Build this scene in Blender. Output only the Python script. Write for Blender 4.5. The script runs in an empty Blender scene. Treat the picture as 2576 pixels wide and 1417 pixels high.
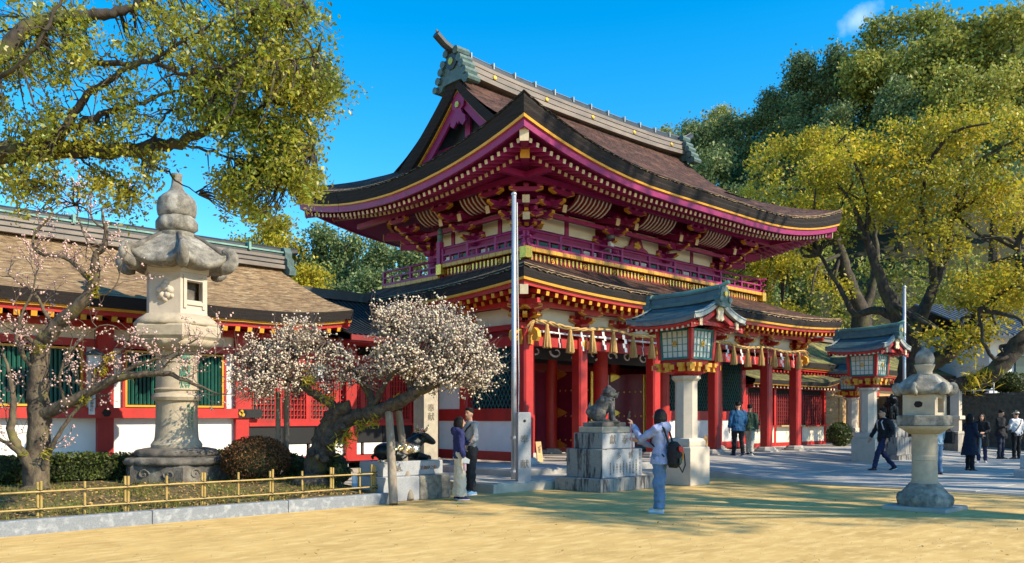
import bpy, math, random
import numpy as np
from mathutils import Vector, Matrix, Quaternion, noise as mnoise

random.seed(7)
RNG = np.random.default_rng(7)
SC = bpy.context.scene
COL = SC.collection
rad = math.radians

# ------------------------------------------------------------------ camera
# World axes follow the gate: x runs along its front, y goes back through it,
# the front left column of the gate stands on the origin.
CAM = Vector((-14.58, -15.10, 1.48))
FWD = Vector((0.683, 0.7304, 0.0)).normalized()
RGT = Vector((FWD.y, -FWD.x, 0.0))
FPX, CX, HY = 2070.0, 1288.0, 1052.0          # focal length, centre and horizon in a 2576 wide frame


def at(xd, dist, z=0.0):
    """point at distance dist along the view, seen at column xd"""
    p = CAM + FWD * dist + RGT * ((xd - CX) / FPX * dist)
    return Vector((p.x, p.y, z))


def gd(xd, yd, z=0.0):
    """point of the level z seen at (xd, yd)"""
    return at(xd, (CAM.z - z) * FPX / (yd - HY), z)


def sp(xd, yd, dist):
    return at(xd, dist, CAM.z + (HY - yd) * dist / FPX)


cam_data = bpy.data.cameras.new('camera')
cam = bpy.data.objects.new('camera', cam_data)
COL.objects.link(cam)
cam.location = CAM
cam.rotation_euler = (math.pi / 2, 0, math.atan2(FWD.y, FWD.x) - math.pi / 2)
cam_data.sensor_width = 36
cam_data.lens = 36 * FPX / 2576
cam_data.shift_y = (HY - 708.5) / 2576
cam_data.clip_end = 2000
SC.camera = cam

# ------------------------------------------------------------------ light
SUN_EL = rad(35)
SUN_AZ = math.atan2(0.36, -0.93)               # from +y towards +x
SUN = Vector((math.sin(SUN_AZ) * math.cos(SUN_EL), math.cos(SUN_AZ) * math.cos(SUN_EL), math.sin(SUN_EL)))
world = bpy.data.worlds.new('World')
SC.world = world
world.use_nodes = True
wn = world.node_tree
wn.nodes.clear()
w_out = wn.nodes.new('ShaderNodeOutputWorld')
w_bg = wn.nodes.new('ShaderNodeBackground')
w_sky = wn.nodes.new('ShaderNodeTexSky')
w_sky.sky_type = 'NISHITA'
w_sky.sun_disc = False
w_sky.sun_elevation = SUN_EL
w_sky.sun_rotation = SUN_AZ
w_sky.altitude = 100
w_sky.air_density = 1.0
w_sky.dust_density = 0.25
w_sky.ozone_density = 2.2
w_hs = wn.nodes.new('ShaderNodeHueSaturation')
w_hs.inputs['Saturation'].default_value = 1.50
w_hs.inputs['Hue'].default_value = 0.492
w_hs.inputs['Value'].default_value = 1.0
w_bg.inputs['Strength'].default_value = 0.15
wn.links.new(w_sky.outputs[0], w_hs.inputs['Color'])
# one thin wisp of cloud high over the hill
w_tc = wn.nodes.new('ShaderNodeTexCoord')
w_sub = wn.nodes.new('ShaderNodeVectorMath'); w_sub.operation = 'SUBTRACT'
_cd = (sp(2163, 42, 100.0) - CAM).normalized()
w_sub.inputs[1].default_value = _cd
w_map = wn.nodes.new('ShaderNodeMapping')
w_map.vector_type = 'TEXTURE'
# wisp runs up to the right: long axis along (right + up)
_ax = (RGT * 0.80 + Vector((0, 0, 0.60))).normalized()
_rot = Vector((1, 0, 0)).rotation_difference(_ax)
w_map.inputs['Rotation'].default_value = _rot.to_euler()
w_map.inputs['Scale'].default_value = (0.046, 0.011, 0.011)
w_len = wn.nodes.new('ShaderNodeVectorMath'); w_len.operation = 'LENGTH'
w_noise = wn.nodes.new('ShaderNodeTexNoise')
w_noise.inputs['Scale'].default_value = 70
w_noise.inputs['Detail'].default_value = 6
w_ma = wn.nodes.new('ShaderNodeMath'); w_ma.operation = 'MULTIPLY_ADD'
w_ma.inputs[1].default_value = 1.6
w_mr = wn.nodes.new('ShaderNodeMapRange')
w_mr.inputs['From Min'].default_value = 2.05
w_mr.inputs['From Max'].default_value = 0.9
w_mr.inputs['To Min'].default_value = 0.0
w_mr.inputs['To Max'].default_value = 0.24
w_mix = wn.nodes.new('ShaderNodeMix'); w_mix.data_type = 'RGBA'
w_mix.inputs['B'].default_value = (7.0, 7.4, 7.8, 1)
wn.links.new(w_tc.outputs['Generated'], w_sub.inputs[0])
wn.links.new(w_sub.outputs[0], w_map.inputs['Vector'])
wn.links.new(w_map.outputs[0], w_len.inputs[0])
wn.links.new(w_tc.outputs['Generated'], w_noise.inputs['Vector'])
wn.links.new(w_noise.outputs['Fac'], w_ma.inputs[0])
wn.links.new(w_len.outputs['Value'], w_ma.inputs[2])
wn.links.new(w_ma.outputs[0], w_mr.inputs['Value'])
wn.links.new(w_mr.outputs[0], w_mix.inputs['Factor'])
wn.links.new(w_hs.outputs[0], w_mix.inputs['A'])
wn.links.new(w_mix.outputs['Result'], w_bg.inputs['Color'])
wn.links.new(w_bg.outputs[0], w_out.inputs['Surface'])

sun_data = bpy.data.lights.new('sun', 'SUN')
sun_data.energy = 4.0
sun_data.angle = rad(0.55)
sun_data.color = (1.0, 0.86, 0.64)
sun = bpy.data.objects.new('sun', sun_data)
COL.objects.link(sun)
sun.rotation_euler = (-SUN).to_track_quat('-Z', 'Y').to_euler()

SC.view_settings.view_transform = 'Standard'
SC.view_settings.look = 'None'
SC.view_settings.gamma = 1
SC.view_settings.use_curve_mapping = False
SC.view_settings.exposure = 0.95
SC.render.engine = 'CYCLES'
SC.cycles.max_bounces = 6
SC.cycles.transparent_max_bounces = 6
SC.cycles.use_denoising = True
SC.cycles.sample_clamp_indirect = 6.0

# ------------------------------------------------------------------ materials
MATS = {}


def mat(name, c1, c2=None, scale=6.0, rough=0.6, bump=0.0, bscale=40.0, metal=0.0, stretch=(1, 1, 1),
        obvar=0.0, spec=0.4, lo=0.35, hi=0.65, c3=None, s3=1.2, lo3=0.55, hi3=0.7, st3=(1, 1, 1),
        transl=0.0, island=0.0, emit=0.0, hue=0.0, coat=0.0):
    m = bpy.data.materials.new(name)
    m.use_nodes = True
    nt = m.node_tree
    nd, lk = nt.nodes, nt.links
    bsdf = nd['Principled BSDF']
    out = nd['Material Output']
    geo = nd.new('ShaderNodeNewGeometry')
    col = None
    base = nd.new('ShaderNodeRGB'); base.outputs[0].default_value = (*c1, 1)
    col = base.outputs[0]

    def field(sc, st, a, b, det=7):
        mp = nd.new('ShaderNodeMapping')
        mp.inputs['Scale'].default_value = st
        lk.new(geo.outputs['Position'], mp.inputs['Vector'])
        nz = nd.new('ShaderNodeTexNoise')
        nz.inputs['Scale'].default_value = sc
        nz.inputs['Detail'].default_value = det
        nz.inputs['Roughness'].default_value = 0.62
        lk.new(mp.outputs[0], nz.inputs['Vector'])
        mr = nd.new('ShaderNodeMapRange')
        mr.inputs['From Min'].default_value = a
        mr.inputs['From Max'].default_value = b
        lk.new(nz.outputs['Fac'], mr.inputs['Value'])
        return mr.outputs[0]

    def mixc(f, a, b):
        mx = nd.new('ShaderNodeMix'); mx.data_type = 'RGBA'
        lk.new(f, mx.inputs['Factor'])
        lk.new(a, mx.inputs['A'])
        if isinstance(b, tuple):
            mx.inputs['B'].default_value = (*b, 1)
        else:
            lk.new(b, mx.inputs['B'])
        return mx.outputs['Result']
    if c2 is not None:
        col = mixc(field(scale, stretch, lo, hi), col, c2)
    if c3 is not None:
        col = mixc(field(s3, st3, lo3, hi3), col, c3)
    if obvar or island or hue:
        hs = nd.new('ShaderNodeHueSaturation')
        src = geo.outputs['Random Per Island'] if island else None
        if src is None:
            oi = nd.new('ShaderNodeObjectInfo')
            src = oi.outputs['Random']
        amt = island or obvar
        mr = nd.new('ShaderNodeMapRange')
        mr.inputs['To Min'].default_value = 1 - amt
        mr.inputs['To Max'].default_value = 1 + amt
        lk.new(src, mr.inputs['Value'])
        lk.new(mr.outputs[0], hs.inputs['Value'])
        if hue:
            wv = nd.new('ShaderNodeMath'); wv.operation = 'MULTIPLY'; wv.inputs[1].default_value = 7.31
            fr = nd.new('ShaderNodeMath'); fr.operation = 'FRACT'
            m2 = nd.new('ShaderNodeMapRange')
            m2.inputs['To Min'].default_value = 0.5 - hue
            m2.inputs['To Max'].default_value = 0.5 + hue
            lk.new(src, wv.inputs[0]); lk.new(wv.outputs[0], fr.inputs[0]); lk.new(fr.outputs[0], m2.inputs['Value'])
            lk.new(m2.outputs[0], hs.inputs['Hue'])
        lk.new(col, hs.inputs['Color'])
        col = hs.outputs[0]
    lk.new(col, bsdf.inputs['Base Color'])
    bsdf.inputs['Roughness'].default_value = rough
    bsdf.inputs['Metallic'].default_value = metal
    bsdf.inputs['Specular IOR Level'].default_value = spec
    if coat:
        bsdf.inputs['Coat Weight'].default_value = coat
    if bump:
        f = field(bscale, stretch, 0.0, 1.0, 5)
        bp = nd.new('ShaderNodeBump')
        bp.inputs['Strength'].default_value = min(1.0, bump)
        bp.inputs['Distance'].default_value = 0.02 if bscale > 20 else 0.06
        lk.new(f, bp.inputs['Height'])
        lk.new(bp.outputs[0], bsdf.inputs['Normal'])
    if transl:
        tr = nd.new('ShaderNodeBsdfTranslucent')
        lk.new(col, tr.inputs['Color'])
        ms = nd.new('ShaderNodeMixShader')
        ms.inputs[0].default_value = transl
        lk.new(bsdf.outputs[0], ms.inputs[1]); lk.new(tr.outputs[0], ms.inputs[2])
        lk.new(ms.outputs[0], out.inputs['Surface'])
    if emit:
        lk.new(col, bsdf.inputs['Emission Color'])
        bsdf.inputs['Emission Strength'].default_value = emit
    MATS[name] = m
    return m


mat('vermilion', (0.46, 0.028, 0.022), (0.37, 0.020, 0.018), 3, 0.45, 0.10, 60, obvar=0.12, c3=(0.27, 0.024, 0.022), s3=1.3, lo3=0.52, hi3=0.74, st3=(2, 2, .6))
mat('red_shade_tint', (0.31, 0.013, 0.115), (0.24, 0.010, 0.095), 3, 0.5, 0.10, 60, obvar=0.12, c3=(0.20, 0.014, 0.07), s3=1.3, lo3=0.52, hi3=0.74)  # red shifted to purple: blue skylight shade put into the upper storey colour
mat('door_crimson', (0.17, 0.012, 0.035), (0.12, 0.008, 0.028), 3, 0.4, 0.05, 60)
mat('dark_red', (0.22, 0.012, 0.012), (0.16, 0.010, 0.012), 3, 0.5, 0.05, 60, obvar=0.1)
mat('gold_paint', (0.66, 0.33, 0.035), (0.56, 0.27, 0.025), 5, 0.42, 0.04, 50, obvar=0.10)
mat('gold_metal', (0.82, 0.52, 0.10), (0.62, 0.36, 0.05), 12, 0.35, 0.15, 60, metal=0.75, obvar=0.08)
mat('cream_paint', (0.74, 0.60, 0.40), (0.62, 0.48, 0.30), 8, 0.6, 0, obvar=0.12)
mat('plaster', (0.78, 0.77, 0.73), (0.70, 0.69, 0.66), 1.3, 0.85, 0.05, 70, c3=(0.60, 0.57, 0.52), s3=2.2, lo3=0.58, hi3=0.85)
mat('cream_plaster', (0.74, 0.68, 0.55), (0.66, 0.60, 0.47), 1.5, 0.85, 0.05, 70)
mat('black_paint', (0.012, 0.012, 0.013), None, 5, 0.45)
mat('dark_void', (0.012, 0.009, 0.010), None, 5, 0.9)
mat('green_slat', (0.018, 0.105, 0.080), (0.012, 0.075, 0.060), 4, 0.5, 0.04, 60, obvar=0.12)
mat('teal_lattice', (0.020, 0.16, 0.14), (0.012, 0.11, 0.11), 5, 0.5, obvar=0.06)
mat('bark_roof', (0.090, 0.038, 0.026), (0.018, 0.012, 0.012), 9, 0.95, 1.0, 14, stretch=(1, 0.5, 1), lo=.42, hi=.60, c3=(0.165, 0.085, 0.056), s3=2.2, lo3=0.50, hi3=0.74, st3=(.6, 1.5, 1))
mat('bark_roof_tan', (0.29, 0.19, 0.095), (0.12, 0.072, 0.038), 9, 0.95, 1.0, 14, stretch=(0.5, 1.2, 1), lo=.42, hi=.62, c3=(0.44, 0.33, 0.19), s3=7, lo3=0.52, hi3=0.68, st3=(.5, 1.6, 1))
mat('bark_roof_moss', (0.12, 0.11, 0.05), (0.05, 0.045, 0.025), 10, 0.95, 1.0, 30, c3=(0.26, 0.26, 0.06), s3=2.0, lo3=0.45, hi3=0.65)
mat('bark_edge', (0.030, 0.022, 0.019), (0.014, 0.011, 0.011), 3, 0.9, 0.8, 26, stretch=(0.4, 0.4, 14))
mat('copper_dark', (0.055, 0.060, 0.062), (0.035, 0.042, 0.046), 3, 0.42, 0.1, 30, metal=0.35, c3=(0.10, 0.17, 0.15), s3=3, lo3=0.58, hi3=0.8)
mat('copper_green', (0.17, 0.34, 0.28), (0.09, 0.20, 0.18), 5, 0.55, 0.1, 40, metal=0.15)
mat('verdigris', (0.11, 0.17, 0.155), (0.06, 0.10, 0.10), 7, 0.55, 0.25, 40, metal=0.2)
mat('ridge_board', (0.24, 0.195, 0.155), (0.13, 0.11, 0.095), 3, 0.55, 0.1, 40, stretch=(0.3, 1, 1))
mat('blue_tile', (0.085, 0.150, 0.170), (0.055, 0.100, 0.125), 4, 0.38, 0.15, 40, metal=0.35, obvar=0.22)
mat('tile_edge', (0.42, 0.43, 0.40), (0.30, 0.33, 0.33), 6, 0.45, 0.05, 40)
mat('granite', (0.36, 0.37, 0.385), (0.25, 0.26, 0.28), 55, 0.75, 0.25, 70, c3=(0.46, 0.46, 0.45), s3=2.0, lo3=0.5, hi3=0.8)
mat('granite_kerb', (0.235, 0.255, 0.28), (0.16, 0.18, 0.205), 70, 0.72, 0.2, 80, c3=(0.40, 0.42, 0.43), s3=9.0, lo3=0.5, hi3=0.75)
mat('stone_cream', (0.45, 0.385, 0.285), (0.37, 0.315, 0.235), 9, 0.85, 0.35, 55, c3=(0.26, 0.225, 0.175), s3=1.9, lo3=0.56, hi3=0.8)
mat('stone_pale', (0.54, 0.47, 0.385), (0.47, 0.41, 0.335), 5, 0.8, 0.2, 60, c3=(0.38, 0.335, 0.285), s3=1.5, lo3=0.55, hi3=0.85)
mat('stone_dark', (0.150, 0.135, 0.115), (0.065, 0.060, 0.056), 6, 0.9, 0.6, 40, c3=(0.27, 0.25, 0.21), s3=2.4, lo3=0.52, hi3=0.7)
mat('stone_lichen', (0.265, 0.245, 0.20), (0.115, 0.108, 0.095), 9, 0.92, 0.7, 45, c3=(0.40, 0.38, 0.33), s3=3.5, lo3=0.5, hi3=0.68)
mat('stone_streak', (0.30, 0.29, 0.27), (0.22, 0.215, 0.20), 30, 0.85, 0.35, 55, c3=(0.050, 0.042, 0.044), s3=2.6, lo3=0.50, hi3=0.60, st3=(3.2, 3.2, 0.55))
mat('stone_statue', (0.125, 0.115, 0.105), (0.06, 0.056, 0.054), 14, 0.85, 0.6, 60, c3=(0.26, 0.235, 0.20), s3=5, lo3=0.52, hi3=0.7)
mat('stone_paving', (0.44, 0.415, 0.37), (0.35, 0.33, 0.30), 3.0, 0.8, 0.15, 60, obvar=0.10, c3=(0.27, 0.265, 0.25), s3=0.8, lo3=0.5, hi3=0.8)
mat('stone_warm', (0.50, 0.46, 0.38), (0.40, 0.37, 0.31), 3.0, 0.82, 0.15, 60, obvar=0.10, c3=(0.30, 0.28, 0.25), s3=1.0, lo3=0.5, hi3=0.8)
mat('engraved', (0.15, 0.125, 0.095), (0.19, 0.16, 0.125), 20, 0.9)
mat('engraved_green', (0.06, 0.22, 0.15), (0.10, 0.26, 0.19), 20, 0.9)
mat('engraved_red', (0.22, 0.09, 0.06), (0.16, 0.08, 0.06), 20, 0.9)
mat('wood_new', (0.52, 0.34, 0.16), (0.42, 0.26, 0.115), 5, 0.65, 0.15, 40, stretch=(0.4, 1, 6), obvar=0.12)
mat('wood_grey', (0.30, 0.25, 0.19), (0.17, 0.14, 0.105), 10, 0.85, 0.5, 40, stretch=(1, 1, 0.2))
mat('straw', (0.58, 0.38, 0.145), (0.42, 0.26, 0.09), 30, 0.8, 0.5, 90, stretch=(3, 3, 0.3))
mat('paper_white', (0.82, 0.82, 0.80), None, 5, 0.8, transl=0.25)
mat('lantern_paper', (0.80, 0.80, 0.76), (0.74, 0.74, 0.70), 2, 0.7, transl=0.2)
mat('bamboo', (0.42, 0.285, 0.095), (0.31, 0.215, 0.06), 9, 0.42, 0.05, 60, c3=(0.30, 0.27, 0.06), s3=5, lo3=0.55, hi3=0.75)
mat('black_cord', (0.02, 0.018, 0.016), None, 5, 0.8)
mat('steel', (0.50, 0.52, 0.54), (0.42, 0.44, 0.47), 2, 0.42, metal=0.55)
mat('soil', (0.16, 0.115, 0.05), (0.085, 0.070, 0.028), 7, 0.95, 0.8, 30, c3=(0.13, 0.15, 0.03), s3=1.6, lo3=0.5, hi3=0.7)
mat('litter', (0.26, 0.15, 0.055), (0.36, 0.24, 0.08), 4, 0.9, island=0.45)
mat('grass', (0.10, 0.13, 0.02), (0.17, 0.17, 0.03), 2, 0.8, island=0.3, transl=0.25)
mat('camphor_bark', (0.075, 0.060, 0.045), (0.028, 0.023, 0.019), 9, 0.95, 0.9, 22, stretch=(1, 1, 0.4), c3=(0.11, 0.11, 0.035), s3=1.6, lo3=0.52, hi3=0.7)
mat('plum_bark', (0.16, 0.125, 0.085), (0.055, 0.042, 0.032), 12, 0.95, 1.0, 24, stretch=(1, 1, 0.5), c3=(0.17, 0.155, 0.05), s3=2.6, lo3=0.54, hi3=0.7)
mat('plum_bark_dark', (0.12, 0.10, 0.08), (0.035, 0.030, 0.027), 10, 0.95, 1.0, 18, c3=(0.15, 0.14, 0.03), s3=2.6, lo3=0.56, hi3=0.7)
mat('twig', (0.17, 0.13, 0.10), (0.09, 0.07, 0.055), 6, 0.9)
mat('blossom', (0.88, 0.78, 0.63), None, 3, 0.7, island=0.10, hue=0.012, transl=0.3)
mat('blossom_pink', (0.84, 0.60, 0.55), None, 3, 0.7, island=0.12, hue=0.015, transl=0.3)
mat('blossom_deep', (0.62, 0.10, 0.24), None, 3, 0.7, island=0.25, transl=0.3)
mat('leaf_near', (0.40, 0.36, 0.026), (0.16, 0.21, 0.022), 0.9, 0.42, island=0.36, hue=0.030, transl=0.42, spec=0.5)
mat('leaf_gold', (0.60, 0.475, 0.030), (0.27, 0.27, 0.028), 0.35, 0.5, island=0.38, hue=0.025, transl=0.45)
mat('leaf_olive', (0.38, 0.37, 0.060), (0.20, 0.24, 0.052), 0.16, 0.55, island=0.33, hue=0.025, transl=0.36)
mat('leaf_deep', (0.19, 0.25, 0.085), (0.12, 0.18, 0.075), 0.12, 0.55, island=0.34, hue=0.025, transl=0.3, c3=(0.30, 0.28, 0.05), s3=0.10, lo3=0.56, hi3=0.7)
mat('leaf_shrub', (0.075, 0.10, 0.018), (0.035, 0.06, 0.012), 3, 0.5, island=0.4, transl=0.2)
mat('leaf_rust', (0.150, 0.068, 0.020), (0.085, 0.040, 0.014), 4, 0.7, island=0.4, hue=0.02, transl=0.15)
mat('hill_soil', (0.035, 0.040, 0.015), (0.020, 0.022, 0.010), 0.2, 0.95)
mat('bronze_dark', (0.020, 0.024, 0.026), (0.012, 0.014, 0.015), 12, 0.38, 0.2, 40, metal=0.6)
mat('bronze_worn', (0.62, 0.36, 0.10), (0.66, 0.60, 0.52), 4, 0.22, 0.1, 40, metal=0.9)
mat('skin', (0.55, 0.31, 0.20), (0.50, 0.27, 0.17), 20, 0.55)
mat('hair', (0.008, 0.007, 0.008), (0.016, 0.014, 0.014), 60, 0.55, 0.3, 120, spec=.15)
for _n, _c in dict(navy=(0.020, 0.025, 0.110), cream=(0.66, 0.58, 0.44), grey_marl=(0.36, 0.36, 0.37), charcoal=(0.030, 0.030, 0.034),
                   black=(0.011, 0.011, 0.013), lavender=(0.27, 0.32, 0.50), denim=(0.10, 0.19, 0.33), denim_dark=(0.016, 0.022, 0.075),
                   teal_blue=(0.012, 0.085, 0.20), moss=(0.06, 0.10, 0.055), beige=(0.52, 0.47, 0.38), coat_navy=(0.008, 0.016, 0.040),
                   sky_jacket=(0.26, 0.40, 0.52), white_knit=(0.66, 0.66, 0.68), red=(0.62, 0.05, 0.03), pale_blue=(0.38, 0.52, 0.68),
                   pink=(0.72, 0.45, 0.50), orange=(0.72, 0.26, 0.03), skyblue=(0.22, 0.42, 0.62), shoe_white=(0.68, 0.68, 0.66)).items():
    mat(_n, _c, tuple(v * 0.78 for v in _c), 7, 0.85, 0.12, 90)
mat('white_glass', (0.75, 0.76, 0.77), None, 3, 0.3)
mat('window_dark', (0.02, 0.05, 0.055), None, 3, 0.15)
mat('tile_grey', (0.17, 0.19, 0.215), (0.11, 0.125, 0.15), 8, 0.5, 0.3, 30)
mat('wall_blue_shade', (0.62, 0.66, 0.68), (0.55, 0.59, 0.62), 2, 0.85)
mat('stone_wall', (0.115, 0.125, 0.115), (0.055, 0.065, 0.060), 6, 0.9, 0.7, 25, obvar=0.25)


def sand_material():
    m = mat('sand', (0.63, 0.42, 0.145), (0.50, 0.325, 0.105), 1.4, 0.95, 0.5, 70, lo=.36, hi=.64, c3=(0.72, 0.52, 0.21), s3=4.5, lo3=0.47, hi3=0.70, st3=(.55, 1.5, 1))
    return m


sand_material()

# ------------------------------------------------------------------ mesh builder


class MB:
    def __init__(self):
        self.v, self.f, self.m = [], [], []

    def add(self, vs, fs, mi=0):
        b = len(self.v)
        self.v.extend([tuple(p) for p in vs])
        self.f.extend([tuple(i + b for i in q) for q in fs])
        self.m.extend([mi] * len(fs))
        return self

    def box(self, c, s, rz=0.0, mi=0, ch=0.0, mtx=None):
        hx, hy, hz = s[0] / 2, s[1] / 2, s[2] / 2
        if ch <= 0:
            vs = [(-hx, -hy, -hz), (hx, -hy, -hz), (hx, hy, -hz), (-hx, hy, -hz), (-hx, -hy, hz), (hx, -hy, hz), (hx, hy, hz), (-hx, hy, hz)]
            fs = [(0, 3, 2, 1), (4, 5, 6, 7), (0, 1, 5, 4), (1, 2, 6, 5), (2, 3, 7, 6), (3, 0, 4, 7)]
        else:
            k = min(ch, hx * .9, hy * .9, hz * .9)
            vs = []
            for z, i in ((-hz, 1), (-hz + k, 0), (hz - k, 0), (hz, 1)):
                a, b2 = (hx - k, hy - k) if i else (hx, hy)
                for sx, sy in ((-1, -1), (1, -1), (1, 1), (-1, 1)):
                    if i:
                        vs.append((sx * a, sy * b2, z))
                    else:
                        vs.append((sx * a, sy * b2, z))
            # vertical edges stay square, top and bottom are chamfered
            fs = [(3, 2, 1, 0), (12, 13, 14, 15)]
            for r in range(3):
                for q in range(4):
                    n = (q + 1) % 4
                    fs.append((r * 4 + q, r * 4 + n, r * 4 + 4 + n, r * 4 + 4 + q))
        if mtx is not None:
            vs = [mtx @ Vector(p) for p in vs]
        else:
            cr, sr = math.cos(rz), math.sin(rz)
            vs = [(c[0] + x * cr - y * sr, c[1] + x * sr + y * cr, c[2] + z) for x, y, z in vs]
        return self.add(vs, fs, mi)

    def b2(self, x0, x1, y0, y1, z0, z1, mi=0, ch=0.0):
        return self.box(((x0 + x1) / 2, (y0 + y1) / 2, (z0 + z1) / 2), (abs(x1 - x0), abs(y1 - y0), abs(z1 - z0)), 0, mi, ch)

    def beam(self, p0, p1, w, h, mi=0, up=(0, 0, 1)):
        p0, p1 = Vector(p0), Vector(p1)
        d = (p1 - p0)
        L = d.length
        d = d / L
        up = Vector(up)
        s = d.cross(up)
        if s.length < 1e-4:
            s = d.cross(Vector((1, 0, 0)))
        s.normalize()
        t = s.cross(d)
        mt = Matrix(((d.x, s.x, t.x, (p0.x + p1.x) / 2), (d.y, s.y, t.y, (p0.y + p1.y) / 2), (d.z, s.z, t.z, (p0.z + p1.z) / 2), (0, 0, 0, 1)))
        return self.box((0, 0, 0), (L, w, h), 0, mi, 0, mt)

    def tube(self, pts, rs, n=8, mi=0, cap=True, jit=0.0, rot=0.0, flat=1.0, flat_axis=None):
        pts = [Vector(p) for p in pts]
        if not hasattr(rs, '__len__'):
            rs = [rs] * len(pts)
        vs, fs = [], []
        ref = None
        for i, p in enumerate(pts):
            d = (pts[min(i + 1, len(pts) - 1)] - pts[max(i - 1, 0)])
            d = d.normalized() if d.length > 1e-9 else Vector((0, 0, 1))
            if ref is None:
                ref = Vector((1, 0, 0)) if abs(d.x) < 0.8 else Vector((0, 1, 0))
                if flat_axis is not None:
                    ref = Vector(flat_axis)
            a = ref - d * ref.dot(d)
            a = a.normalized() if a.length > 1e-6 else d.orthogonal().normalized()
            ref = a
            b = d.cross(a)
            for k in range(n):
                t = 2 * math.pi * k / n + rot
                r = rs[i] * (1 + (random.uniform(-jit, jit) if jit else 0))
                vs.append(p + a * (math.cos(t) * r) + b * (math.sin(t) * r * flat))
        for i in range(len(pts) - 1):
            for k in range(n):
                k2 = (k + 1) % n
                fs.append((i * n + k, i * n + k2, (i + 1) * n + k2, (i + 1) * n + k))
        if cap:
            fs.append(tuple(range(n - 1, -1, -1)))
            fs.append(tuple(range((len(pts) - 1) * n, len(pts) * n)))
        return self.add(vs, fs, mi)

    def lathe(self, prof, n=24, c=(0, 0, 0), mi=0, rot=0.0, sx=1.0, sy=1.0, fn=None):
        """prof: (radius, z) pairs; n sides. fn(theta, i) -> radius factor"""
        vs, fs = [], []
        for i, (r, z) in enumerate(prof):
            for k in range(n):
                t = 2 * math.pi * k / n + rot
                rr = r * (fn(t, i) if fn else 1)
                vs.append((c[0] + math.cos(t) * rr * sx, c[1] + math.sin(t) * rr * sy, c[2] + z))
        for i in range(len(prof) - 1):
            for k in range(n):
                k2 = (k + 1) % n
                fs.append((i * n + k, i * n + k2, (i + 1) * n + k2, (i + 1) * n + k))
        fs.append(tuple(range(n - 1, -1, -1)))
        fs.append(tuple(range((len(prof) - 1) * n, len(prof) * n)))
        return self.add(vs, fs, mi)

    def prism(self, poly, o, ax, ay, depth, mi=0):
        """polygon in the plane (o, ax, ay), extruded both ways by depth/2"""
        o, ax, ay = Vector(o), Vector(ax), Vector(ay)
        nz = ax.cross(ay).normalized() * (depth / 2)
        n = len(poly)
        vs = [o + ax * x + ay * y - nz for x, y in poly] + [o + ax * x + ay * y + nz for x, y in poly]
        fs = [tuple(range(n - 1, -1, -1)), tuple(range(n, 2 * n))]
        for k in range(n):
            k2 = (k + 1) % n
            fs.append((k, k2, n + k2, n + k))
        return self.add(vs, fs, mi)

    def ball(self, c, r, n=10, m=7, mi=0, mtx=None):
        """ellipsoid; r scalar or triple"""
        if not hasattr(r, '__len__'):
            r = (r, r, r)
        vs = [(0, 0, -1)]
        for i in range(1, m):
            a = math.pi * i / m - math.pi / 2
            for k in range(n):
                t = 2 * math.pi * k / n
                vs.append((math.cos(a) * math.cos(t), math.cos(a) * math.sin(t), math.sin(a)))
        vs.append((0, 0, 1))
        fs = []
        for k in range(n):
            fs.append((0, 1 + (k + 1) % n, 1 + k))
            fs.append((len(vs) - 1, 1 + (m - 2) * n + k, 1 + (m - 2) * n + (k + 1) % n))
        for i in range(m - 2):
            for k in range(n):
                k2 = (k + 1) % n
                fs.append((1 + i * n + k, 1 + i * n + k2, 1 + (i + 1) * n + k2, 1 + (i + 1) * n + k))
        out = []
        for x, y, z in vs:
            p = Vector((x * r[0], y * r[1], z * r[2]))
            if mtx is not None:
                p = mtx @ p
            out.append((p.x + c[0], p.y + c[1], p.z + c[2]))
        return self.add(out, fs, mi)

    def loft(self, rings, mi=0, n=14, cap=True):
        """rings: (cx, cy, cz, rx, ry) level ellipses"""
        vs, fs = [], []
        for cx, cy, cz, rx, ry in rings:
            for k in range(n):
                t = 2 * math.pi * k / n
                vs.append((cx + math.cos(t) * rx, cy + math.sin(t) * ry, cz))
        for i in range(len(rings) - 1):
            for k in range(n):
                k2 = (k + 1) % n
                fs.append((i * n + k, i * n + k2, (i + 1) * n + k2, (i + 1) * n + k))
        if cap:
            fs.append(tuple(range(n - 1, -1, -1)))
            fs.append(tuple(range((len(rings) - 1) * n, len(rings) * n)))
        return self.add(vs, fs, mi)

    def strip(self, a, b, mi=0, close=False):
        """quads between two equally long point rows"""
        n = len(a)
        fs = [(i, i + 1, n + i + 1, n + i) for i in range(n - 1)]
        if close:
            fs.append((n - 1, 0, n, 2 * n - 1))
        return self.add(list(a) + list(b), fs, mi)

    def rows(self, rows, mi=0):
        n = len(rows[0])
        vs = [p for r in rows for p in r]
        fs = []
        for i in range(len(rows) - 1):
            for k in range(n - 1):
                fs.append((i * n + k, i * n + k + 1, (i + 1) * n + k + 1, (i + 1) * n + k))
        return self.add(vs, fs, mi)

    def mesh(self, name, mats, smooth=False):
        me = bpy.data.meshes.new(name)
        me.from_pydata(self.v, [], self.f)
        if isinstance(mats, str):
            mats = [mats]
        for k in mats:
            me.materials.append(MATS[k])
        if len(mats) > 1:
            me.polygons.foreach_set('material_index', self.m)
        if smooth:
            me.polygons.foreach_set('use_smooth', [True] * len(me.polygons))
        me.update()
        return me

    def ob(self, name, mats, parent=None, smooth=False, loc=None, rot=None, auto=None):
        me = self.mesh(name, mats, smooth)
        if auto is not None:
            soft(me, auto)
        return link(name, me, parent, loc, rot)


def soft(me, ang=40):
    """smooth shading with edges sharper than ang kept hard"""
    me.polygons.foreach_set('use_smooth', [True] * len(me.polygons))
    try:
        me.set_sharp_from_angle(angle=rad(ang))
    except Exception:
        pass
    return me


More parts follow.
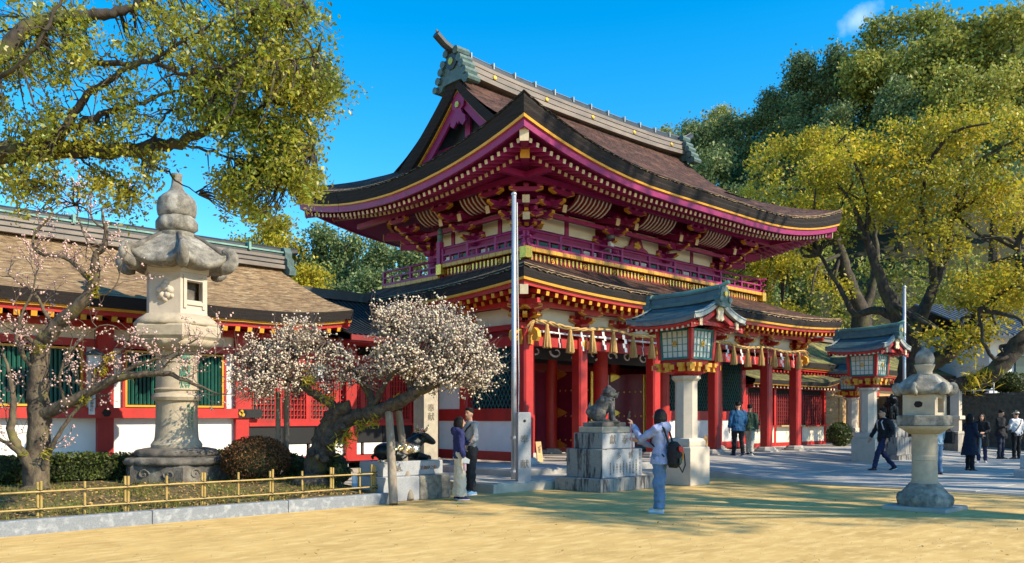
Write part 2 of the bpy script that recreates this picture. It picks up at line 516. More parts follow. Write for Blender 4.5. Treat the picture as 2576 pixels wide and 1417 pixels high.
def link(name, me, parent=None, loc=None, rot=None, scale=None):
    o = bpy.data.objects.new(name, me)
    COL.objects.link(o)
    if parent is not None:
        o.parent = parent
    if loc is not None:
        o.location = loc
    if rot is not None:
        o.rotation_euler = rot
    if scale is not None:
        o.scale = scale
    return o


def tag(o, label=None, cat=None, group=None, kind=None):
    if label:
        o['label'] = label
    if cat:
        o['category'] = cat
    if group:
        o['group'] = group
    if kind:
        o['kind'] = kind
    return o


def thing(name, label, cat, loc=(0, 0, 0), rz=0.0, group=None):
    o = bpy.data.objects.new(name, None)
    COL.objects.link(o)
    o.location = loc
    o.rotation_euler = (0, 0, rz)
    return tag(o, label, cat, group)


def part(name, parent, loc=(0, 0, 0), rz=0.0):
    o = bpy.data.objects.new(name, None)
    COL.objects.link(o)
    o.parent = parent
    o.location = loc
    o.rotation_euler = (0, 0, rz)
    return o


def copy_tree(o, parent=None):
    c = o.copy()
    COL.objects.link(c)
    if parent is not None:
        c.parent = parent
    for ch in [x for x in o.children]:
        copy_tree(ch, c)
    return c


def struct(name, mb, mats, smooth=False, parent=None):
    o = mb.ob(name, mats, parent, smooth)
    if parent is None:
        o['kind'] = 'structure'
    return o


def remesh(mb, vox, smooth=4, noise=0.0, nscale=8.0, seed=0):
    me = bpy.data.meshes.new('tmp')
    me.from_pydata(mb.v, [], mb.f)
    o = bpy.data.objects.new('tmp', me)
    COL.objects.link(o)
    md = o.modifiers.new('r', 'REMESH')
    md.mode = 'VOXEL'
    md.voxel_size = vox
    if smooth:
        s = o.modifiers.new('s', 'SMOOTH')
        s.iterations = smooth
        s.factor = 0.5
    dg = bpy.context.evaluated_depsgraph_get()
    out = bpy.data.meshes.new_from_object(o.evaluated_get(dg))
    bpy.data.objects.remove(o)
    bpy.data.meshes.remove(me)
    if noise:
        nr = [v.normal.copy() for v in out.vertices]
        off = Vector((seed * 3.1, seed * 1.7, 0))
        for v, nn in zip(out.vertices, nr):
            v.co += nn * (mnoise.fractal(v.co * nscale + off, 1.0, 2.0, 3) * noise)
    out.polygons.foreach_set('use_smooth', [True] * len(out.polygons))
    out.update()
    return out


def rm_ob(name, mb, mats, parent, vox, smooth=4, noise=0.0, nscale=8.0, seed=0):
    me = remesh(mb, vox, smooth, noise, nscale, seed)
    me.name = name
    me.materials.append(MATS[mats])
    return link(name, me, parent)


def unit(a):
    return a / np.maximum(np.linalg.norm(a, axis=1, keepdims=True), 1e-9)


def leaf_mesh(name, cen, size, matname, aspect=0.5, up=0.3, out=None, rng=RNG, svar=0.35):
    """one rhombic leaf at each centre"""
    cen = np.asarray(cen, float)
    n = len(cen)
    nr = rng.normal(size=(n, 3)) + np.array([0, 0, up])
    if out is not None:
        nr = nr * 0.8 + out
    nr = unit(nr)
    a = rng.normal(size=(n, 3))
    a = unit(a - nr * (a * nr).sum(1, keepdims=True))
    b = np.cross(nr, a)
    s = (np.asarray(size) * (1 + rng.uniform(-svar, svar, n)))[:, None]
    v = np.empty((n, 4, 3))
    v[:, 0] = cen - a * s * .5
    v[:, 1] = cen + b * s * aspect * .5 + nr * s * 0.07
    v[:, 2] = cen + a * s * .5
    v[:, 3] = cen - b * s * aspect * .5 + nr * s * 0.07
    return quad_mesh(name, v.reshape(-1, 3), matname)


def quad_mesh(name, verts, matname):
    nv = len(verts)
    nf = nv // 4
    me = bpy.data.meshes.new(name)
    me.vertices.add(nv)
    me.vertices.foreach_set('co', np.asarray(verts, np.float32).ravel())
    me.loops.add(nv)
    me.loops.foreach_set('vertex_index', np.arange(nv, dtype=np.int32))
    me.polygons.add(nf)
    me.polygons.foreach_set('loop_start', np.arange(0, nv, 4, dtype=np.int32))
    me.polygons.foreach_set('loop_total', np.full(nf, 4, np.int32))
    me.materials.append(MATS[matname])
    me.update(calc_edges=True)
    return me


def octa_mesh(name, cen, r, matname, rng=RNG):
    """small eight sided buds"""
    cen = np.asarray(cen, float)
    n = len(cen)
    r = np.broadcast_to(np.asarray(r, float), (n,))
    base = np.array([(1, 0, 0), (-1, 0, 0), (0, 1, 0), (0, -1, 0), (0, 0, 1), (0, 0, -1)], float)
    fac = np.array([(0, 2, 4), (2, 1, 4), (1, 3, 4), (3, 0, 4), (2, 0, 5), (1, 2, 5), (3, 1, 5), (0, 3, 5)])
    q = rng.normal(size=(n, 3, 3))
    q, _ = np.linalg.qr(q)
    v = np.einsum('kj,nji->nki', base, q) * r[:, None, None] * rng.uniform(.7, 1.25, (n, 6, 1)) + cen[:, None, :]
    f = (fac[None] + (np.arange(n) * 6)[:, None, None]).reshape(-1, 3)
    me = bpy.data.meshes.new(name)
    me.vertices.add(n * 6)
    me.vertices.foreach_set('co', v.astype(np.float32).ravel())
    nl = f.size
    me.loops.add(nl)
    me.loops.foreach_set('vertex_index', f.astype(np.int32).ravel())
    me.polygons.add(len(f))
    me.polygons.foreach_set('loop_start', np.arange(0, nl, 3, dtype=np.int32))
    me.polygons.foreach_set('loop_total', np.full(len(f), 3, np.int32))
    me.materials.append(MATS[matname])
    me.update(calc_edges=True)
    return me


_TXT = {}


def text_ob(name, body, size, matname, parent, loc, right, up, thick=0.004, sx=1.0):
    """writing as thin solid letters; the text is centred on loc, running along right"""
    key = (body, size, thick, matname)
    if key not in _TXT:
        cu = bpy.data.curves.new(name, 'FONT')
        cu.body = body
        cu.size = size
        cu.align_x = 'CENTER'
        cu.align_y = 'CENTER'
        cu.extrude = thick
        cu.resolution_u = 2
        cu.space_line = 1.0
        t = bpy.data.objects.new('tmp', cu)
        COL.objects.link(t)
        dg = bpy.context.evaluated_depsgraph_get()
        me = bpy.data.meshes.new_from_object(t.evaluated_get(dg))
        bpy.data.objects.remove(t)
        me.materials.clear()
        me.materials.append(MATS[matname])
        me.name = name
        _TXT[key] = me
    me = _TXT[key]
    r, u = Vector(right).normalized() * sx, Vector(up).normalized()
    nn = r.cross(u).normalized()
    o = link(name, me, parent)
    o.matrix_local = Matrix(((r.x, u.x, nn.x, loc[0]), (r.y, u.y, nn.y, loc[1]), (r.z, u.z, nn.z, loc[2]), (0, 0, 0, 1)))
    return o
# ------------------------------------------------------------------ ground
g = MB()
xs = [-400, -150, -60, -30] + list(np.linspace(-22, 26, 49)) + [40, 80, 200, 400]
ys = [-400, -150, -60, -30] + list(np.linspace(-22, 20, 43)) + [40, 80, 200, 400]
g.rows([[(x, y, 0.018 * mnoise.noise(Vector((x * .35, y * .35, 3))) - 0.02 if -22 < x < 26 and -22 < y < 20 else -0.02) for x in xs] for y in ys][::-1])
struct('ground', g, 'sand', True)

# ------------------------------------------------------------------ gate
W, D, INS, EV = 13.9, 8.56, 2.06, 1.24
X0, X1, Y0, Y1 = -EV, W + EV, -EV, D + EV
CXS = [INS, INS + (W - 2 * INS) / 3, INS + 2 * (W - 2 * INS) / 3, W - INS]   # inner column lines
FL = 0.32                                                                    # gate floor
gate = thing('shrine_gate', 'two-storey red shrine gate with sweeping bark roofs and a balcony', 'gate')

US = sorted(set([0, .01, .02, .035, .05, .07, .09, .12, .15, .19, .24, .30, .37, .44, .5]))
US = US + [1 - u for u in US[::-1][1:]]


class Eave:
    def __init__(s, zt, L, R, p, S, K):
        s.zt, s.L, s.R, s.p, s.S, s.K = zt, L, R, p, S, K

    def lift(s, c):
        return s.L * max(0.0, 1 - c / s.R) ** s.p

    def span(s, side):
        return (X0, X1) if side in (0, 2) else (Y0, Y1)

    def pos(s, side, a, r):
        return ((a, Y0 + r), (X1 - r, a), (a, Y1 - r), (X0 + r, a))[side]

    def ring(s, side, r, dz, kl):
        lo, hi = s.span(side)
        out = []
        for u in US:
            a = lo + r + (hi - lo - 2 * r) * u
            c = min(u, 1 - u) * (hi - lo)
            x, y = s.pos(side, a, r)
            out.append((x, y, s.zt + dz + kl * s.lift(c)))
        return out if side in (0, 1) else out[::-1]

    def sweep(s, mb, prof, sides=(0, 1, 2, 3), mi=0):
        for sd in sides:
            for (r1, d1, k1), (r2, d2, k2) in zip(prof[:-1], prof[1:]):
                mb.strip(s.ring(sd, r2, d2, k2), s.ring(sd, r1, d1, k1), mi)

    def sof(s, a, side, r):
        lo, hi = s.span(side)
        c = min(a - lo, hi - a)
        return s.zt + np.interp(r, *s.S) + np.interp(r, *s.K) * s.lift(c)


def rafter_mesh(name, w, h, m1, m2):
    mb = MB()
    mb.box((.5, 0, -h / 2), (1, w, h))
    mb.b2(-.012, 0.006, -w / 2 - .004, w / 2 + .004, -h - .004, .002, 1)
    return mb.mesh(name, [m1, m2])


def rafters(ev, me, parent, sides, step, r1, r2, off, stuff_sides=(), name='rafter'):
    st = MB()
    for sd in sides:
        lo, hi = ev.span(sd)
        n = int((hi - lo - 0.7) / step)
        for i in range(n + 1):
            a = lo + 0.35 + (hi - lo - 0.7) * i / n
            c = min(a - lo, hi - a)
            e = min(r2, c - 0.06)
            if e < r1 + 0.12:
                continue
            x, y = ev.pos(sd, a, r1)
            p = Vector((x, y, ev.sof(a, sd, r1) + off))
            x, y = ev.pos(sd, a, e)
            q = Vector((x, y, ev.sof(a, sd, e) + off))
            d = q - p
            L = d.length
            d.normalize()
            s_ = Vector((0, 0, 1)).cross(d).normalized()
            t_ = d.cross(s_)
            if sd in stuff_sides:
                st.beam(p - t_ * .05, q - t_ * .05, .085, .10)
                continue
            o = link(name, me, parent)
            o.matrix_local = Matrix(((d.x * L, s_.x, t_.x, p.x), (d.y * L, s_.y, t_.y, p.y), (d.z * L, s_.z, t_.z, p.z), (0, 0, 0, 1)))
    if st.v:
        o = st.ob(name, me.materials[0].name, parent)
        o['kind'] = 'stuff'


# ---- upper roof
EU = Eave(8.21, 0.96, 6.0, 2.2, ([0, .2, 1.1, 3.4], [-.60, -.58, -.34, .55]), ([0, .2, 1.1, 3.4], [.8, .8, .72, .10]))
HD = D / 2 + EV
RISE = 3.66
XV, XG = 1.12, 1.75                       # verge and gable wall


def prof_up(d):
    t = d / HD
    return RISE * (.40 * t + .60 * t * t)


def roof_z(ev, c, d, pr):
    return ev.zt + pr + ev.lift(c) * max(0, 1 - d / 5.0) ** 1.6


def up_front(back=False):
    rows = []
    ds = list(np.linspace(0, XV + EV, 12)) + list(np.linspace(XV + EV, HD, 22))[1:]
    for d in ds:
        xa = X0 + d if d < XV + EV else XV
        xb = X1 - d if d < XV + EV else W - XV
        row = []
        for u in US:
            x = xa + (xb - xa) * u
            c = min(u, 1 - u) * (X1 - X0)
            wob = 0.012 * mnoise.noise(Vector((x * 2.3, d * 2.3, 1)))
            row.append((x, Y1 - d if back else Y0 + d, roof_z(EU, c, d, prof_up(d)) + wob))
        rows.append(row)
    return rows if not back else [r[::-1] for r in rows]


def up_side(right=False):
    rows = []
    for d in np.linspace(0, XG + EV + .05, 16):
        row = []
        for u in US:
            y = Y0 + d + (Y1 - Y0 - 2 * d) * u
            c = min(u, 1 - u) * (Y1 - Y0)
            row.append((X1 - d if right else X0 + d, y, roof_z(EU, c, d, prof_up(d))))
        rows.append(row)
    return rows if right else [r[::-1] for r in rows]


ur = MB()
for rw in (up_front(), up_front(True), up_side(), up_side(True)):
    ur.rows(rw)
upper_roof = ur.ob('upper_roof', 'bark_roof', gate, True)
m = MB(); EU.sweep(m, [(0, 0, 1), (.02, -.05, .99), (.015, -.10, .97), (.05, -.18, .93), (.045, -.22, .90), (.10, -.35, .84)])
m.ob('eave_edge', 'bark_edge', upper_roof)
m = MB(); EU.sweep(m, [(.085, -.345, .84), (.10, -.395, .82), (.17, -.397, .82)])
m.ob('eave_board', 'gold_paint', upper_roof)
m = MB(); EU.sweep(m, [(.15, -.39, .82), (.165, -.575, .80), (.24, -.58, .80), (.30, -.545, .80), (1.1, -.34, .72), (3.4, .55, .10)])
m.ob('soffit', 'red_shade_tint', upper_roof)
raf_u = rafter_mesh('rafter', .085, .10, 'red_shade_tint', 'cream_paint')
rafters(EU, raf_u, upper_roof, (0, 3, 1), .235, .36, 1.12, -.03, (1,))
rafters(EU, raf_u, upper_roof, (0, 3, 1), .235, .98, 3.2, -.115, (1,))
m = MB()
for sd in (0, 1, 3):
    m.strip(EU.ring(sd, 1.02, -.36, .73), EU.ring(sd, 1.02, -.46, .73))
    m.strip(EU.ring(sd, 1.10, -.44, .72), EU.ring(sd, 1.02, -.46, .73)) if False else None
m.ob('flying_rafter_purlin', 'red_shade_tint', upper_roof)


def corner_rafter(ev, parent, sx, sy, r1, r2, w, h, o1, o2, red, plate):
    cx, cy = (X0 if sx < 0 else X1), (Y0 if sy < 0 else Y1)
    mb = MB()
    za = ev.zt + np.interp(r1, *ev.S) + np.interp(r1, *ev.K) * ev.L + o1
    zb = ev.zt + np.interp(r2, *ev.S) + np.interp(r2, *ev.K) * ev.L + o2
    p = Vector((cx - sx * r1, cy - sy * r1, za)); q = Vector((cx - sx * r2, cy - sy * r2, zb))
    mb.beam(p, q, w, h)
    d = (p - q).normalized()
    o = mb.ob('corner_rafter', red, parent)
    m2 = MB(); m2.beam(p - d * .01, p + d * .015, w + .03, h + .03)
    m2.ob('end_plate', plate, parent)
    return o


for sx, sy in ((-1, -1), (1, -1), (-1, 1)):
    corner_rafter(EU, upper_roof, sx, sy, .30, 1.25, .19, .30, -.14, -.20, 'red_shade_tint', 'cream_paint')
    corner_rafter(EU, upper_roof, sx, sy, .95, 3.3, .21, .34, -.36, -.30, 'red_shade_tint', 'gold_paint')

def eave_lip(ev, parent, sides, h):
    rl = random.Random(4)
    m = MB()
    for sd in sides:
        lo, hi = ev.span(sd)
        n = int((hi - lo) / .07)
        a_, b_ = [], []
        for i in range(n + 1):
            u = i / n
            a = lo + (hi - lo) * u
            c = min(a - lo, hi - a)
            e = -.012 + rl.uniform(-.012, .006)
            x, y = ev.pos(sd, min(max(a, lo + e), hi - e), e)
            z = ev.zt + ev.lift(c)
            xi, yi = ev.pos(sd, min(max(a, lo + .09), hi - .09), .09)
            a_.append((xi, yi, z + .055)); b_.append((x, y, z - h * rl.uniform(.5, 1.2)))
        if sd in (0, 1):
            m.strip(b_, a_)
        else:
            m.strip(a_, b_)
    m.ob('eave_lip', 'bark_roof_tan', parent)  # ragged bark fringe, its lighter colour painting in a sunlit edge


eave_lip(EU, upper_roof, (0, 1, 3), .05)
# gable ends
for sgn, xv, xg in ((1, XV, XG), (-1, W - XV, W - XG)):
    ds = np.linspace(XV + EV - .25, HD, 18)
    a, b, b2, c_, d_, e_, f_, g_, h_ = [], [], [], [], [], [], [], [], []
    for back in (0, 1):
        for d in (ds if not back else ds[::-1][1:]):
            y = Y0 + d if not back else Y1 - d
            z = EU.zt + prof_up(d)
            fl = sgn * .10 * (1 - (d - ds[0]) / (HD - ds[0]))
            a.append((xv - fl, y, z + .01)); b.append((xv + sgn * .03 - fl, y, z - .20)); b2.append((xv + sgn * .08 - fl, y, z - .40))
            c_.append((xv + sgn * .17, y, z - .41)); d_.append((xv + sgn * .17, y, z - .47)); 
            e_.append((xv + sgn * .24, y, z - .46)); f_.append((xv + sgn * .24, y, z - .82)); g_.append((xv + sgn * .30, y, z - .84)); h_.append((xv + sgn * .30, y, z - .38))
    fl_ = (lambda A, B: (A, B)) if sgn > 0 else (lambda A, B: (B, A))
    m = MB()
    for A, B in ((a, b), (b, b2), (b2, c_)):
        m.strip(*fl_(A, B))
    m.ob('verge', 'bark_edge', upper_roof)
    m = MB(); m.strip(*fl_(c_, d_)); m.strip(*fl_(d_, e_))
    m.ob('verge_line', 'gold_paint', upper_roof)
    m = MB()
    for A, B in ((e_, f_), (f_, g_), (g_, h_)):
        m.strip(*fl_(A, B))
    m.ob('bargeboard', 'red_shade_tint', upper_roof)
    # gable wall
    m = MB()
    wy = []
    for back in (0, 1):
        dd = np.linspace(XG + EV - .1, HD, 10)
        for d in (dd if not back else dd[::-1][1:]):
            wy.append((Y0 + d if not back else Y1 - d, EU.zt + prof_up(d) - .3))
    zb = EU.zt + prof_up(XG + EV) - .45
    n = len(wy)
    m.add([(xg, y, zb) for y, z in wy] + [(xg, y, z) for y, z in wy], [((i, i + 1, n + i + 1, n + i) if sgn < 0 else (i + 1, i, n + i, n + i + 1)) for i in range(n - 1)])
    m.ob('gable_wall', 'black_paint', upper_roof)
    # lattice battens on the gable, tie beam and pendant
    m = MB(); m.b2(xg - .09 * sgn, xg, D / 2 - 1.5, D / 2 + 1.5, zb + .55, zb + .80); m.b2(xg - .08 * sgn, xg, D / 2 - .12, D / 2 + .12, zb, 11.4)
    m.ob('tie_beam', 'red_shade_tint', upper_roof)
    pk = EU.zt + prof_up(HD) - .74
    xq = xv + .20 * sgn
    pend = [(0, .30), (.30, .02), (.26, -.22), (.14, -.28), (.20, -.42), (.34, -.52), (.36, -.70), (.22, -.80), (.10, -.70), (.06, -.62), (0, -.72)]
    poly = pend + [(-x, y) for x, y in pend[::-1][1:-1]]
    m = MB(); m.prism(poly, (xq, D / 2, pk), (0, 1, 0), (0, 0, 1), .07)
    o = m.ob('gable_pendant', 'red_shade_tint', upper_roof)
    m = MB(); m.prism([(.3, .52), (.1, .30), (.30, .0), (0, .22), (-.30, .0), (-.1, .30), (-.3, .52), (0, .60)], (xq - .03 * sgn, D / 2, pk + .05), (0, 1, 0), (0, 0, 1), .05)
    m.lathe([(.10, -.03), (.10, .03)], 6, (0, 0, 0))
    for i in range(len(m.v) - 12, len(m.v)):
        x, y, z = m.v[i]
        m.v[i] = (xq - .05 * sgn + z, D / 2 + x, pk - .13 + y)
    m.ob('gilt_fitting', 'gold_metal', o)

# ridge
ridge = part('ridge', upper_roof)
RX0, RX1 = 1.2, W - 1.2


def rz_lift(x):
    t = abs(x - W / 2) / (W / 2 - 1.2)
    return .16 * t ** 3


def ridge_bar(mb, w, z0, z1, x0, x1, yc=D / 2, n=24, mi=0):
    xs_ = np.linspace(x0, x1, n)
    rows = []
    for x in xs_:
        l = rz_lift(x)
        rows.append([(x, yc - w / 2, z0 + l), (x, yc - w / 2, z1 + l), (x, yc + w / 2, z1 + l), (x, yc + w / 2, z0 + l), (x, yc - w / 2, z0 + l)])
    mb.rows(rows, mi)
    for r, fl in ((rows[0], True), (rows[-1], False)):
        q = r[:4]
        mb.add(q if fl else q[::-1], [(0, 1, 2, 3)], mi)


zr = 11.72
for (w, a, b, mt) in ((.74, 0, .14, 'ridge_board'), (.60, .14, .19, 'copper_dark'), (.66, .19, .34, 'ridge_board'), (.52, .34, .39, 'copper_dark'),
                      (.58, .39, .50, 'ridge_board'), (.44, .50, .58, 'copper_dark')):
    m = MB(); ridge_bar(m, w, zr + a, zr + b, RX0, RX1)
    m.ob('ridge_course', mt, ridge)
m = MB()
pts = [(x, D / 2, zr + .66 + rz_lift(x)) for x in np.linspace(RX0, RX1, 20)]
pts = [(RX0 - .75, D / 2, zr + 1.16), (RX0 - .45, D / 2, zr + .98)] + pts + [(RX1 + .45, D / 2, zr + .98), (RX1 + .75, D / 2, zr + 1.16)]
m.tube(pts, .13, 8, rot=rad(22.5))
m.ob('ridge_log', 'copper_dark', ridge)
m = MB(); m.tube([(p[0], p[1], p[2] + .12) for p in pts], .035, 6)
m.ob('ridge_cap', 'ridge_board', ridge)
clip = MB(); clip.b2(-.02, .02, -.17, .17, 0, .19)
clip = clip.mesh('ridge_clip', 'tile_edge')
for x in np.arange(RX0 + .5, RX1, .92):
    link('ridge_clip', clip, ridge, (x, D / 2, zr + .62 + rz_lift(x)))
crest = MB(); crest.lathe([(.075, 0), (.075, .02), (.05, .035)], 12)
crest = crest.mesh('crest', 'gold_metal')
for x in np.arange(RX0 + 1.3, RX1, 2.3):
    link('crest', crest, ridge, (x, D / 2 - .335, zr + .26 + rz_lift(x)), (rad(90), 0, 0))


def oni(parent, x, sgn):
    m = MB()
    half = [(0, 1.0), (.20, 1.0), (.30, .90), (.30, .76), (.42, .70), (.40, .56), (.52, .50), (.50, .36), (.64, .28), (.66, .10), (.80, .02), (.80, -.14), (.55, -.16), (.42, -.02), (.3, 0)]
    poly = half + [(-a, b) for a, b in half[::-1][:-1]]
    m.prism(poly, (x, D / 2, zr - .10), (0, 1, 0), (0, 0, 1), .30)
    for s in (-1, 1):
        for (yy, zz, r) in ((.38, .62, .12), (.50, .42, .12), (.62, .18, .12), (.76, -.06, .11), (.24, .90, .12)):
            m.tube([(x - .24, D / 2 + s * yy, zr - .10 + zz), (x + .24, D / 2 + s * yy, zr - .10 + zz)], r, 8)
    o = m.ob('ridge_end_ornament', 'verdigris', parent)
    m = MB(); m.tube([(x - sgn * .20, D / 2, zr + .52), (x - sgn * .14, D / 2, zr + .52)], .26, 8, rot=rad(22.5))
    m.ob('boss_ring', 'copper_dark', o)
    m = MB(); m.tube([(x - sgn * .23, D / 2, zr + .52), (x - sgn * .19, D / 2, zr + .52)], .11, 12)
    m.ob('boss', 'gold_metal', o)


oni(ridge, RX0 + .02, 1)
oni(ridge, RX1 - .02, -1)
# lightning wire on the left eave
m = MB()
wp = [Vector(EU.pos(3, a, .35)).to_3d() + Vector((0, 0, roof_z(EU, min(a - Y0, Y1 - a), .35, prof_up(.35)) + .12)) for a in np.linspace(Y1 - 4.6, Y1 - 1.8, 6)]
wp += [Vector((X0 - .05, Y1 - 2.6, 8.75)), Vector((X0 + .05, Y1 - 2.75, 8.1)), Vector((X0 + .3, Y1 - 2.4, 5.2))]
m.tube(wp, .006, 5)
m.ob('conductor_wire', 'black_cord', gate)

# ---- upper storey
up = part('upper_storey', gate)
YW = INS
for i, x in enumerate(CXS):
    for y in (YW, D - YW):
        m = MB(); m.lathe([(.19, 6.0), (.19, 6.78)], 14, (x, y, 0)); m.ob('column', 'red_shade_tint', up, auto=40)
m = MB(); m.lathe([(.19, 6.0), (.19, 6.78)], 14, (INS, D / 2, 0)); m.ob('column', 'red_shade_tint', up, auto=40)


def along(x0, x1, y, z0, z1, t, mt, name, parent, side):
    """a plank on the wall plane: side 0 front (y fixed), side 3 left (x fixed = y arg), side 1 right"""
    m = MB()
    if side == 0:
        m.b2(x0, x1, y - t, y, z0, z1)
    elif side == 3:
        m.b2(y - t, y, x0, x1, z0, z1)
    else:
        m.b2(y, y + t, x0, x1, z0, z1)
    return m.ob(name, mt, parent)


m = MB(); m.b2(INS - .02, W - INS + .02, YW + .03, D - YW - .03, 5.6, 8.6)
m.ob('core_wall', 'dark_red', up)
sides = ((0, INS, W - INS, YW, CXS), (3, YW, D - YW, INS, [YW, D / 2, D - YW]), (1, YW, D - YW, W - INS, [YW, D / 2, D - YW]))
for sd, a0, a1, pl, cols in sides:
    along(a0, a1, pl, 6.70, 6.98, .10 if sd != 1 else .10, 'red_shade_tint', 'tie_beam', up, sd)
    along(a0, a1, pl, 7.66, 7.78, .08, 'red_shade_tint', 'tie_beam', up, sd)
    along(a0, a1, pl, 7.92, 8.10, .08, 'red_shade_tint', 'tie_beam', up, sd)
    along(a0, a1, pl, 6.10, 6.20, .07, 'red_shade_tint', 'sill', up, sd)
    for k in range(len(cols) - 1):
        A, B = cols[k] + .2, cols[k + 1] - .2
        mid = (A + B) / 2
        for (p, q) in ((A + .12, mid - .10), (mid + .10, B - .12)):
            along(p, q, pl - .005 * (1 if sd != 1 else -1), 7.02, 7.62, .045, 'cream_plaster', 'plaster_panel', up, sd)
            along(p, q, pl - .005 * (1 if sd != 1 else -1), 7.80, 7.90, .045, 'cream_plaster', 'plaster_panel', up, sd)
        along(mid - .08, mid + .08, pl, 6.98, 7.66, .07, 'red_shade_tint', 'strut', up, sd)
        # low windows behind the railing
        n = 4
        for j in range(n):
            p, q = A + (B - A) * (j + .1) / n, A + (B - A) * (j + .9) / n
            along(p, q, pl - .002 * (1 if sd != 1 else -1), 6.22, 6.66, .05, ('teal_lattice', 'teal_lattice', 'window_dark', 'plaster')[(j + k) % 4], 'window', up, sd)
# frog-leg strut with gilt carving in the middle bay
xm = W / 2
m = MB()
half = [(0, .46), (.16, .44), (.26, .30), (.34, .12), (.52, .06), (.62, -.02)]
m.prism(half + [(-a, b) for a, b in half[::-1][:-1]], (xm, YW - .12, 7.0), (1, 0, 0), (0, 0, 1), .10)
o = m.ob('frog_leg_strut', 'red_shade_tint', up)
m = MB()
for k in range(14):
    t = k * 2.4
    m.ball((xm + .15 * math.cos(t) * (k / 14), YW - .18, 7.16 + .14 * math.sin(t) * (k / 14)), (.06, .03, .05), 7, 5)
m.ob('carving', 'gold_metal', o)


# bracket sets
def hijiki(mb, L, w, h, c, lateral=True):
    """boat shaped arm centred on c, running along x (lateral) or y"""
    p = [(-L / 2, h), (L / 2, h), (L / 2, h * .45), (L / 2 - .10, h * .12), (L / 2 - .18, 0), (-L / 2 + .18, 0), (-L / 2 + .10, h * .12), (-L / 2, h * .45)]
    if lateral:
        mb.prism(p, c, (1, 0, 0), (0, 0, 1), w)
    else:
        mb.prism(p, c, (0, 1, 0), (0, 0, 1), w)


def bracket_meshes(n, st, rs, b0, red, La):
    arm, gold = MB(), MB()
    arm.lathe([(.17, 0), (.25, b0 * .45), (.25, b0)], 4, (0, 0, 0), rot=rad(45))
    blocks = []
    for k in range(n + 1):
        z = b0 + rs * k
        y = -k * st
        hijiki(arm, La, .11, .12, (0, y, z))
        for s in (-1, 1):
            gold.b2(s * (La / 2), s * (La / 2 + .012), y - .058, y + .058, z + .052, z + .123)
            gold.beam((s * (La / 2 + .008), y, z + .058), (s * (La / 2 - .20), y, z - .004), .122, .022)
            gold.b2(s * (La / 2 + .002), s * (La / 2 - .09), y - .0605, y + .0605, z + .085, z + .126)
            blocks.append((s * (La / 2 - .09), y, z + .12))
        blocks.append((0, y, z + .12))
        if k < n:
            L = (k + 1) * st + .10 + .12
            arm.prism([(.12, .12), (-L + .12, .12), (-L + .12, .05), (-L + .22, .0), (.12, 0)], (0, 0, z + .001), (0, 1, 0), (0, 0, 1), .108)
            gold.b2(-.056, .056, -L + .106, -L + .118, z + .05, z + .124)
            gold.beam((0, -L + .112, z + .054), (0, -L + .26, z - .006), .122, .022)
    return arm.mesh('bracket_set', red), gold.mesh('gilt_end', 'gold_paint'), blocks


bl = MB(); bl.lathe([(.075, 0), (.108, .045), (.108, .095)], 4, rot=rad(45))
BLK = {'red_shade_tint': bl.mesh('bearing_block', ['red_shade_tint']), 'vermilion': bl.mesh('bearing_block', ['vermilion'])}


def place_bracket(ms, red, parent, loc, rz, full=True):
    o = link('bracket_set', ms[0], parent, loc, (0, 0, rz))
    link('gilt_end', ms[1], o)['kind'] = 'stuff'
    for b in ms[2]:
        link('bearing_block', BLK[red], o, b)
    return o


BU = bracket_meshes(3, .43, .24, .16, 'red_shade_tint', .92)
ZB = 6.80
for x in CXS[1:3]:
    place_bracket(BU, 'red_shade_tint', up, (x, YW - .10, ZB), 0)
for y in (D / 2,):
    place_bracket(BU, 'red_shade_tint', up, (INS - .10, y, ZB), rad(-90))
    place_bracket(BU, 'red_shade_tint', up, (W - INS + .10, y, ZB), rad(90))
for cx, cy, angs in ((INS, YW, (0, -45, -90)), (W - INS, YW, (0, 45, 90)), (INS, D - YW, (-90, -135))):
    for a in angs:
        place_bracket(BU, 'red_shade_tint', up, (cx + .10 * math.sin(rad(a)), cy - .10 * math.cos(rad(a)), ZB + (.004 if a % 90 else 0)), rad(a))
# carried purlins and beams of the bracket zone
PO = 1.39
m = MB(); m.b2(INS - PO - .9, W - INS + PO + .9, YW - PO - .08, YW - PO + .08, 7.86, 8.02); m.ob('purlin', 'red_shade_tint', up)
m = MB(); m.b2(INS - PO - .08, INS - PO + .08, YW - PO - .9, D - YW + PO + .9, 7.862, 8.018); m.ob('purlin', 'red_shade_tint', up)
m = MB(); m.b2(W - INS + PO - .08, W - INS + PO + .08, YW - PO - .9, D - YW + PO + .9, 7.862, 8.018); m.ob('purlin', 'red_shade_tint', up)
m = MB(); m.b2(INS - .9, W - INS + .9, YW - .58, YW - .46, 7.28, 7.40); m.ob('purlin', 'red_shade_tint', up)
m = MB(); m.b2(INS - .58, INS - .46, YW - .9, D - YW + .9, 7.282, 7.398); m.ob('purlin', 'red_shade_tint', up)
m = MB(); m.b2(W - INS + .46, W - INS + .58, YW - .9, D - YW + .9, 7.282, 7.398); m.ob('purlin', 'red_shade_tint', up)
# ribbed coving
rib = MB()
cv = [(0, -.16, .14), (0, -.30, .17), (0, -.45, .24), (0, -.60, .36), (0, -.68, .50)]
rib.tube(cv, .022, 6)
rib = rib.mesh('rib', 'plaster', True)


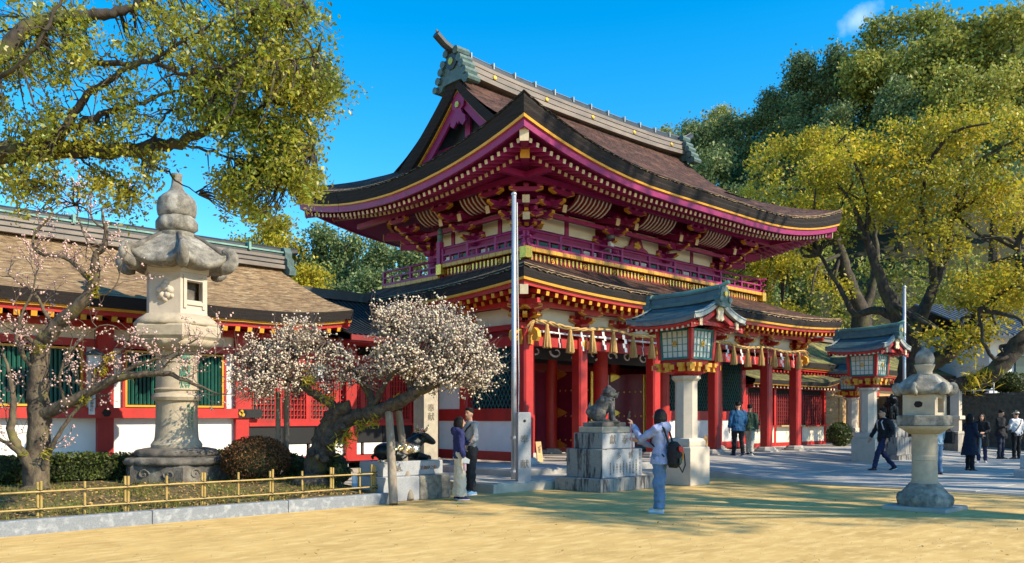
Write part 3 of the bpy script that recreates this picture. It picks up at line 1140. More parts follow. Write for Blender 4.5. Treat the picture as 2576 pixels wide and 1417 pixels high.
def coving(sd, a0, a1, pl, sgn):
    m = MB()
    if sd == 0:
        m.rows([[(x, pl - .02 + p[1] + .05, 7.38 + p[2]) for p in cv] for x in (a1, a0)])
    else:
        m.rows([[(pl + sgn * (-.02 + p[1] + .05) * (1), y, 7.38 + p[2]) for p in cv] for y in ((a0, a1) if sgn > 0 else (a1, a0))])
    o = m.ob('coving', 'dark_red', up)
    n = max(2, int((a1 - a0) / .17))
    for i in range(n):
        a = a0 + (a1 - a0) * (i + .5) / n
        if sd == 0:
            link('rib', rib, o, (a, pl - .02, 7.39))
        else:
            link('rib', rib, o, (pl - sgn * .02, a, 7.39), (0, 0, rad(-90 * sgn)))


for k in range(3):
    coving(0, CXS[k] + .85, CXS[k + 1] - .85, YW - .52, 1)
for a, b in ((YW + .6, D / 2 - .55), (D / 2 + .55, D - YW - .6)):
    coving(3, a, b, INS - .52, 1)
    coving(1, a, b, W - INS + .52, -1)
# tail rafters with pale end plates
for sd, lst in ((0, [x + dx for x in CXS for dx in (-.45, .45)][1:-1]), (3, [YW + .5, D / 2 - .45, D / 2 + .45])):
    for a in lst:
        m, m2 = MB(), MB()
        if sd == 0:
            p, q = Vector((a, YW - .1, 7.70)), Vector((a, YW - 1.08, 7.44))
        else:
            p, q = Vector((INS - .1, a, 7.70)), Vector((INS - 1.08, a, 7.44))
        m.beam(p, q, .13, .17)
        dd = (q - p).normalized()
        m2.beam(q - dd * .004, q + dd * .014, .16, .21)
        o = m.ob('tail_rafter', 'red_shade_tint', up)
        m2.ob('end_plate', 'cream_paint', o)
# corner beam heads under the upper eave
for sx, sy, cx, cy in ((-1, -1, INS, YW), (1, -1, W - INS, YW), (-1, 1, INS, D - YW)):
    for r, z in ((1.15, 7.42), (.75, 7.10)):
        p = Vector((cx, cy, z)); q = Vector((cx + sx * r, cy + sy * r, z))
        m = MB(); m.beam(p, q, .15, .17); o = m.ob('corner_beam', 'red_shade_tint', up)
        m = MB(); dd = (q - p).normalized(); m.beam(q, q + dd * .016, .20, .21); m.ob('end_plate', 'cream_paint', o)
for sx, yy in ((-1, D / 2), (1, D / 2)):
    x = INS if sx < 0 else W - INS

# ---- balcony
bal = part('balcony', gate)
IB = .84
BZ = 6.12
bx0, bx1, by0 = IB, W - IB, IB
ymid, yend = 4.55, D - IB
DROP = .30
m = MB(); m.b2(bx0 + .06, bx1 - .06, by0 + .06, ymid, BZ - .10, BZ - .005); m.ob('floor', 'red_shade_tint', bal)
m = MB(); m.b2(bx0 + .06, bx1 - .06, ymid, yend - .06, BZ - DROP - .10, BZ - DROP - .005); m.ob('floor', 'red_shade_tint', bal)
m = MB(); m.b2(bx0 + .10, bx1 - .10, by0 + .10, ymid - .04, 5.55, BZ - .14); m.b2(bx0 + .12, bx1 - .12, ymid - .03, yend - .1, 5.3, BZ - DROP - .14)
m.ob('skirt', 'dark_red', bal)
tile = MB(); tile.box((0, 0, 0), (.262, .10, .118), ch=.012)
tile = tile.mesh('gilt_board_end', 'gold_paint')
tong = MB()
tong.prism([(-.032, .10), (.032, .10), (.032, -.05), (0, -.10), (-.032, -.05)], (0, 0, 0), (1, 0, 0), (0, 0, 1), .016)
tong = tong.mesh('tongue_ornament', 'gold_metal')
swl = MB()
for k in range(3):
    t0 = k * 2.094
    pp = [(.092 * (1 - .8 * j / 8) * math.cos(t0 + j * .42), 0, .092 * (1 - .8 * j / 8) * math.sin(t0 + j * .42)) for j in range(9)]
    swl.tube(pp, [.016 - .0007 * j for j in range(9)], 5)
swl = swl.mesh('swirl_ornament', 'gold_metal', True)


def bal_side(side, a0, a1, fix, dz):
    L = a1 - a0
    n = int(L / .275)
    for i in range(n):
        a = a0 + L * (i + .5) / n
        loc = (a, fix, BZ + dz - .06) if side == 0 else (fix, a, BZ + dz - .06)
        link('gilt_board_end', tile, bal, loc, (0, 0, 0 if side == 0 else rad(-90) if side == 3 else rad(90)))
    k = int(L / .165)
    for i in range(k):
        a = a0 + L * (i + .5) / k
        me, nm = (swl, 'swirl_ornament') if i % 8 == 6 else (tong, 'tongue_ornament')
        off = .085
        if side == 0:
            loc = (a, fix + off, BZ + dz - .245)
        else:
            loc = (fix + (off if side == 3 else -off), a, BZ + dz - .245)
        link(nm, me, bal, loc, (0, 0, 0 if side == 0 else rad(-90) if side == 3 else rad(90)))
    # railing
    def P(a, o=0.0):
        return (a, fix + o) if side == 0 else (fix + (o if side == 3 else -o), a)
    def bar(a, b, z, h, w, nm='rail'):
        m = MB()
        x_, y_ = P(a, .06); u_, v_ = P(b, .06)
        m.beam((x_, y_, z + dz), (u_, v_, z + dz), w, h)
        return m.ob(nm, 'red_shade_tint', bal)
    ex = .22
    bar(a0 - ex * .6, a1 + (ex * .6 if dz == 0 and side == 0 else 0), BZ + .045, .085, .09)
    bar(a0 - ex * .8, a1 + (ex * .8 if dz == 0 and side == 0 else 0), BZ + .27, .05, .07)
    m = MB()
    x_, y_ = P(a0 - ex, .06); u_, v_ = P(a1 + (ex if dz == 0 and side == 0 else 0), .06)
    m.tube([(x_, y_, BZ + .475 + dz), ((x_ + u_) / 2, (y_ + v_) / 2, BZ + .47 + dz), (u_, v_, BZ + .475 + dz)], .038, 8)
    m.ob('top_rail', 'red_shade_tint', bal, True)
    n = max(2, round(L / 1.35))
    for i in range(n + 1):
        a = a0 + L * i / n
        x_, y_ = P(min(max(a, a0 + .05), a1 - .05), .06)
        m = MB(); m.box((x_, y_, BZ + .25 + dz), (.085, .085, .44)); m.ob('rail_post', 'red_shade_tint', bal)
        if i < n:
            for q in (.33, .67):
                x_, y_ = P(a + L / n * q, .06)
                m = MB(); m.box((x_, y_, BZ + .16 + dz), (.06, .05, .18)); m.ob('baluster', 'red_shade_tint', bal)


bal_side(0, bx0 + .05, bx1 - .05, by0, 0)
bal_side(3, by0 + .05, ymid, bx0, 0)
bal_side(3, ymid + .1, yend, bx0 + .03, -DROP)
bal_side(1, by0 + .05, ymid, bx1, 0)
for x, y in ((bx0 + .03, by0 + .03), (bx1 - .03, by0 + .03), (bx0 + .03, ymid), (bx0 + .06, yend)):
    dz = -DROP if y > ymid + .2 else 0
    m = MB(); m.box((x, y, BZ - .16 + dz), (.24, .24, .34), ch=.02); m.ob('corner_box', 'gold_metal', bal)
m = MB(); m.box((bx0 + .06, ymid + .10, BZ + .2), (.16, .16, 1.0)); o = m.ob('newel_post', 'red_shade_tint', bal)
m = MB(); m.lathe([(.085, 0), (.095, .03), (.085, .06), (.085, .20), (.10, .22), (.05, .25), (.06, .29), (.09, .34), (.06, .40), (.01, .45)], 14, (bx0 + .06, ymid + .10, BZ + .69)); m.ob('onion_finial', 'verdigris', o, auto=50)

# ---- lower roof
EL = Eave(4.90, .22, 4.5, 2.0, ([0, .2, .75, 1.6], [-.45, -.44, -.32, .0]), ([0, .2, .75, 1.6], [.85, .85, .8, .3]))


def low_rows(side):
    rows = []
    for d in np.linspace(0, 2.35, 10):
        t = d / 2.35
        r = []
        for i, p in enumerate(EL.ring(side, d, 0, max(0, 1 - d / 3))):
            r.append((p[0], p[1], p[2] + .95 * (.55 * t + .45 * t * t) + .014 * mnoise.noise(Vector((p[0] * 3, p[1] * 3, 2)))))
        rows.append(r)
    return rows[::-1] if False else rows


lr = MB()
for sd in range(4):
    lr.rows(low_rows(sd))
lower_roof = lr.ob('lower_roof', 'bark_roof', gate, True)
eave_lip(EL, lower_roof, (0, 1, 3), .07)
m = MB(); EL.sweep(m, [(0, 0.002, 1), (.02, -.08, .98), (.01, -.12, .96), (.06, -.28, .88)]); m.ob('eave_edge', 'bark_edge', lower_roof)
m = MB(); EL.sweep(m, [(.05, -.275, .88), (.06, -.335, .88), (.15, -.337, .88)]); m.ob('eave_board', 'gold_paint', lower_roof)
m = MB(); EL.sweep(m, [(.12, -.33, .87), (.13, -.44, .86), (.20, -.435, .85), (.75, -.315, .8), (1.6, .02, .3)]); m.ob('soffit', 'vermilion', lower_roof)
raf_l = rafter_mesh('rafter', .095, .10, 'vermilion', 'gold_paint')
rafters(EL, raf_l, lower_roof, (0, 3, 1), .31, .17, .80, -.006, (1,))
rafters(EL, raf_l, lower_roof, (0, 3, 1), .31, .66, 1.5, -.118, (1,))
for sx, sy in ((-1, -1), (1, -1), (-1, 1)):
    corner_rafter(EL, lower_roof, sx, sy, .16, 1.5, .17, .20, -.11, -.12, 'vermilion', 'cream_paint')

# ---- lower storey
lo = part('lower_storey', gate)
plinth = MB()
plinth.lathe([(.40, 0), (.40, .05), (.34, .055), (.33, .10), (.27, .15)], 8, rot=rad(22.5))
plinth.box((0, 0, -.02), (.72, .72, .06))
plinth = plinth.mesh('plinth', 'stone_paving')
post = MB()
c_ = .045
sq = [(-.17, -.17 + c_), (-.17 + c_, -.17), (.17 - c_, -.17), (.17, -.17 + c_), (.17, .17 - c_), (.17 - c_, .17), (-.17 + c_, .17), (-.17, .17 - c_)]
post.prism(sq, (0, 0, 2.1), (1, 0, 0), (0, 1, 0), 3.36)
post = post.mesh('post', 'vermilion')
rnd = MB(); rnd.lathe([(.225, .40), (.235, 1.5), (.225, 4.6)], 20)
rnd = soft(rnd.mesh('round_column', 'vermilion'))
SY = 2.3
fronts = [0.0] + CXS + [W]
for x in fronts:
    o = link('post', post, lo, (x, 0, 0)); link('plinth', plinth, o, (0, 0, FL))
for x in (0, W):
    for y in (SY, D / 2, D - SY, D):
        o = link('post', post, lo, (x, y, 0)); link('plinth', plinth, o, (0, 0, FL))
for x in CXS:
    for y in (INS, D / 2, D - INS):
        o = link('round_column', rnd, lo, (x, y, 0)); link('plinth', plinth, o, (0, 0, FL))
# tie beams on the front and sides
for k in range(5):
    a, b = fronts[k] + .16, fronts[k + 1] - .16
    m = MB(); m.b2(a, b, -.085, .085, 3.34, 3.60); m.ob('tie_beam', 'vermilion', lo)
m = MB(); m.b2(-.35, W + .35, -.12, .12, 3.76, 3.90); m.ob('head_beam', 'vermilion', lo)
for x in (0, W):
    m = MB(); m.b2(x - .12, x + .12, .125, D, 3.762, 3.898); m.ob('head_beam', 'vermilion', lo)
    ys_ = [0, SY, D / 2, D - SY, D]
    for k in range(4):
        m = MB(); m.b2(x - .085, x + .085, ys_[k] + .16, ys_[k + 1] - .16, 3.34, 3.60); m.ob('tie_beam', 'vermilion', lo)
# gilt nose plates where the tie beams pass the posts
for x in fronts:
    m = MB(); m.b2(x - .09, x + .09, -.200, -.185, 3.35, 3.59); m.ob('gilt_plate', 'gold_paint', lo)
for y in (0, SY):
    m = MB(); m.b2(-.200, -.185, y - .09, y + .09, 3.35, 3.59); m.ob('gilt_plate', 'gold_paint', lo)
BL_ = bracket_meshes(1, .38, .20, .12, 'vermilion', .86)
for x in fronts[1:-1]:
    place_bracket(BL_, 'vermilion', lo, (x, -.02, 3.90), 0)
for x in [(a + b) / 2 for a, b in zip(fronts[1:-2], fronts[2:-1])]:
    place_bracket(BL_, 'vermilion', lo, (x, -.02, 3.90), 0)
for y in (SY, D / 2):
    place_bracket(BL_, 'vermilion', lo, (-.02, y, 3.90), rad(-90))
    place_bracket(BL_, 'vermilion', lo, (W + .02, y, 3.90), rad(90))
for cx, angs in ((0, (0, -45, -90)), (W, (0, 45, 90))):
    for a in angs:
        place_bracket(BL_, 'vermilion', lo, (cx, 0, 3.90 + (.003 if a % 90 else 0)), rad(a))
m = MB(); m.b2(-.9, W + .9, -.46, -.34, 4.30, 4.42); m.ob('purlin', 'vermilion', lo)
m = MB(); m.b2(-.46, -.34, -.9, D, 4.302, 4.418); m.ob('purlin', 'vermilion', lo)
m = MB(); m.b2(W + .34, W + .46, -.9, D, 4.302, 4.418); m.ob('purlin', 'vermilion', lo)
for k in range(5):
    a, b = fronts[k] + .2, fronts[k + 1] - .2
    m = MB(); m.b2(a, b, .0, .05, 3.92, 4.34); m.ob('plaster_panel', 'cream_plaster', lo)
for a, b in ((.2, SY - .2), (SY + .2, D / 2 - .2)):
    m = MB(); m.b2(0, .05, a, b, 3.92, 4.34); m.ob('plaster_panel', 'cream_plaster', lo)
    m = MB(); m.b2(-.02, .04, a - .04, b + .04, 3.60, 3.76); m.ob('plaster_panel', 'dark_red', lo)
# scrolled nosings on the corner posts
scr = MB()
scr.prism([(0, .18), (.22, .20), (.34, .10), (.36, -.04), (.28, -.14), (.16, -.12), (.14, -.02), (.20, .02), (.12, .08), (0, .02)], (0, 0, 0), (1, 0, 0), (0, 0, 1), .12)
scr = scr.mesh('scroll_nosing', 'gold_paint')
for x, y, a in ((-.16, 0, 180), (0, -.16, -90), (W + .16, 0, 0), (W, -.16, -90)):
    link('scroll_nosing', scr, lo, (x, y, 3.56), (0, 0, rad(a)))


def lattice(name, parent, x0, x1, y, z0, z1, axis, step=.145):
    """diagonal lattice with a dark void behind; axis 0: in the plane y = const, 1: in the plane x = const"""
    root = part(name, parent)
    hw, hh = x1 - x0, z1 - z0
    k = hh / 1.75
    T = (lambda a, z, d=0: (a, y + d, z)) if axis == 0 else (lambda a, z, d=0: (y + d, a, z))
    m = MB()
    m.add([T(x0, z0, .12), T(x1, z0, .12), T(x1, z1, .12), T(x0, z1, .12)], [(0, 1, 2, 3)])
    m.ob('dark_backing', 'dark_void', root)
    sl = 1.75
    for sg, dd in ((1, 0), (-1, .012)):
        n = int((hw + hh / sl) / step)
        for i in range(n + 1):
            s = -hh / sl + i * step
            if sg > 0:
                a0_, z0_ = s, 0.0
                a1_, z1_ = s + hh / sl, hh
            else:
                a0_, z0_ = s, hh
                a1_, z1_ = s + hh / sl, 0.0
            # clip to the frame
            t0, t1 = 0.0, 1.0
            da = a1_ - a0_
            t0 = max(t0, (0 - a0_) / da); t1 = min(t1, (hw - a0_) / da)
            if t1 - t0 < .03:
                continue
            p = T(x0 + a0_ + da * t0, z0 + z0_ + (z1_ - z0_) * t0, dd)
            q = T(x0 + a0_ + da * t1, z0 + z0_ + (z1_ - z0_) * t1, dd)
            m = MB(); m.beam(p, q, .012, .020, up=(0, 1, 0) if axis == 0 else (1, 0, 0))
            m.ob('lattice_bar', 'teal_lattice', root)
    return root


def side_bay(y0, y1, x, lat):
    m = MB(); m.b2(x - .05, x + .05, y0 + .16, y1 - .16, 1.40, 1.73); m.ob('rail_board', 'vermilion', lo)
    m = MB(); m.b2(x - .02, x + .05, y0 + .16, y1 - .16, .60, 1.40); m.ob('plaster_panel', 'plaster', lo)
    m = MB(); m.b2(x - .06, x + .06, y0 + .16, y1 - .16, .36, .60); m.ob('ground_sill', 'vermilion', lo)
    if lat:
        lattice('diagonal_lattice', lo, y0 + .17, y1 - .17, x, 1.73, 3.34, 1)
    else:
        m = MB(); m.b2(x - .02, x + .05, y0 + .16, y1 - .16, 1.73, 3.34); m.ob('plaster_panel', 'plaster', lo)


side_bay(0, SY, 0, True)
side_bay(SY, D / 2 - .6, 0, False)


def front_bay(x0, x1, y, lat=True):
    m = MB(); m.b2(x0, x1, y - .05, y + .05, 1.40, 1.73); m.ob('rail_board', 'vermilion', lo)
    m = MB(); m.b2(x0, x1, y - .02, y + .05, .60, 1.40); m.ob('plaster_panel', 'plaster', lo)
    m = MB(); m.b2(x0, x1, y - .06, y + .06, .36, .60); m.ob('ground_sill', 'vermilion', lo)
    lattice('diagonal_lattice', lo, x0, x1, y, 1.73, 3.7, 0)
    m = MB(); m.b2(x0, x1, y - .07, y + .07, 3.70, 3.95); m.ob('tie_beam', 'vermilion', lo)


front_bay(CXS[2] + .2, CXS[3] - .2, INS)
front_bay(CXS[3] + .2, W - .17, INS + .02)
m = MB(); m.b2(CXS[0] + .2, CXS[2] - .2, INS - .08, INS + .08, 3.72, 3.98); m.ob('tie_beam', 'vermilion', lo)
# middle wall: panels left and right of the doorway
YD = D / 2
for a, b in ((.17, CXS[0] - .2), (CXS[0] + .2, CXS[1] - .2), (CXS[2] + .2, CXS[3] - .2), (CXS[3] + .2, W - .17)):
    n = max(2, int((b - a) / .42))
    for i in range(n):
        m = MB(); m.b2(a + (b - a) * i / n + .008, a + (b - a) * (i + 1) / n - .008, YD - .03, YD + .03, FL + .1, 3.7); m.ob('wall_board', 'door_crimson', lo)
m = MB(); m.b2(.1, W - .1, YD - .10, YD + .10, 3.05, 3.3); m.ob('lintel', 'dark_red', lo)
m = MB(); m.b2(.1, W - .1, YD - .08, YD + .06, 3.3, 4.6); m.ob('transom_wall', 'black_paint', lo)
m = MB(); m.b2(CXS[1] + .2, CXS[2] - .2, YD - .12, YD + .12, FL + .0, FL + .16); m.ob('threshold', 'dark_red', lo)
# black transom with white cloud scrolls, left bay
tr = MB(); tr.b2(.35, CXS[2] - .3, INS - .02, INS + .03, 3.22, 3.72)
tr = tr.ob('cloud_transom', 'black_paint', lo)
for k in range(9):
    xx = .7 + k * .85
    m = MB()
    pp = [(xx + .28 * (1 - j / 11) * math.cos(j * .62 + k), INS - .03, 3.46 + .17 * (1 - j / 13) * math.sin(j * .62 + k)) for j in range(10)]
    m.tube(pp, [.035 - .002 * j for j in range(10)], 6)
    m.ob('cloud_scroll', 'plaster', tr)
# open door leaves
for sx, x in ((1, CXS[1] + .24), (-1, CXS[2] - .24)):
    leaf = part('door_leaf', lo, (x, YD - .12, 0))
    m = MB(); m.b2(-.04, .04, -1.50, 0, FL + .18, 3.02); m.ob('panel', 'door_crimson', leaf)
    for z in (.75, 1.55, 2.4):
        for yy in np.linspace(-1.38, -.14, 6):
            m = MB(); m.ball((-.045 * 1, yy, z), (.02, .035, .035), 8, 5); m.ob('stud', 'gold_metal', leaf, True)
    for z in (FL + .25, 1.66, 2.95):
        m = MB(); m.prism([(0, -.18), (-.34, -.06), (-.46, 0), (-.34, .06), (0, .18)], (-.052, -.02, z), (0, 1, 0), (0, 0, 1), .012); m.ob('strap_hinge', 'gold_metal', leaf)
    m = MB(); m.b2(-.055, .055, -1.525, -1.495, FL + .2, 3.0); m.ob('edge_plate', 'gold_metal', leaf)
# pale notice board leaning in the passage
m = MB(); m.b2(7.45, 7.95, 3.95, 4.0, FL + .55, 3.0); m.ob('notice_board', 'plaster', lo)
# ceiling of the passage and rear wall shade
m = MB(); m.b2(.2, W - .2, .2, D - .2, 4.62, 4.68); m.ob('ceiling', 'dark_red', lo)
# flood lamp with camera on the upper storey
lamp = thing('flood_lamp', 'grey flood lamp and camera clamped to the balcony column of the gate', 'lamp', (CXS[1] - .02, YW - .42, 7.05))
m = MB(); m.lathe([(.05, 0), (.12, .06), (.14, .20), (.11, .26)], 14); m.ob('housing', 'tile_grey', lamp, auto=40)
m = MB(); m.box((0, -.02, -.14), (.16, .12, .20), ch=.02); m.ob('camera_box', 'white_glass', lamp)
m = MB(); m.ball((.16, -.05, -.33), (.13, .12, .15), 12, 8); m.ob('speaker_dome', 'red_shade_tint', lamp, True)
m = MB(); m.beam((0, .02, -.25), (0, .32, -.25), .05, .05); m.beam((0, 0, -.40), (0, 0, .02), .04, .04); m.ob('bracket_arm', 'steel', lamp)

# ---- straw rope with tassels and paper streamers
rope = thing('straw_rope', 'twisted straw rope with tassels and white paper strips across the gate front', 'rope')
NT = 16
tx = [.43 + i * .872 for i in range(NT)]


def rope_pt(x):
    s = math.sin((x - .1) / 2.78 * math.pi) ** 2
    return Vector((x, -.36, 3.93 - .10 * s))


m = MB()
pts = [rope_pt(x) for x in np.linspace(.0, W, 260)]
for ph in (0, 2.094, 4.189):
    pp = [p + Vector((0, 0.026 * math.cos(i * .42 + ph), .026 * math.sin(i * .34 + ph))) for i, p in enumerate(pts)]
    m.tube(pp, .030, 6)
m.ob('strand', 'straw', rope, True)
tas = MB()
rg = random.Random(3)
for i in range(46):
    t = i * 2.39996
    r = math.sqrt((i + .5) / 46)
    a, b = .045 * r, .135 * r
    tas.tube([(math.cos(t) * a, math.sin(t) * a, -.06), (math.cos(t) * (a + b) / 1.75, math.sin(t) * (a + b) / 1.75, -.34), (math.cos(t) * b, math.sin(t) * b, -.60 + rg.uniform(-.02, .02))], [.012, .016, .016], 4)
tas.lathe([(.03, .02), (.055, -.02), (.05, -.10), (.06, -.12)], 10)
tas.tube([(0, 0, 0), (0, 0, .1)], .014, 5)
tas = tas.mesh('tassel', 'straw')
for x in tx:
    p = rope_pt(x)
    link('tassel', tas, rope, (x, -.36, p.z - .05), (0, 0, rg.uniform(0, 6)), (.85, .85, .98))


def shide_mesh():
    m = MB()
    w, h = .085, .13
    x = 0
    z = 0
    for k in range(4):
        x0_ = (k % 2) * .05 - .03 + (k * .006)
        m.add([(x0_, -.002 * k, z), (x0_ + w, .01, z), (x0_ + w + .015, .012, z - h), (x0_ + .015, -.008, z - h)], [(0, 1, 2, 3)])
        m.add([(x0_, .003 - .002 * k, z), (x0_ + w, .013, z), (x0_ + w + .015, .016, z - h), (x0_ + .015, -.004, z - h)], [(3, 2, 1, 0)])
        z -= h * .92
    m.tube([(0.01, 0, .09), (.01, 0, -.01)], .006, 4)
    return m.mesh('paper_strip', 'paper_white')


shd = shide_mesh()
for x in tx[:-1]:
    p = rope_pt(x + .436)
    link('paper_strip', shd, rope, (x + .42, -.37, p.z - .08), (0, 0, rg.uniform(-.5, .5)))
# frayed ends
for x0_, sg in ((.0, -1), (W, 1)):
    m = MB()
    for i in range(26):
        d = Vector((sg * rg.uniform(.10, .30), rg.uniform(-.10, .06), rg.uniform(-.32, -.02)))
        p = Vector((x0_, -.36, 3.93))
        m.tube([p, p + d * .5 + Vector((0, 0, .05)), p + d], [.010, .009, .004], 4)
    m.ob('frayed_end', 'straw', rope)
m = MB(); m.tube([(.3, -.20, 3.70), (3.4, -.20, 3.70)], .03, 8); m.ob('light_tube', 'white_glass', lo)
m = MB(); m.tube([(3.9, -.20, 3.70), (7.0, -.20, 3.70)], .03, 8); m.ob('light_tube', 'white_glass', lo)
# inclined notice boards standing in front of the gate
for x, y, lab in ((.72, .22, 'small wooden notice board leaning at the gate left of the guardian statue'), (10.75, 1.75, 'small wooden notice board leaning at the gate by the right lattice')):
    t = thing('notice_board', lab, 'sign', (x, y, FL))
    m = MB(); m.box((0, 0, .26), (.20, .03, .54), mtx=Matrix.Translation((0, 0, .27)) @ Matrix.Rotation(rad(-9), 4, 'X')); m.ob('board', 'wood_new', t)
    text_ob('lettering', '参\n拝\n順\n路', .085, 'engraved', t, (0, -.022, .28), (1, 0, 0), (0, -.155, 1), .003)
# ------------------------------------------------------------------ platform, paving, bed
XR = 3.3                      # left of here the gate stands on two steps, right of here the paving ramps up to it


def ramp(y):
    return float(np.interp(y, [-40, -5.2, -.9, 20], [.0, .0, .295, .300]))


m = MB()
m.b2(-3.6, XR, -2.95, 12.5, -.2, .150, ch=.015)
struct('step_lower', m, 'stone_warm')
m = MB()
m.b2(-1.9, XR, -1.75, 12.2, 0, .300, ch=.015)
struct('step_upper', m, 'stone_paving')
# slabs laid on the steps and on the approach: each a stone of its own
slab_m = {}


def slab(parent, x0, x1, y0, y1, z, h, mt):
    key = (round(x1 - x0, 3), round(y1 - y0, 3), h, mt)
    if key not in slab_m:
        s = MB(); s.box((0, 0, 0), (x1 - x0 - .012, y1 - y0 - .012, h), ch=.006)
        slab_m[key] = s.mesh('paving_slab', mt)
    o = link('paving_slab', slab_m[key], parent, ((x0 + x1) / 2, (y0 + y1) / 2, z - h / 2 + random.uniform(-.003, .003)))
    return o


m = MB()
ry = [-40, -12, -9, -7, -5.2] + list(np.linspace(-4.8, -.9, 12)) + [0, 6, 14]
m.rows([[(x, y, ramp(y) + .004) for x in (XR, 8, 16, 26, 36)] for y in ry[::-1]][::-1])
m.rows([[(XR, y, ramp(y) + .004) for y in ry[::-1]], [(XR, y, -.1) for y in ry[::-1]]])
pave = struct('pavement', m, 'stone_paving')
rg = random.Random(11)
for i in range(12):
    x = XR + .05
    row_y = -.9 - i * .95
    while x < 13.5:
        wdt = rg.choice((.9, 1.2, 1.2, 1.5))
        yc = row_y - .475
        o = slab(pave, x, x + wdt, row_y - .95, row_y, ramp(yc) + .026, .05, 'stone_paving')
        o.rotation_euler = (math.atan2(ramp(row_y) - ramp(row_y - .95), .95), 0, 0)
        x += wdt
step_lo = bpy.data.objects['step_lower']
x = -3.55
while x < XR - 1.3:
    wdt = rg.choice((.8, 1.1, 1.4))
    slab(step_lo, x, x + wdt, -2.9, -1.8, .172, .04, 'stone_warm')
    x += wdt
step_up = bpy.data.objects['step_upper']
for j in range(3):
    x = -1.85
    while x < XR - 1.3:
        wdt = rg.choice((.9, 1.2, 1.5))
        slab(step_up, x, x + wdt, -1.7 + j * .9, -.8 + j * .9, .318, .04, 'stone_paving')
        x += wdt
# kerb stones lining the lower step, seen from the left
for i in range(5):
    slab(step_lo, -3.72, -3.58, -2.95 + i * 1.3, -1.65 + i * 1.3, .16, .20, 'stone_warm')
# planting bed
KY = -3.05
KX1 = -6.2
bed = MB()
bx = np.linspace(-17, KX1 - .1, 46)
byy = np.linspace(KY + .1, 3.2, 26)
bed.rows([[(x, y, .13 + .05 * mnoise.noise(Vector((x * 1.3, y * 1.3, 0))) + .16 * min(1, (y - KY) / 2.4)) for x in bx] for y in byy[::-1]])
struct('planting_bed', bed, 'soil', True)
kerb = bpy.data.objects.new('kerb', None); COL.objects.link(kerb); kerb['kind'] = 'structure'
kx = [-20, -17.6, -15.2, -12.95, -10.35, -8.25, KX1]
for a, b in zip(kx[:-1], kx[1:]):
    m = MB(); m.box(((a + b) / 2, KY, .06), (b - a - .012, .17, .22), ch=.014); m.ob('kerb_stone', 'granite_kerb', kerb)
for y in (-2.3, -.9):
    m = MB(); m.box((KX1 - .085, y + .05, .06), (.17, 1.38, .22), ch=.014); m.ob('kerb_stone', 'granite_kerb', kerb)
m = MB(); m.b2(-20, -3.4, 2.9, 9.5, -.1, .36); struct('corridor_base', m, 'stone_paving')
m = MB(); m.b2(-6.1, -3.62, -.6, 2.9, -.1, .145); struct('side_paving', m, 'stone_warm')

# leaf litter and tufts of grass in the bed (too many to count)
n = 5200
c = np.column_stack([RNG.uniform(-14.5, KX1 - .25, n), KY + .15 + RNG.beta(1, 1.6, n) * 4.2, np.zeros(n)])
c[:, 2] = [.135 + .05 * mnoise.noise(Vector((p[0] * 1.3, p[1] * 1.3, 0))) + .16 * min(1, (p[1] - KY) / 2.4) + .012 for p in c]
o = link('leaf_litter', leaf_mesh('leaf_litter', c, .055, 'litter', .5, 2.6))
tag(o, 'dry brown leaves scattered over the planting bed behind the bamboo fence', 'leaf litter', kind='stuff')
n = 3800
cl = RNG.uniform(0, 1, (60, 2)) * [8, 3.4] + [-14.5, KY + .2]
k = RNG.integers(0, 60, n)
b = cl[k] + RNG.normal(0, .22, (n, 2))
b[:, 0] = np.clip(b[:, 0], -16, KX1 - .25); b[:, 1] = np.clip(b[:, 1], KY + .13, 3)
v = np.empty((n, 4, 3))
an = RNG.uniform(0, 6.28, n); h = RNG.uniform(.04, .13, n)
z0 = .13 + .16 * np.minimum(1, (b[:, 1] - KY) / 2.4)
dx, dy = np.cos(an) * .006, np.sin(an) * .006
lx, ly = RNG.normal(0, .03, n), RNG.normal(0, .03, n)
v[:, 0] = np.column_stack([b[:, 0] - dx, b[:, 1] - dy, z0]); v[:, 1] = np.column_stack([b[:, 0] + dx, b[:, 1] + dy, z0])
v[:, 2] = np.column_stack([b[:, 0] + dx * .2 + lx, b[:, 1] + dy * .2 + ly, z0 + h]); v[:, 3] = np.column_stack([b[:, 0] - dx * .2 + lx, b[:, 1] - dy * .2 + ly, z0 + h])
o = link('grass_tufts', quad_mesh('grass_tufts', v.reshape(-1, 3), 'grass'))
tag(o, 'thin green grass tufts growing in the planting bed', 'grass', kind='stuff')

# ------------------------------------------------------------------ left corridor building
YC = 3.63
cor = thing('corridor_building', 'long low corridor with tan bark roof, white walls and green slatted windows', 'building')
CC = [-.75, -2.95, -5.94, -8.97, -11.98, -15.0, -18.0]


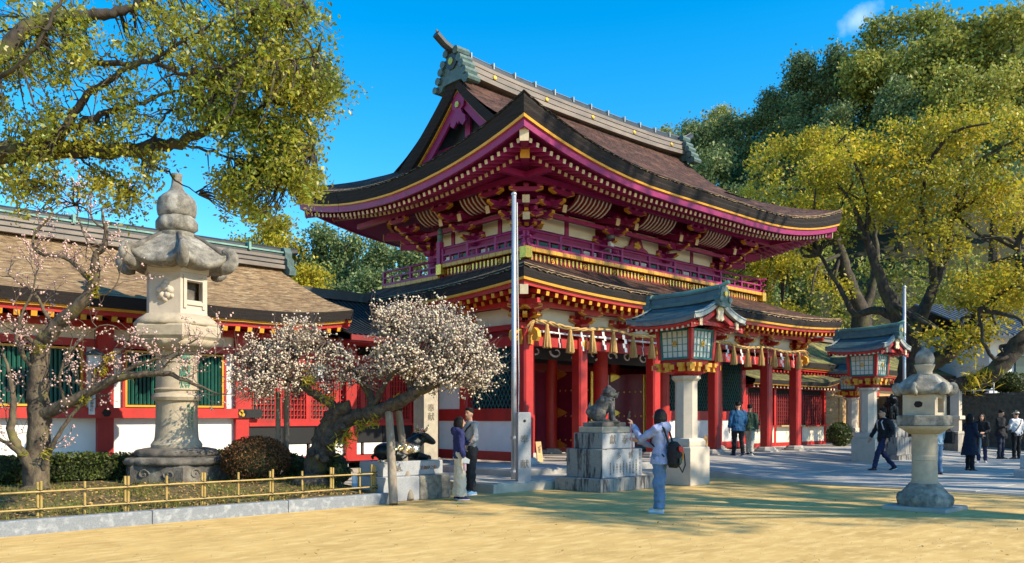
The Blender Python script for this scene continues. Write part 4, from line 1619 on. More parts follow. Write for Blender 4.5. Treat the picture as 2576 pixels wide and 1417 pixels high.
def gable_roof(parent, x0, x1, xr0, xr1, yc, half, ze, rise, thick, mt, name='roof', up0=.0, up1=.22):
    """bark roof: eave at yc -/+ half, ridge at yc; verge ends at x0 and x1 (eave) / xr0, xr1 (ridge)"""
    ts = np.linspace(0, 1, 13)
    us = np.linspace(0, 1, 41)
    def pt(u, t, sg, dz=0):
        xa, xb = x0 + (xr0 - x0) * t, x1 + (xr1 - x1) * t
        x = xa + (xb - xa) * u
        l = (up1 * max(0, 1 - (1 - u) * (x1 - x0) / 2.5) ** 2 + up0 * max(0, 1 - u * (x1 - x0) / 2.5) ** 2) * (1 - t)
        return (x, yc + sg * half * (1 - t), ze + rise * (.62 * t + .38 * t * t) + l + dz + (.012 * mnoise.noise(Vector((x * 2, t * 6, 4))) if dz == 0 else 0))
    m = MB()
    m.rows([[pt(u, t, -1) for u in us] for t in ts])
    m.rows([[pt(u, t, 1) for u in us[::-1]] for t in ts])
    roof = m.ob(name, mt, parent, True)
    m = MB()
    for sg in (-1, 1):
        a = [pt(u, 0, sg) for u in us]
        b = [(p[0], p[1] - sg * .05, p[2] - thick) for p in a]
        c2 = [(p[0], p[1] - sg * .12, p[2] - thick) for p in a]
        if sg < 0:
            m.strip(b, a); m.strip(c2, b)
        else:
            m.strip(a, b); m.strip(b, c2)
    for u, fl in ((0, False), (1, True)):
        a = [pt(u, t, -1) for t in ts] + [pt(u, t, 1) for t in ts[::-1][1:]]
        sgx = .05 if u == 0 else -.05
        b = [(p[0] + sgx, p[1], p[2] - thick) for p in a]
        c2 = [(p[0] + sgx * 4, p[1], p[2] - thick) for p in a]
        for A, B in ((a, b), (b, c2)):
            m.strip(B, A) if fl else m.strip(A, B)
    m.ob('eave_edge', 'bark_edge', roof)
    # boards under the bark
    m, m2 = MB(), MB()
    for sg in (-1,):
        a = [pt(u, 0, sg) for u in us]
        p1 = [(p[0], p[1] + .10, p[2] - thick + .004) for p in a]; p2 = [(p[0], p[1] + .11, p[2] - thick - .055) for p in a]; p3 = [(p[0], p[1] + .2, p[2] - thick - .057) for p in a]
        m.strip(p2, p1); m.strip(p3, p2)
        q1 = [(p[0], p[1] + .17, p[2] - thick - .05) for p in a]; q2 = [(p[0], p[1] + .18, p[2] - thick - .15) for p in a]; q3 = [(p[0], p[1] + 1.45, p[2] - thick + .22) for p in a]
        m2.strip(q2, q1); m2.strip(q3, q2)
    m.ob('eave_board', 'gold_paint', roof)
    m2.ob('soffit', 'vermilion', roof)
    m = MB()
    for u, fl in ((1, True),):
        a = [pt(u, t, -1) for t in ts] + [pt(u, t, 1) for t in ts[::-1][1:]]
        b = [(p[0] - .16, p[1], p[2] - thick) for p in a]; c2 = [(p[0] - .16, p[1], p[2] - thick - .24) for p in a]; d2 = [(p[0] - .22, p[1], p[2] - thick - .24) for p in a]
        m.strip(c2, b); m.strip(d2, c2)
    m.ob('bargeboard', 'vermilion', roof)
    return roof, pt


croof, cpt = gable_roof(cor, -19.5, -3.55, -19.5, -3.98, 5.5, 3.08, 3.93, 1.62, .24, 'bark_roof_tan')
raf_c = rafter_mesh('rafter', .10, .10, 'vermilion', 'gold_paint')
for i in range(46):
    x = -16.6 + i * .29
    if x > -3.75:
        break
    p = cpt(0 if x < -19 else (x + 19.5) / 15.95, 0, -1)
    a = Vector((x, p[1] + .20, p[2] - .39)); b = Vector((x, p[1] + 1.45, p[2] - .02 - .04))
    for aa, bb in ((a, b),):
        d = (bb - aa); L = d.length; d.normalize(); s_ = Vector((0, 0, 1)).cross(d).normalized(); t_ = d.cross(s_)
        o = link('rafter', raf_c, croof)
        o.matrix_local = Matrix(((d.x * L, s_.x, t_.x, aa.x), (d.y * L, s_.y, t_.y, aa.y), (d.z * L, s_.z, t_.z, aa.z), (0, 0, 0, 1)))
# ridge with green copper trim
cr = part('ridge', croof)
for (w, a, b, mt, nm) in ((.62, -.02, .08, 'ridge_board', 'ridge_course'), (.50, .08, .12, 'copper_dark', 'ridge_course'), (.56, .12, .20, 'ridge_board', 'ridge_course'), (.44, .20, .25, 'copper_dark', 'ridge_course'),
                          (.50, .25, .33, 'ridge_board', 'ridge_course'), (.36, .33, .42, 'copper_dark', 'ridge_course'), (.42, .42, .46, 'copper_green', 'ridge_trim')):
    m = MB(); m.b2(-19.6, -3.85, 5.5 - w / 2, 5.5 + w / 2, 5.50 + a, 5.50 + b); m.ob(nm, mt, cr)
m = MB(); m.tube([(-19.6, 5.5, 6.0), (-3.7, 5.5, 6.0), (-3.45, 5.5, 6.05)], .10, 8, rot=rad(22.5)); m.ob('ridge_log', 'copper_dark', cr)
cl_ = MB(); cl_.b2(-.03, .03, -.25, .25, -.12, .09); cl_ = cl_.mesh('ridge_clip', 'copper_green')
for x in np.arange(-17.5, -4, 2.1):
    link('ridge_clip', cl_, cr, (x, 5.5, 6.0))
m = MB()
half = [(0, .60), (.18, .58), (.28, .42), (.26, .30), (.40, .22), (.38, .06), (.52, -.06), (.50, -.20), (.2, -.2)]
m.prism(half + [(-a, b) for a, b in half[::-1][:-1]], (-3.82, 5.5, 5.5), (0, 1, 0), (0, 0, 1), .2)
m.ob('ridge_end_ornament', 'verdigris', cr)
# columns, rails and panels
cp = MB(); cp.b2(-.16, .16, -.16, .16, .36, 3.5); cp = cp.mesh('post', 'vermilion')
for x in CC:
    link('post', cp, cor, (x, YC, 0))
m = MB(); m.b2(-18.2, -5.8, YC - .21, YC - .165, 1.48, 1.70); m.ob('waist_rail', 'vermilion', cor)
m = MB(); m.b2(-18.2, -.6, YC - .10, YC + .10, 2.98, 3.14); m.ob('tie_beam', 'vermilion', cor)
m = MB(); m.b2(-18.2, -.6, YC - .12, YC + .12, 3.38, 3.55); m.ob('head_beam', 'vermilion', cor)
m = MB(); m.b2(-18.2, -.6, YC - .15, YC + .15, .36, .50); m.ob('ground_sill', 'vermilion', cor)
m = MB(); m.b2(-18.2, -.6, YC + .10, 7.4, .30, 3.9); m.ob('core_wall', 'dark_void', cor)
sm = MB(); sm.box((0, 0, 0), (.052, .04, 1.12)); sm = sm.mesh('slat', 'green_slat')
for k in range(2, 6):
    b, a = CC[k] - .16, CC[k + 1] + .16
    m = MB(); m.b2(a, b, YC - .02, YC + .06, .50, 1.50); m.ob('plaster_panel', 'plaster', cor)
    m = MB(); m.b2(a, b, YC - .02, YC + .06, 3.14, 3.38); m.ob('plaster_panel', 'cream_plaster', cor)
    wa, wb = a + .30, b - .30
    for p, q in ((a, wa - .06), (wb + .06, b)):
        m = MB(); m.b2(p, q, YC - .02, YC + .06, 1.70, 2.98); m.ob('plaster_panel', 'plaster', cor)
    win = part('window', cor)
    for p, q, z0_, z1_ in ((wa - .10, wa - .045, 1.70, 2.98), (wb + .045, wb + .10, 1.70, 2.98)):
        m = MB(); m.b2(p, q, YC - .09, YC + .05, z0_, z1_); m.ob('jamb', 'vermilion', win)
    for p, q, z0_, z1_ in ((wa - .045, wa, 1.72, 2.95), (wb, wb + .045, 1.72, 2.95), (wa, wb, 1.72, 1.765), (wa, wb, 2.905, 2.95)):
        m = MB(); m.b2(p, q, YC - .075, YC + .02, z0_, z1_); m.ob('gilt_frame', 'gold_paint', win)
    ns = int((wb - wa) / .082)
    for i in range(ns):
        link('slat', sm, win, (wa + (wb - wa) * (i + .5) / ns, YC - .02, 2.335), (0, 0, rad(45)))
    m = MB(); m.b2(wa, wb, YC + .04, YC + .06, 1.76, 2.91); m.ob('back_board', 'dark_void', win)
for x in CC[2:]:
    m = MB(); m.prism([(.09, 0), (.045, .078), (-.045, .078), (-.09, 0), (-.045, -.078), (.045, -.078)], (x, YC - .215, 1.59), (1, 0, 0), (0, 0, 1), .02); m.ob('nail_cover', 'bronze_dark', cor)
m = MB(); m.b2(CC[2] - .12, CC[2] + .46, YC - .222, YC - .16, 1.49, 1.69); o = m.ob('end_fitting', 'black_paint', cor)
m = MB()
for k in range(3):
    m.lathe([(.05, 0), (.05, .01)], 8)
m.v = [(CC[2] - .08 + (i // 16) * .03 + x * .9, YC - .226 - z, 1.59 + y + (.04 if (i // 16) == 1 else -.03 if (i // 16) == 2 else 0)) for i, (x, y, z) in enumerate(m.v)]
m.ob('gilt_scroll', 'gold_metal', o)
# red grille doors with black boards beneath
gx0, gx1 = CC[2] + .2, CC[0] - .2
gb = MB(); gb.box((0, 0, 0), (.022, .03, 1.36)); gb = gb.mesh('grille_bar', 'vermilion')
nd = 6
for d_ in range(nd):
    a = gx0 + (gx1 - gx0) * d_ / nd; b = gx0 + (gx1 - gx0) * (d_ + 1) / nd
    dr = part('grille_door', cor)
    for p, q, z0_, z1_ in ((a, a + .07, 1.36, 2.95), (b - .07, b, 1.36, 2.95), (a + .07, b - .07, 1.36, 1.46), (a + .07, b - .07, 2.84, 2.95)):
        m = MB(); m.b2(p, q, YC - .06, YC + .0, z0_, z1_); m.ob('frame', 'vermilion', dr)
    for i in range(7):
        link('grille_bar', gb, dr, (a + .07 + (b - a - .14) * (i + .5) / 7, YC - .04, 2.15))
    for j in range(10):
        m = MB(); m.b2(a + .07, b - .07, YC - .034, YC - .016, 1.53 + j * .135, 1.552 + j * .135); m.ob('grille_bar', 'vermilion', dr)
    m = MB(); m.b2(a + .03, b - .03, YC + .02, YC + .05, 1.40, 2.9); m.ob('paper_pane', 'dark_red' if d_ % 2 else 'stone_dark', dr)
m = MB(); m.b2(gx0, gx1, YC - .10, YC + .04, 1.28, 1.36); m.ob('door_rail', 'vermilion', cor)
for i in range(5):
    a = gx0 + (gx1 - gx0) * i / 5; b = gx0 + (gx1 - gx0) * (i + 1) / 5
    m = MB(); m.b2(a + .01, b - .01, YC - .05, YC + .04, .84, 1.28); m.ob('black_board', 'black_paint', cor)
for i in range(3):
    a = gx0 + (gx1 - gx0) * i / 3; b = gx0 + (gx1 - gx0) * (i + 1) / 3
    m = MB(); m.b2(a + .05, b - .05, YC - .04, YC + .04, .52, .82); m.ob('plaster_panel', 'plaster', cor)
# connecting wing between corridor and gate
wing = thing('connecting_wing', 'low dark copper roof between the corridor and the gate', 'roof')
m = MB()
ts = np.linspace(0, 1, 9)
m.rows([[(x, 2.3 + 3.2 * t, 3.52 + 1.35 * (.6 * t + .4 * t * t)) for x in np.linspace(-3.7, -.35, 12)] for t in ts])
m.rows([[(x, 8.7 - 3.2 * t, 3.52 + 1.35 * (.6 * t + .4 * t * t)) for x in np.linspace(-.35, -3.7, 12)] for t in ts])
wr = m.ob('roof', 'copper_dark', wing, True)
for i in range(22):
    x = -3.66 + i * .157
    m = MB(); m.tube([(x, 2.3 + 3.2 * t, 3.54 + 1.35 * (.6 * t + .4 * t * t)) for t in ts], .028, 5); m.ob('roof_batten', 'copper_dark', wr)
m = MB(); m.b2(-3.7, -.35, 2.28, 2.34, 3.40, 3.53); m.b2(-3.7, -.35, 2.34, 3.4, 3.36, 3.42); m.ob('eave_board', 'dark_red', wing)
m = MB(); m.b2(-3.8, -.3, 5.3, 5.7, 4.84, 5.1); m.ob('ridge', 'copper_dark', wing)

# hanging lanterns of the corridor
hl = thing('hanging_lantern', 'grey hanging lantern beside the left slatted window', 'lantern', (CC[3] - 0.35, YC - .62, 2.55), group='lanterns hung along the corridor')
m = MB(); m.lathe([(.03, .36), (.06, .32), (.20, .25), (.22, .22), (.14, .215)], 6); m.ob('roof', 'verdigris', hl)
m = MB(); m.lathe([(.125, .21), (.125, -.02)], 6); m.ob('pane', 'white_glass', hl)
for k in range(6):
    t = k * math.pi / 3
    m = MB(); m.tube([(.128 * math.cos(t), .128 * math.sin(t), .22), (.128 * math.cos(t), .128 * math.sin(t), -.05), (.17 * math.cos(t), .17 * math.sin(t), -.14)], .012, 5); m.ob('frame_bar', 'steel', hl)
m = MB(); m.tube([(0, 0, .36), (0, 0, .95)], .008, 5); m.ob('chain', 'bronze_dark', hl)
h2 = copy_tree(hl); h2.location = (CC[3] + 1.05, YC - .62, 2.55); h2['label'] = 'grey hanging lantern in front of the slatted window left of the tall stone lantern'
h3 = copy_tree(hl); h3.location = (-4.2, YC - .62, 2.5); h3['label'] = 'grey hanging lantern half hidden behind the leaning plum tree blossoms'
sg_ = thing('paper_notice', 'narrow white paper notice fixed beside the corridor post', 'sign', (CC[3] - .30, YC - .235, 1.80))
m = MB(); m.b2(-.06, .06, -.012, 0, -.25, .22); m.ob('sheet', 'paper_white', sg_)
text_ob('lettering', '奉\n納\n御\n神\n灯', .07, 'engraved', sg_, (0, -.016, -.015), (1, 0, 0), (0, 0, 1), .002)

# ------------------------------------------------------------------ right corridor and booth
rc = thing('corridor_building', 'mossy roofed corridor running off to the right of the gate', 'building')
rroof, rpt = gable_roof(rc, 16.6, 40, 17.0, 40, 5.5, 3.08, 3.93, 1.62, .24, 'bark_roof_moss', up0=.22, up1=0)
for (w, a, b, mt) in ((.62, -.02, .10, 'ridge_board'), (.50, .10, .2, 'copper_dark'), (.56, .2, .30, 'ridge_board'), (.40, .30, .46, 'copper_dark')):
    m = MB(); m.b2(16.9, 40, 5.5 - w / 2, 5.5 + w / 2, 5.50 + a, 5.50 + b); m.ob('ridge_course', mt, rroof)
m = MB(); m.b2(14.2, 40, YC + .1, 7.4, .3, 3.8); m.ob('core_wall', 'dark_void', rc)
for i in range(42):
    x = 17 + i * .3
    m = MB(); m.b2(x, x + .1, YC - 1.0, YC - .1, 3.42, 3.50); m.ob('rafter', 'vermilion', rroof)
rx = [14.3, 17.3, 20.3, 23.3, 26.3, 29.3, 32.3]
for x in rx:
    link('post', cp, rc, (x, YC, 0))
m = MB(); m.b2(14.2, 40, YC - .10, YC + .10, 2.95, 3.12); m.ob('tie_beam', 'vermilion', rc)
m = MB(); m.b2(14.2, 40, YC - .12, YC + .12, 3.36, 3.54); m.ob('head_beam', 'vermilion', rc)
m = MB(); m.b2(14.2, 40, YC - .15, YC + .15, .30, .52); m.ob('ground_sill', 'vermilion', rc)
for k in range(6):
    a, b = rx[k] + .16, rx[k + 1] - .16
    m = MB(); m.b2(a, b, YC - .02, YC + .06, .52, 1.08); m.ob('plaster_panel', 'plaster', rc)
    m = MB(); m.b2(a, b, YC - .04, YC + .06, 1.08, 1.22); m.ob('waist_rail', 'vermilion', rc)
    if k < 2:
        for i in range(16):
            m = MB(); m.b2(a + (b - a) * (i + .3) / 16, a + (b - a) * (i + .7) / 16, YC - .02, YC + .02, 1.22, 2.95); m.ob('grille_bar', 'dark_red', rc)
        for j in range(9):
            m = MB(); m.b2(a, b, YC + .0, YC + .03, 1.3 + j * .19, 1.36 + j * .19); m.ob('grille_bar', 'dark_red', rc)
    else:
        for j in range(8):
            m = MB(); m.b2(a, b, YC - .03, YC + .04, 1.225 + j * .216, 1.43 + j * .216); m.ob('wall_plank', 'wood_new', rc)
# pale timber screen standing in front of the corridor
scn = thing('timber_screen', 'pale new timber board screen in front of the right corridor', 'screen', (21.75, YC - .55, 0))
for j in range(6):
    m = MB(); m.b2(0, 6.5, -.02, .02, .98 + j * .245, 1.215 + j * .245); m.ob('plank', 'wood_new', scn)
for x in (0, 2.2, 4.4, 6.5):
    m = MB(); m.b2(x - .06, x + .06, -.06, .06, .30, 2.5); m.ob('post', 'wood_new', scn)
m = MB(); m.b2(-.06, 6.56, -.07, .07, 2.45, 2.53); m.ob('cap_rail', 'wood_new', scn)
# sales booth with small curved roof
bt = thing('booth', 'small red booth with a dark curved roof right of the gate', 'booth', (14.6, 2.0, 0))
m = MB()
us = np.linspace(0, 1, 17); ts = np.linspace(0, 1, 9)
def bpt(u, t):
    x = -.4 + 7.3 * u - .5 * t * (u - .5)
    return (x, -.2 + 2.0 * t, 3.02 + .95 * (.55 * t + .45 * t * t) + (.22 * max(0, 1 - (1 - u) * 7 / 1.8) ** 2) * (1 - t))
m.rows([[bpt(u, t) for u in us] for t in ts]); br = m.ob('roof', 'bark_roof_moss', bt, True)
m = MB(); a = [bpt(u, 0) for u in us]
m.strip([(p[0], p[1] + .05, p[2] - .16) for p in a], a); m.strip([(p[0], p[1] + .3, p[2] - .16) for p in a], [(p[0], p[1] + .05, p[2] - .16) for p in a]); m.ob('eave_edge', 'bark_edge', br)
m = MB(); m.strip([(p[0], p[1] + .09, p[2] - .20) for p in a], [(p[0], p[1] + .08, p[2] - .155) for p in a]); m.ob('eave_board', 'gold_paint', br)
m = MB(); m.b2(-.3, 6.8, .12, 1.7, 2.70, 2.82); m.ob('soffit', 'dark_red', bt)
for i in range(24):
    m = MB(); m.b2(-.2 + i * .295, -.12 + i * .295, .02, .5, 2.72, 2.80); o = m.ob('rafter', 'vermilion', bt)
    m = MB(); m.b2(-.205 + i * .295, -.115 + i * .295, .005, .02, 2.715, 2.805); m.ob('rafter_end', 'cream_paint', bt)
for x in (0, 2.2, 4.4, 6.6):
    m = MB(); m.b2(x - .08, x + .08, .42, .58, .30, 2.72); m.ob('post', 'vermilion', bt)
for k in range(3):
    a, b = k * 2.2 + .08, k * 2.2 + 2.12
    m = MB(); m.b2(a, b, .44, .50, .46, 1.12); m.ob('plaster_panel', 'cream_plaster', bt)
    m = MB(); m.b2(a, b, .43, .56, .30, .46); m.ob('ground_sill', 'vermilion', bt)
    m = MB(); m.b2(a, b, .60, .64, 1.12, 2.72); m.ob('back_board', 'dark_void', bt)
    for i in range(12):
        m = MB(); m.b2(a + (b - a) * (i + .3) / 12, a + (b - a) * (i + .62) / 12, .50, .53, 1.2, 2.5); m.ob('grille_bar', 'dark_red', bt)
    for j in range(8):
        m = MB(); m.b2(a, b, .53, .55, 1.26 + j * .16, 1.29 + j * .16); m.ob('grille_bar', 'dark_red', bt)
    m = MB(); m.b2(a, b, .18, .52, 1.12, 1.18); m.ob('counter', 'wood_new' if k == 1 else 'vermilion', bt)

# ------------------------------------------------------------------ inner court seen through the doorway
hall = thing('inner_hall', 'grey bark roofed hall seen through the open gate doorway', 'building', (6.5, 34, 0))
m = MB(); ts = np.linspace(0, 1, 8)
m.rows([[(x, -1.5 + 5 * t, 3.6 + 3.6 * (.5 * t + .5 * t * t)) for x in np.linspace(-12, 12, 16)] for t in ts]); m.ob('roof', 'copper_dark', hall, True)
m = MB(); m.b2(-12, 12, -1.5, -1.3, 3.3, 3.6); m.ob('eave_board', 'ridge_board', hall)
m = MB(); m.b2(-11, 11, 0, 3, 0, 3.8); m.ob('wall', 'dark_red', hall)
for x in range(-10, 11, 4):
    m = MB(); m.b2(x - .2, x + .2, -.3, .1, 0, 3.4); m.ob('post', 'vermilion', hall)
wp_ = thing('weeping_plum', 'deep pink weeping plum in the court behind the gate', 'tree', (2.9, 14.6, 0))
m = MB(); m.tube([(0, 0, 0), (.1, 0, 1.2), (-.1, .1, 2.6)], [.13, .1, .06], 8); m.ob('trunk', 'plum_bark', wp_)
cs = []
for i in range(70):
    t = i * 2.4
    r = .3 + 1.4 * math.sqrt((i % 35) / 35)
    for j in range(26):
        q = j / 26
        cs.append((math.cos(t) * r * min(1, q * 1.6), math.sin(t) * r * min(1, q * 1.6), 2.8 + .4 * math.sin(q * 2.4) - 1.9 * q * q + random.uniform(-.04, .04)))
link('blossoms', octa_mesh('blossoms', cs, .035, 'blossom_deep'), wp_)
bench = thing('court_stall', 'low red framed stall with white trays seen through the doorway', 'stall', (3.5, 11.5, 0))
for x in (-.5, .5):
    m = MB(); m.b2(x - .04, x + .04, -.04, .04, 0, 1.6); m.ob('post', 'vermilion', bench)
m = MB(); m.b2(-.6, .6, -.3, .3, .85, .92); m.ob('tray', 'plaster', bench)
m = MB(); m.b2(-.5, .5, -.2, .2, .0, .5); m.ob('base', 'stone_cream', bench)
# fallen leaves and pebbles on the sand
n = 260
d_ = RNG.uniform(8.5, 16.5, n); t_ = RNG.uniform(-.66, .66, n)
c = np.array([tuple(CAM + FWD * a + RGT * (a * b)) for a, b in zip(d_, t_)]); c[:, 2] = .004
c = c[~((c[:, 1] > KY - .2) & (c[:, 0] < -3))]
c = c[(c[:, 1] < -3.1) & (c[:, 0] < 3.3)]
o = link('fallen_leaves', leaf_mesh('fallen_leaves', c, .045, 'litter', .5, 3.2)); tag(o, 'few dry leaves and bits scattered over the yellow sand', 'leaf litter', kind='stuff')
n = 1500
d_ = RNG.uniform(8.3, 15.5, n); t_ = RNG.uniform(-.66, .66, n)
c = np.array([tuple(CAM + FWD * a + RGT * (a * b)) for a, b in zip(d_, t_)]); c[:, 2] = -.004
c = c[(c[:, 1] < -3.2) & (c[:, 0] < 3.4)]
o = link('pebbles', octa_mesh('pebbles', c, RNG.uniform(.004, .008, len(c)), 'stone_cream')); tag(o, 'tiny pebbles in the yellow sand of the forecourt', 'pebbles', kind='stuff')
# ------------------------------------------------------------------ tall stone lantern
def poly_r(n, rot):
    """radius factor that turns a round section into an n-gon"""
    def f(t):
        a = (t - rot) % (2 * math.pi / n) - math.pi / n
        return math.cos(math.pi / n) / math.cos(a)
    return f


def scroll_roof(mb, n, rot, R, z0, z1, rtop, lip, lift, bulge=.55, m=48, under=None):
    """stone lantern roof: n-gon with corners swept up, convex crown"""
    pf = poly_r(n, rot)
    rows = []
    def corner(t):
        a = ((t - rot) % (2 * math.pi / n)) / (2 * math.pi / n)
        return abs(a - .5) * 2          # 1 at the corners
    prof = [(under or R * .45, z0 - .02, 0), (R * .93, z0, .75), (R, z0 + lip * .45, 1), (R * .985, z0 + lip, 1), (R * .90, z0 + lip + .02, .9)]
    for k in range(1, 11):
        q = k / 10
        r = R * .90 + (rtop - R * .90) * q
        z = z0 + lip + .02 + (z1 - z0 - lip) * (q ** (1.0) * .55 + .45 * math.sin(q * math.pi / 2))
        prof.append((r, z, .85 * (1 - q) ** 2))
    for r, z, k in prof:
        row = []
        for j in range(m + 1):
            t = 2 * math.pi * j / m
            c = corner(t)
            row.append((math.cos(t) * r * (pf(t) * (1 - .0) if r > rtop * 1.05 else 1), math.sin(t) * r * (pf(t) if r > rtop * 1.05 else 1), z + lift * k * c ** 3.2))
        rows.append(row)
    mb.rows(rows)
    return corner


def warate(mb, R, z, ang, s):
    """curled horn at a roof corner"""
    pts, rs = [], []
    for i in range(12):
        q = i / 11
        a = -.5 + q * 4.1
        rr = s * (1 - .55 * q)
        x = R - s * .1 + rr * math.sin(a) * .95
        zz = z + s * .95 - rr * math.cos(a)
        pts.append((math.cos(ang) * x, math.sin(ang) * x, zz)); rs.append(s * (.56 - .22 * q))
    mb.tube(pts, rs, 8, flat=1.3)


tl = thing('stone_lantern', 'tall pale stone lantern towering behind the bamboo fence', 'stone lantern', at(445, 15.8, .30))
tl.scale = (.913, .913, .913)
to_cam = math.atan2(CAM.y - tl.location.y, CAM.x - tl.location.x)
R6 = to_cam + rad(6)
m = MB()
pf = poly_r(6, R6)
m.lathe([(1.07, 0), (1.07, .30), (1.03, .34)], 6, rot=R6); m.ob('base', 'stone_dark', tl)
for k in range(6):
    t = R6 + rad(30 + 60 * k)
    m = MB()
    for j in range(2):
        pp = []
        for i in range(14):
            q = i / 13
            r_ = .12 * (1 - q * .8)
            pp.append((-.26 + j * .52 + r_ * math.cos(q * 7 + j * 3.1), .17 + r_ * math.sin(q * 7 + j * 3.1) * .9))
        m.tube([(math.cos(t) * .935 - math.sin(t) * a, math.sin(t) * .935 + math.cos(t) * a, b) for a, b in pp], .022, 5)
    m.ob('scroll_carving', 'stone_dark', tl)
for (r0, z0_, hgt, npet, nm) in ((.97, .34, .16, 18, 'lotus_tier'), (.78, .50, .17, 16, 'lotus_tier')):
    m = MB()
    m.lathe([(r0, z0_), (r0 + .03, z0_ + hgt * .4), (r0 - .02, z0_ + hgt * .8), (r0 - .16, z0_ + hgt)], 72, fn=lambda t, i, n=npet: 1 + .045 * abs(math.sin(t * n / 2)) ** .6 * (1 if i < 3 else .2))
    m.ob(nm, 'stone_dark', tl, True)
m = MB()
m.lathe([(.50, .67), (.51, .74), (.47, .80), (.445, .83), (.43, .90), (.415, 1.2), (.41, 1.62), (.415, 1.64), (.47, 1.66), (.50, 1.73), (.47, 1.80), (.415, 1.82), (.415, 1.86), (.45, 1.88), (.45, 1.90), (.41, 1.92), (.40, 2.3), (.41, 2.62), (.44, 2.68)], 40)
shaft = m.ob('shaft', 'stone_cream', tl, auto=35)
td = Vector((math.cos(to_cam + .42), math.sin(to_cam + .42), 0)); tr_ = Vector((-td.y, td.x, 0))
text_ob('inscription', '奉\n獻\n燈', .26, 'engraved_green', shaft, td * .418 + Vector((0, 0, 2.25)), tr_, (0, 0, 1), .006)
for dx, s in ((.10, '明治三十\n七年八月'), (.24, '福岡市有\n志者中')):
    t2 = to_cam + .42 + dx * 1.5
    d2 = Vector((math.cos(t2), math.sin(t2), 0))
    text_ob('inscription', '\n'.join(s.replace('\n', '')), .075, 'engraved_green', shaft, d2 * .418 + Vector((0, 0, 1.27)), Vector((-d2.y, d2.x, 0)), (0, 0, 1), .004)
m = MB()
m.lathe([(.44, 2.66), (.62, 2.76), (.80, 2.90)], 48, fn=lambda t, i: 1 + .05 * abs(math.sin(t * 6)) ** .6 * (1 if i else .1)); m.ob('lotus_tier', 'stone_cream', tl, True)
m = MB(); m.lathe([(.84, 2.88), (.93, 2.97), (.93, 3.16), (.90, 3.20)], 6, rot=R6)
pl = m.ob('platform', 'stone_cream', tl)
m = MB(); m.lathe([(.82, 3.18), (.86, 3.24), (.78, 3.33), (.66, 3.43)], 48, fn=lambda t, i: (1 + .04 * abs(math.sin(t * 9))) * (poly_r(6, R6)(t) * .4 + .6)); m.ob('lotus_tier', 'stone_cream', tl, True)
# fire box: six stone walls, one pierced, one carved
fb = part('fire_box', tl)
rb = .665
m = MB(); m.lathe([(rb * .98, 3.42), (rb * .98, 3.47)], 6, rot=R6); m.ob('sill', 'stone_pale', fb)
m = MB(); m.lathe([(rb * 1.02, 4.28), (rb * 1.04, 4.42)], 6, rot=R6); m.ob('lintel', 'stone_pale', fb)
for k in range(6):
    t0, t1 = R6 + rad(60 * k), R6 + rad(60 * (k + 1))
    p = Vector((math.cos(t0), math.sin(t0), 0)) * rb * .97; q = Vector((math.cos(t1), math.sin(t1), 0)) * rb * .97
    ex = (q - p).normalized(); nn = Vector((ex.y, -ex.x, 0)); L = (q - p).length
    mid = (p + q) / 2
    m = MB()
    hole = k in (0, 3)
    def wb(a, b, z0_, z1_, th=.09, o_=0):
        c0 = mid + ex * ((a + b) / 2) - nn * (th / 2 - o_)
        m.box((c0.x, c0.y, (z0_ + z1_) / 2), (abs(b - a), th, z1_ - z0_), math.atan2(ex.y, ex.x))
    if hole:
        wb(-L / 2, -.19, 3.47, 4.28); wb(.19, L / 2, 3.47, 4.28); wb(-.19, .19, 3.47, 3.72); wb(-.19, .19, 4.10, 4.28)
        wb(-.26, -.19, 3.55, 4.22, .09, .03); wb(.19, .26, 3.55, 4.22, .09, .03); wb(-.19, .19, 4.12, 4.19, .09, .03); wb(-.19, .19, 3.62, 3.69, .09, .03)
    else:
        wb(-L / 2, L / 2, 3.47, 4.28)
    m.ob('wall', 'stone_pale', fb)
    if k == 5:
        m = MB()
        c0 = mid + nn * .0
        for a, z, r in ((0, 3.96, .10), (-.10, 3.90, .085), (.10, 3.90, .085), (-.06, 3.80, .085), (.06, 3.80, .085), (.02, 4.06, .06), (-.12, 3.76, .05), (.14, 3.78, .05), (0, 3.72, .07)):
            pp = c0 + ex * a
            m.ball((pp.x, pp.y, z), r, 8, 6)
        m.ob('plum_carving', 'stone_pale', fb, True)
m = MB(); m.lathe([(.40, 3.47), (.40, 4.28)], 8); m.ob('core', 'stone_dark', fb)
m = MB()
scroll_roof(m, 6, R6, 1.12, 4.36, 5.10, .36, .15, .26, under=.5, m=72)
rf = m.ob('roof', 'stone_lichen', tl, True)
for k in range(6):
    t = R6 + rad(60 * k)
    m = MB(); warate(m, 1.06, 4.44, t, .215)
    m.ob('corner_scroll', 'stone_lichen', rf, True)
    m = MB()
    pts = []
    for i in range(8):
        q = i / 7
        r = 1.06 * (1 - q) + .34 * q
        z = 4.53 + (5.10 - 4.53) * (q * .55 + .45 * math.sin(q * math.pi / 2)) + .12 * (1 - q) ** 2
        pts.append((math.cos(t) * r, math.sin(t) * r, z + .015))
    m.tube(pts, [.075, .07, .06, .055, .05, .05, .05, .05], 7); m.ob('roof_rib', 'stone_dark', rf, True)
fin = part('finial', tl)
m = MB(); m.lathe([(.36, 5.05), (.38, 5.10), (.38, 5.16), (.30, 5.19)], 32); m.ob('neck', 'stone_lichen', fin, auto=40)
m = MB(); m.lathe([(.30, 5.18), (.37, 5.26), (.37, 5.40), (.33, 5.52)], 48, fn=lambda t, i: 1 + .13 * abs(math.sin(t * 4)) ** .6 * (1 if 0 < i < 3 else .25)); m.ob('lotus_tier', 'stone_lichen', fin, True)
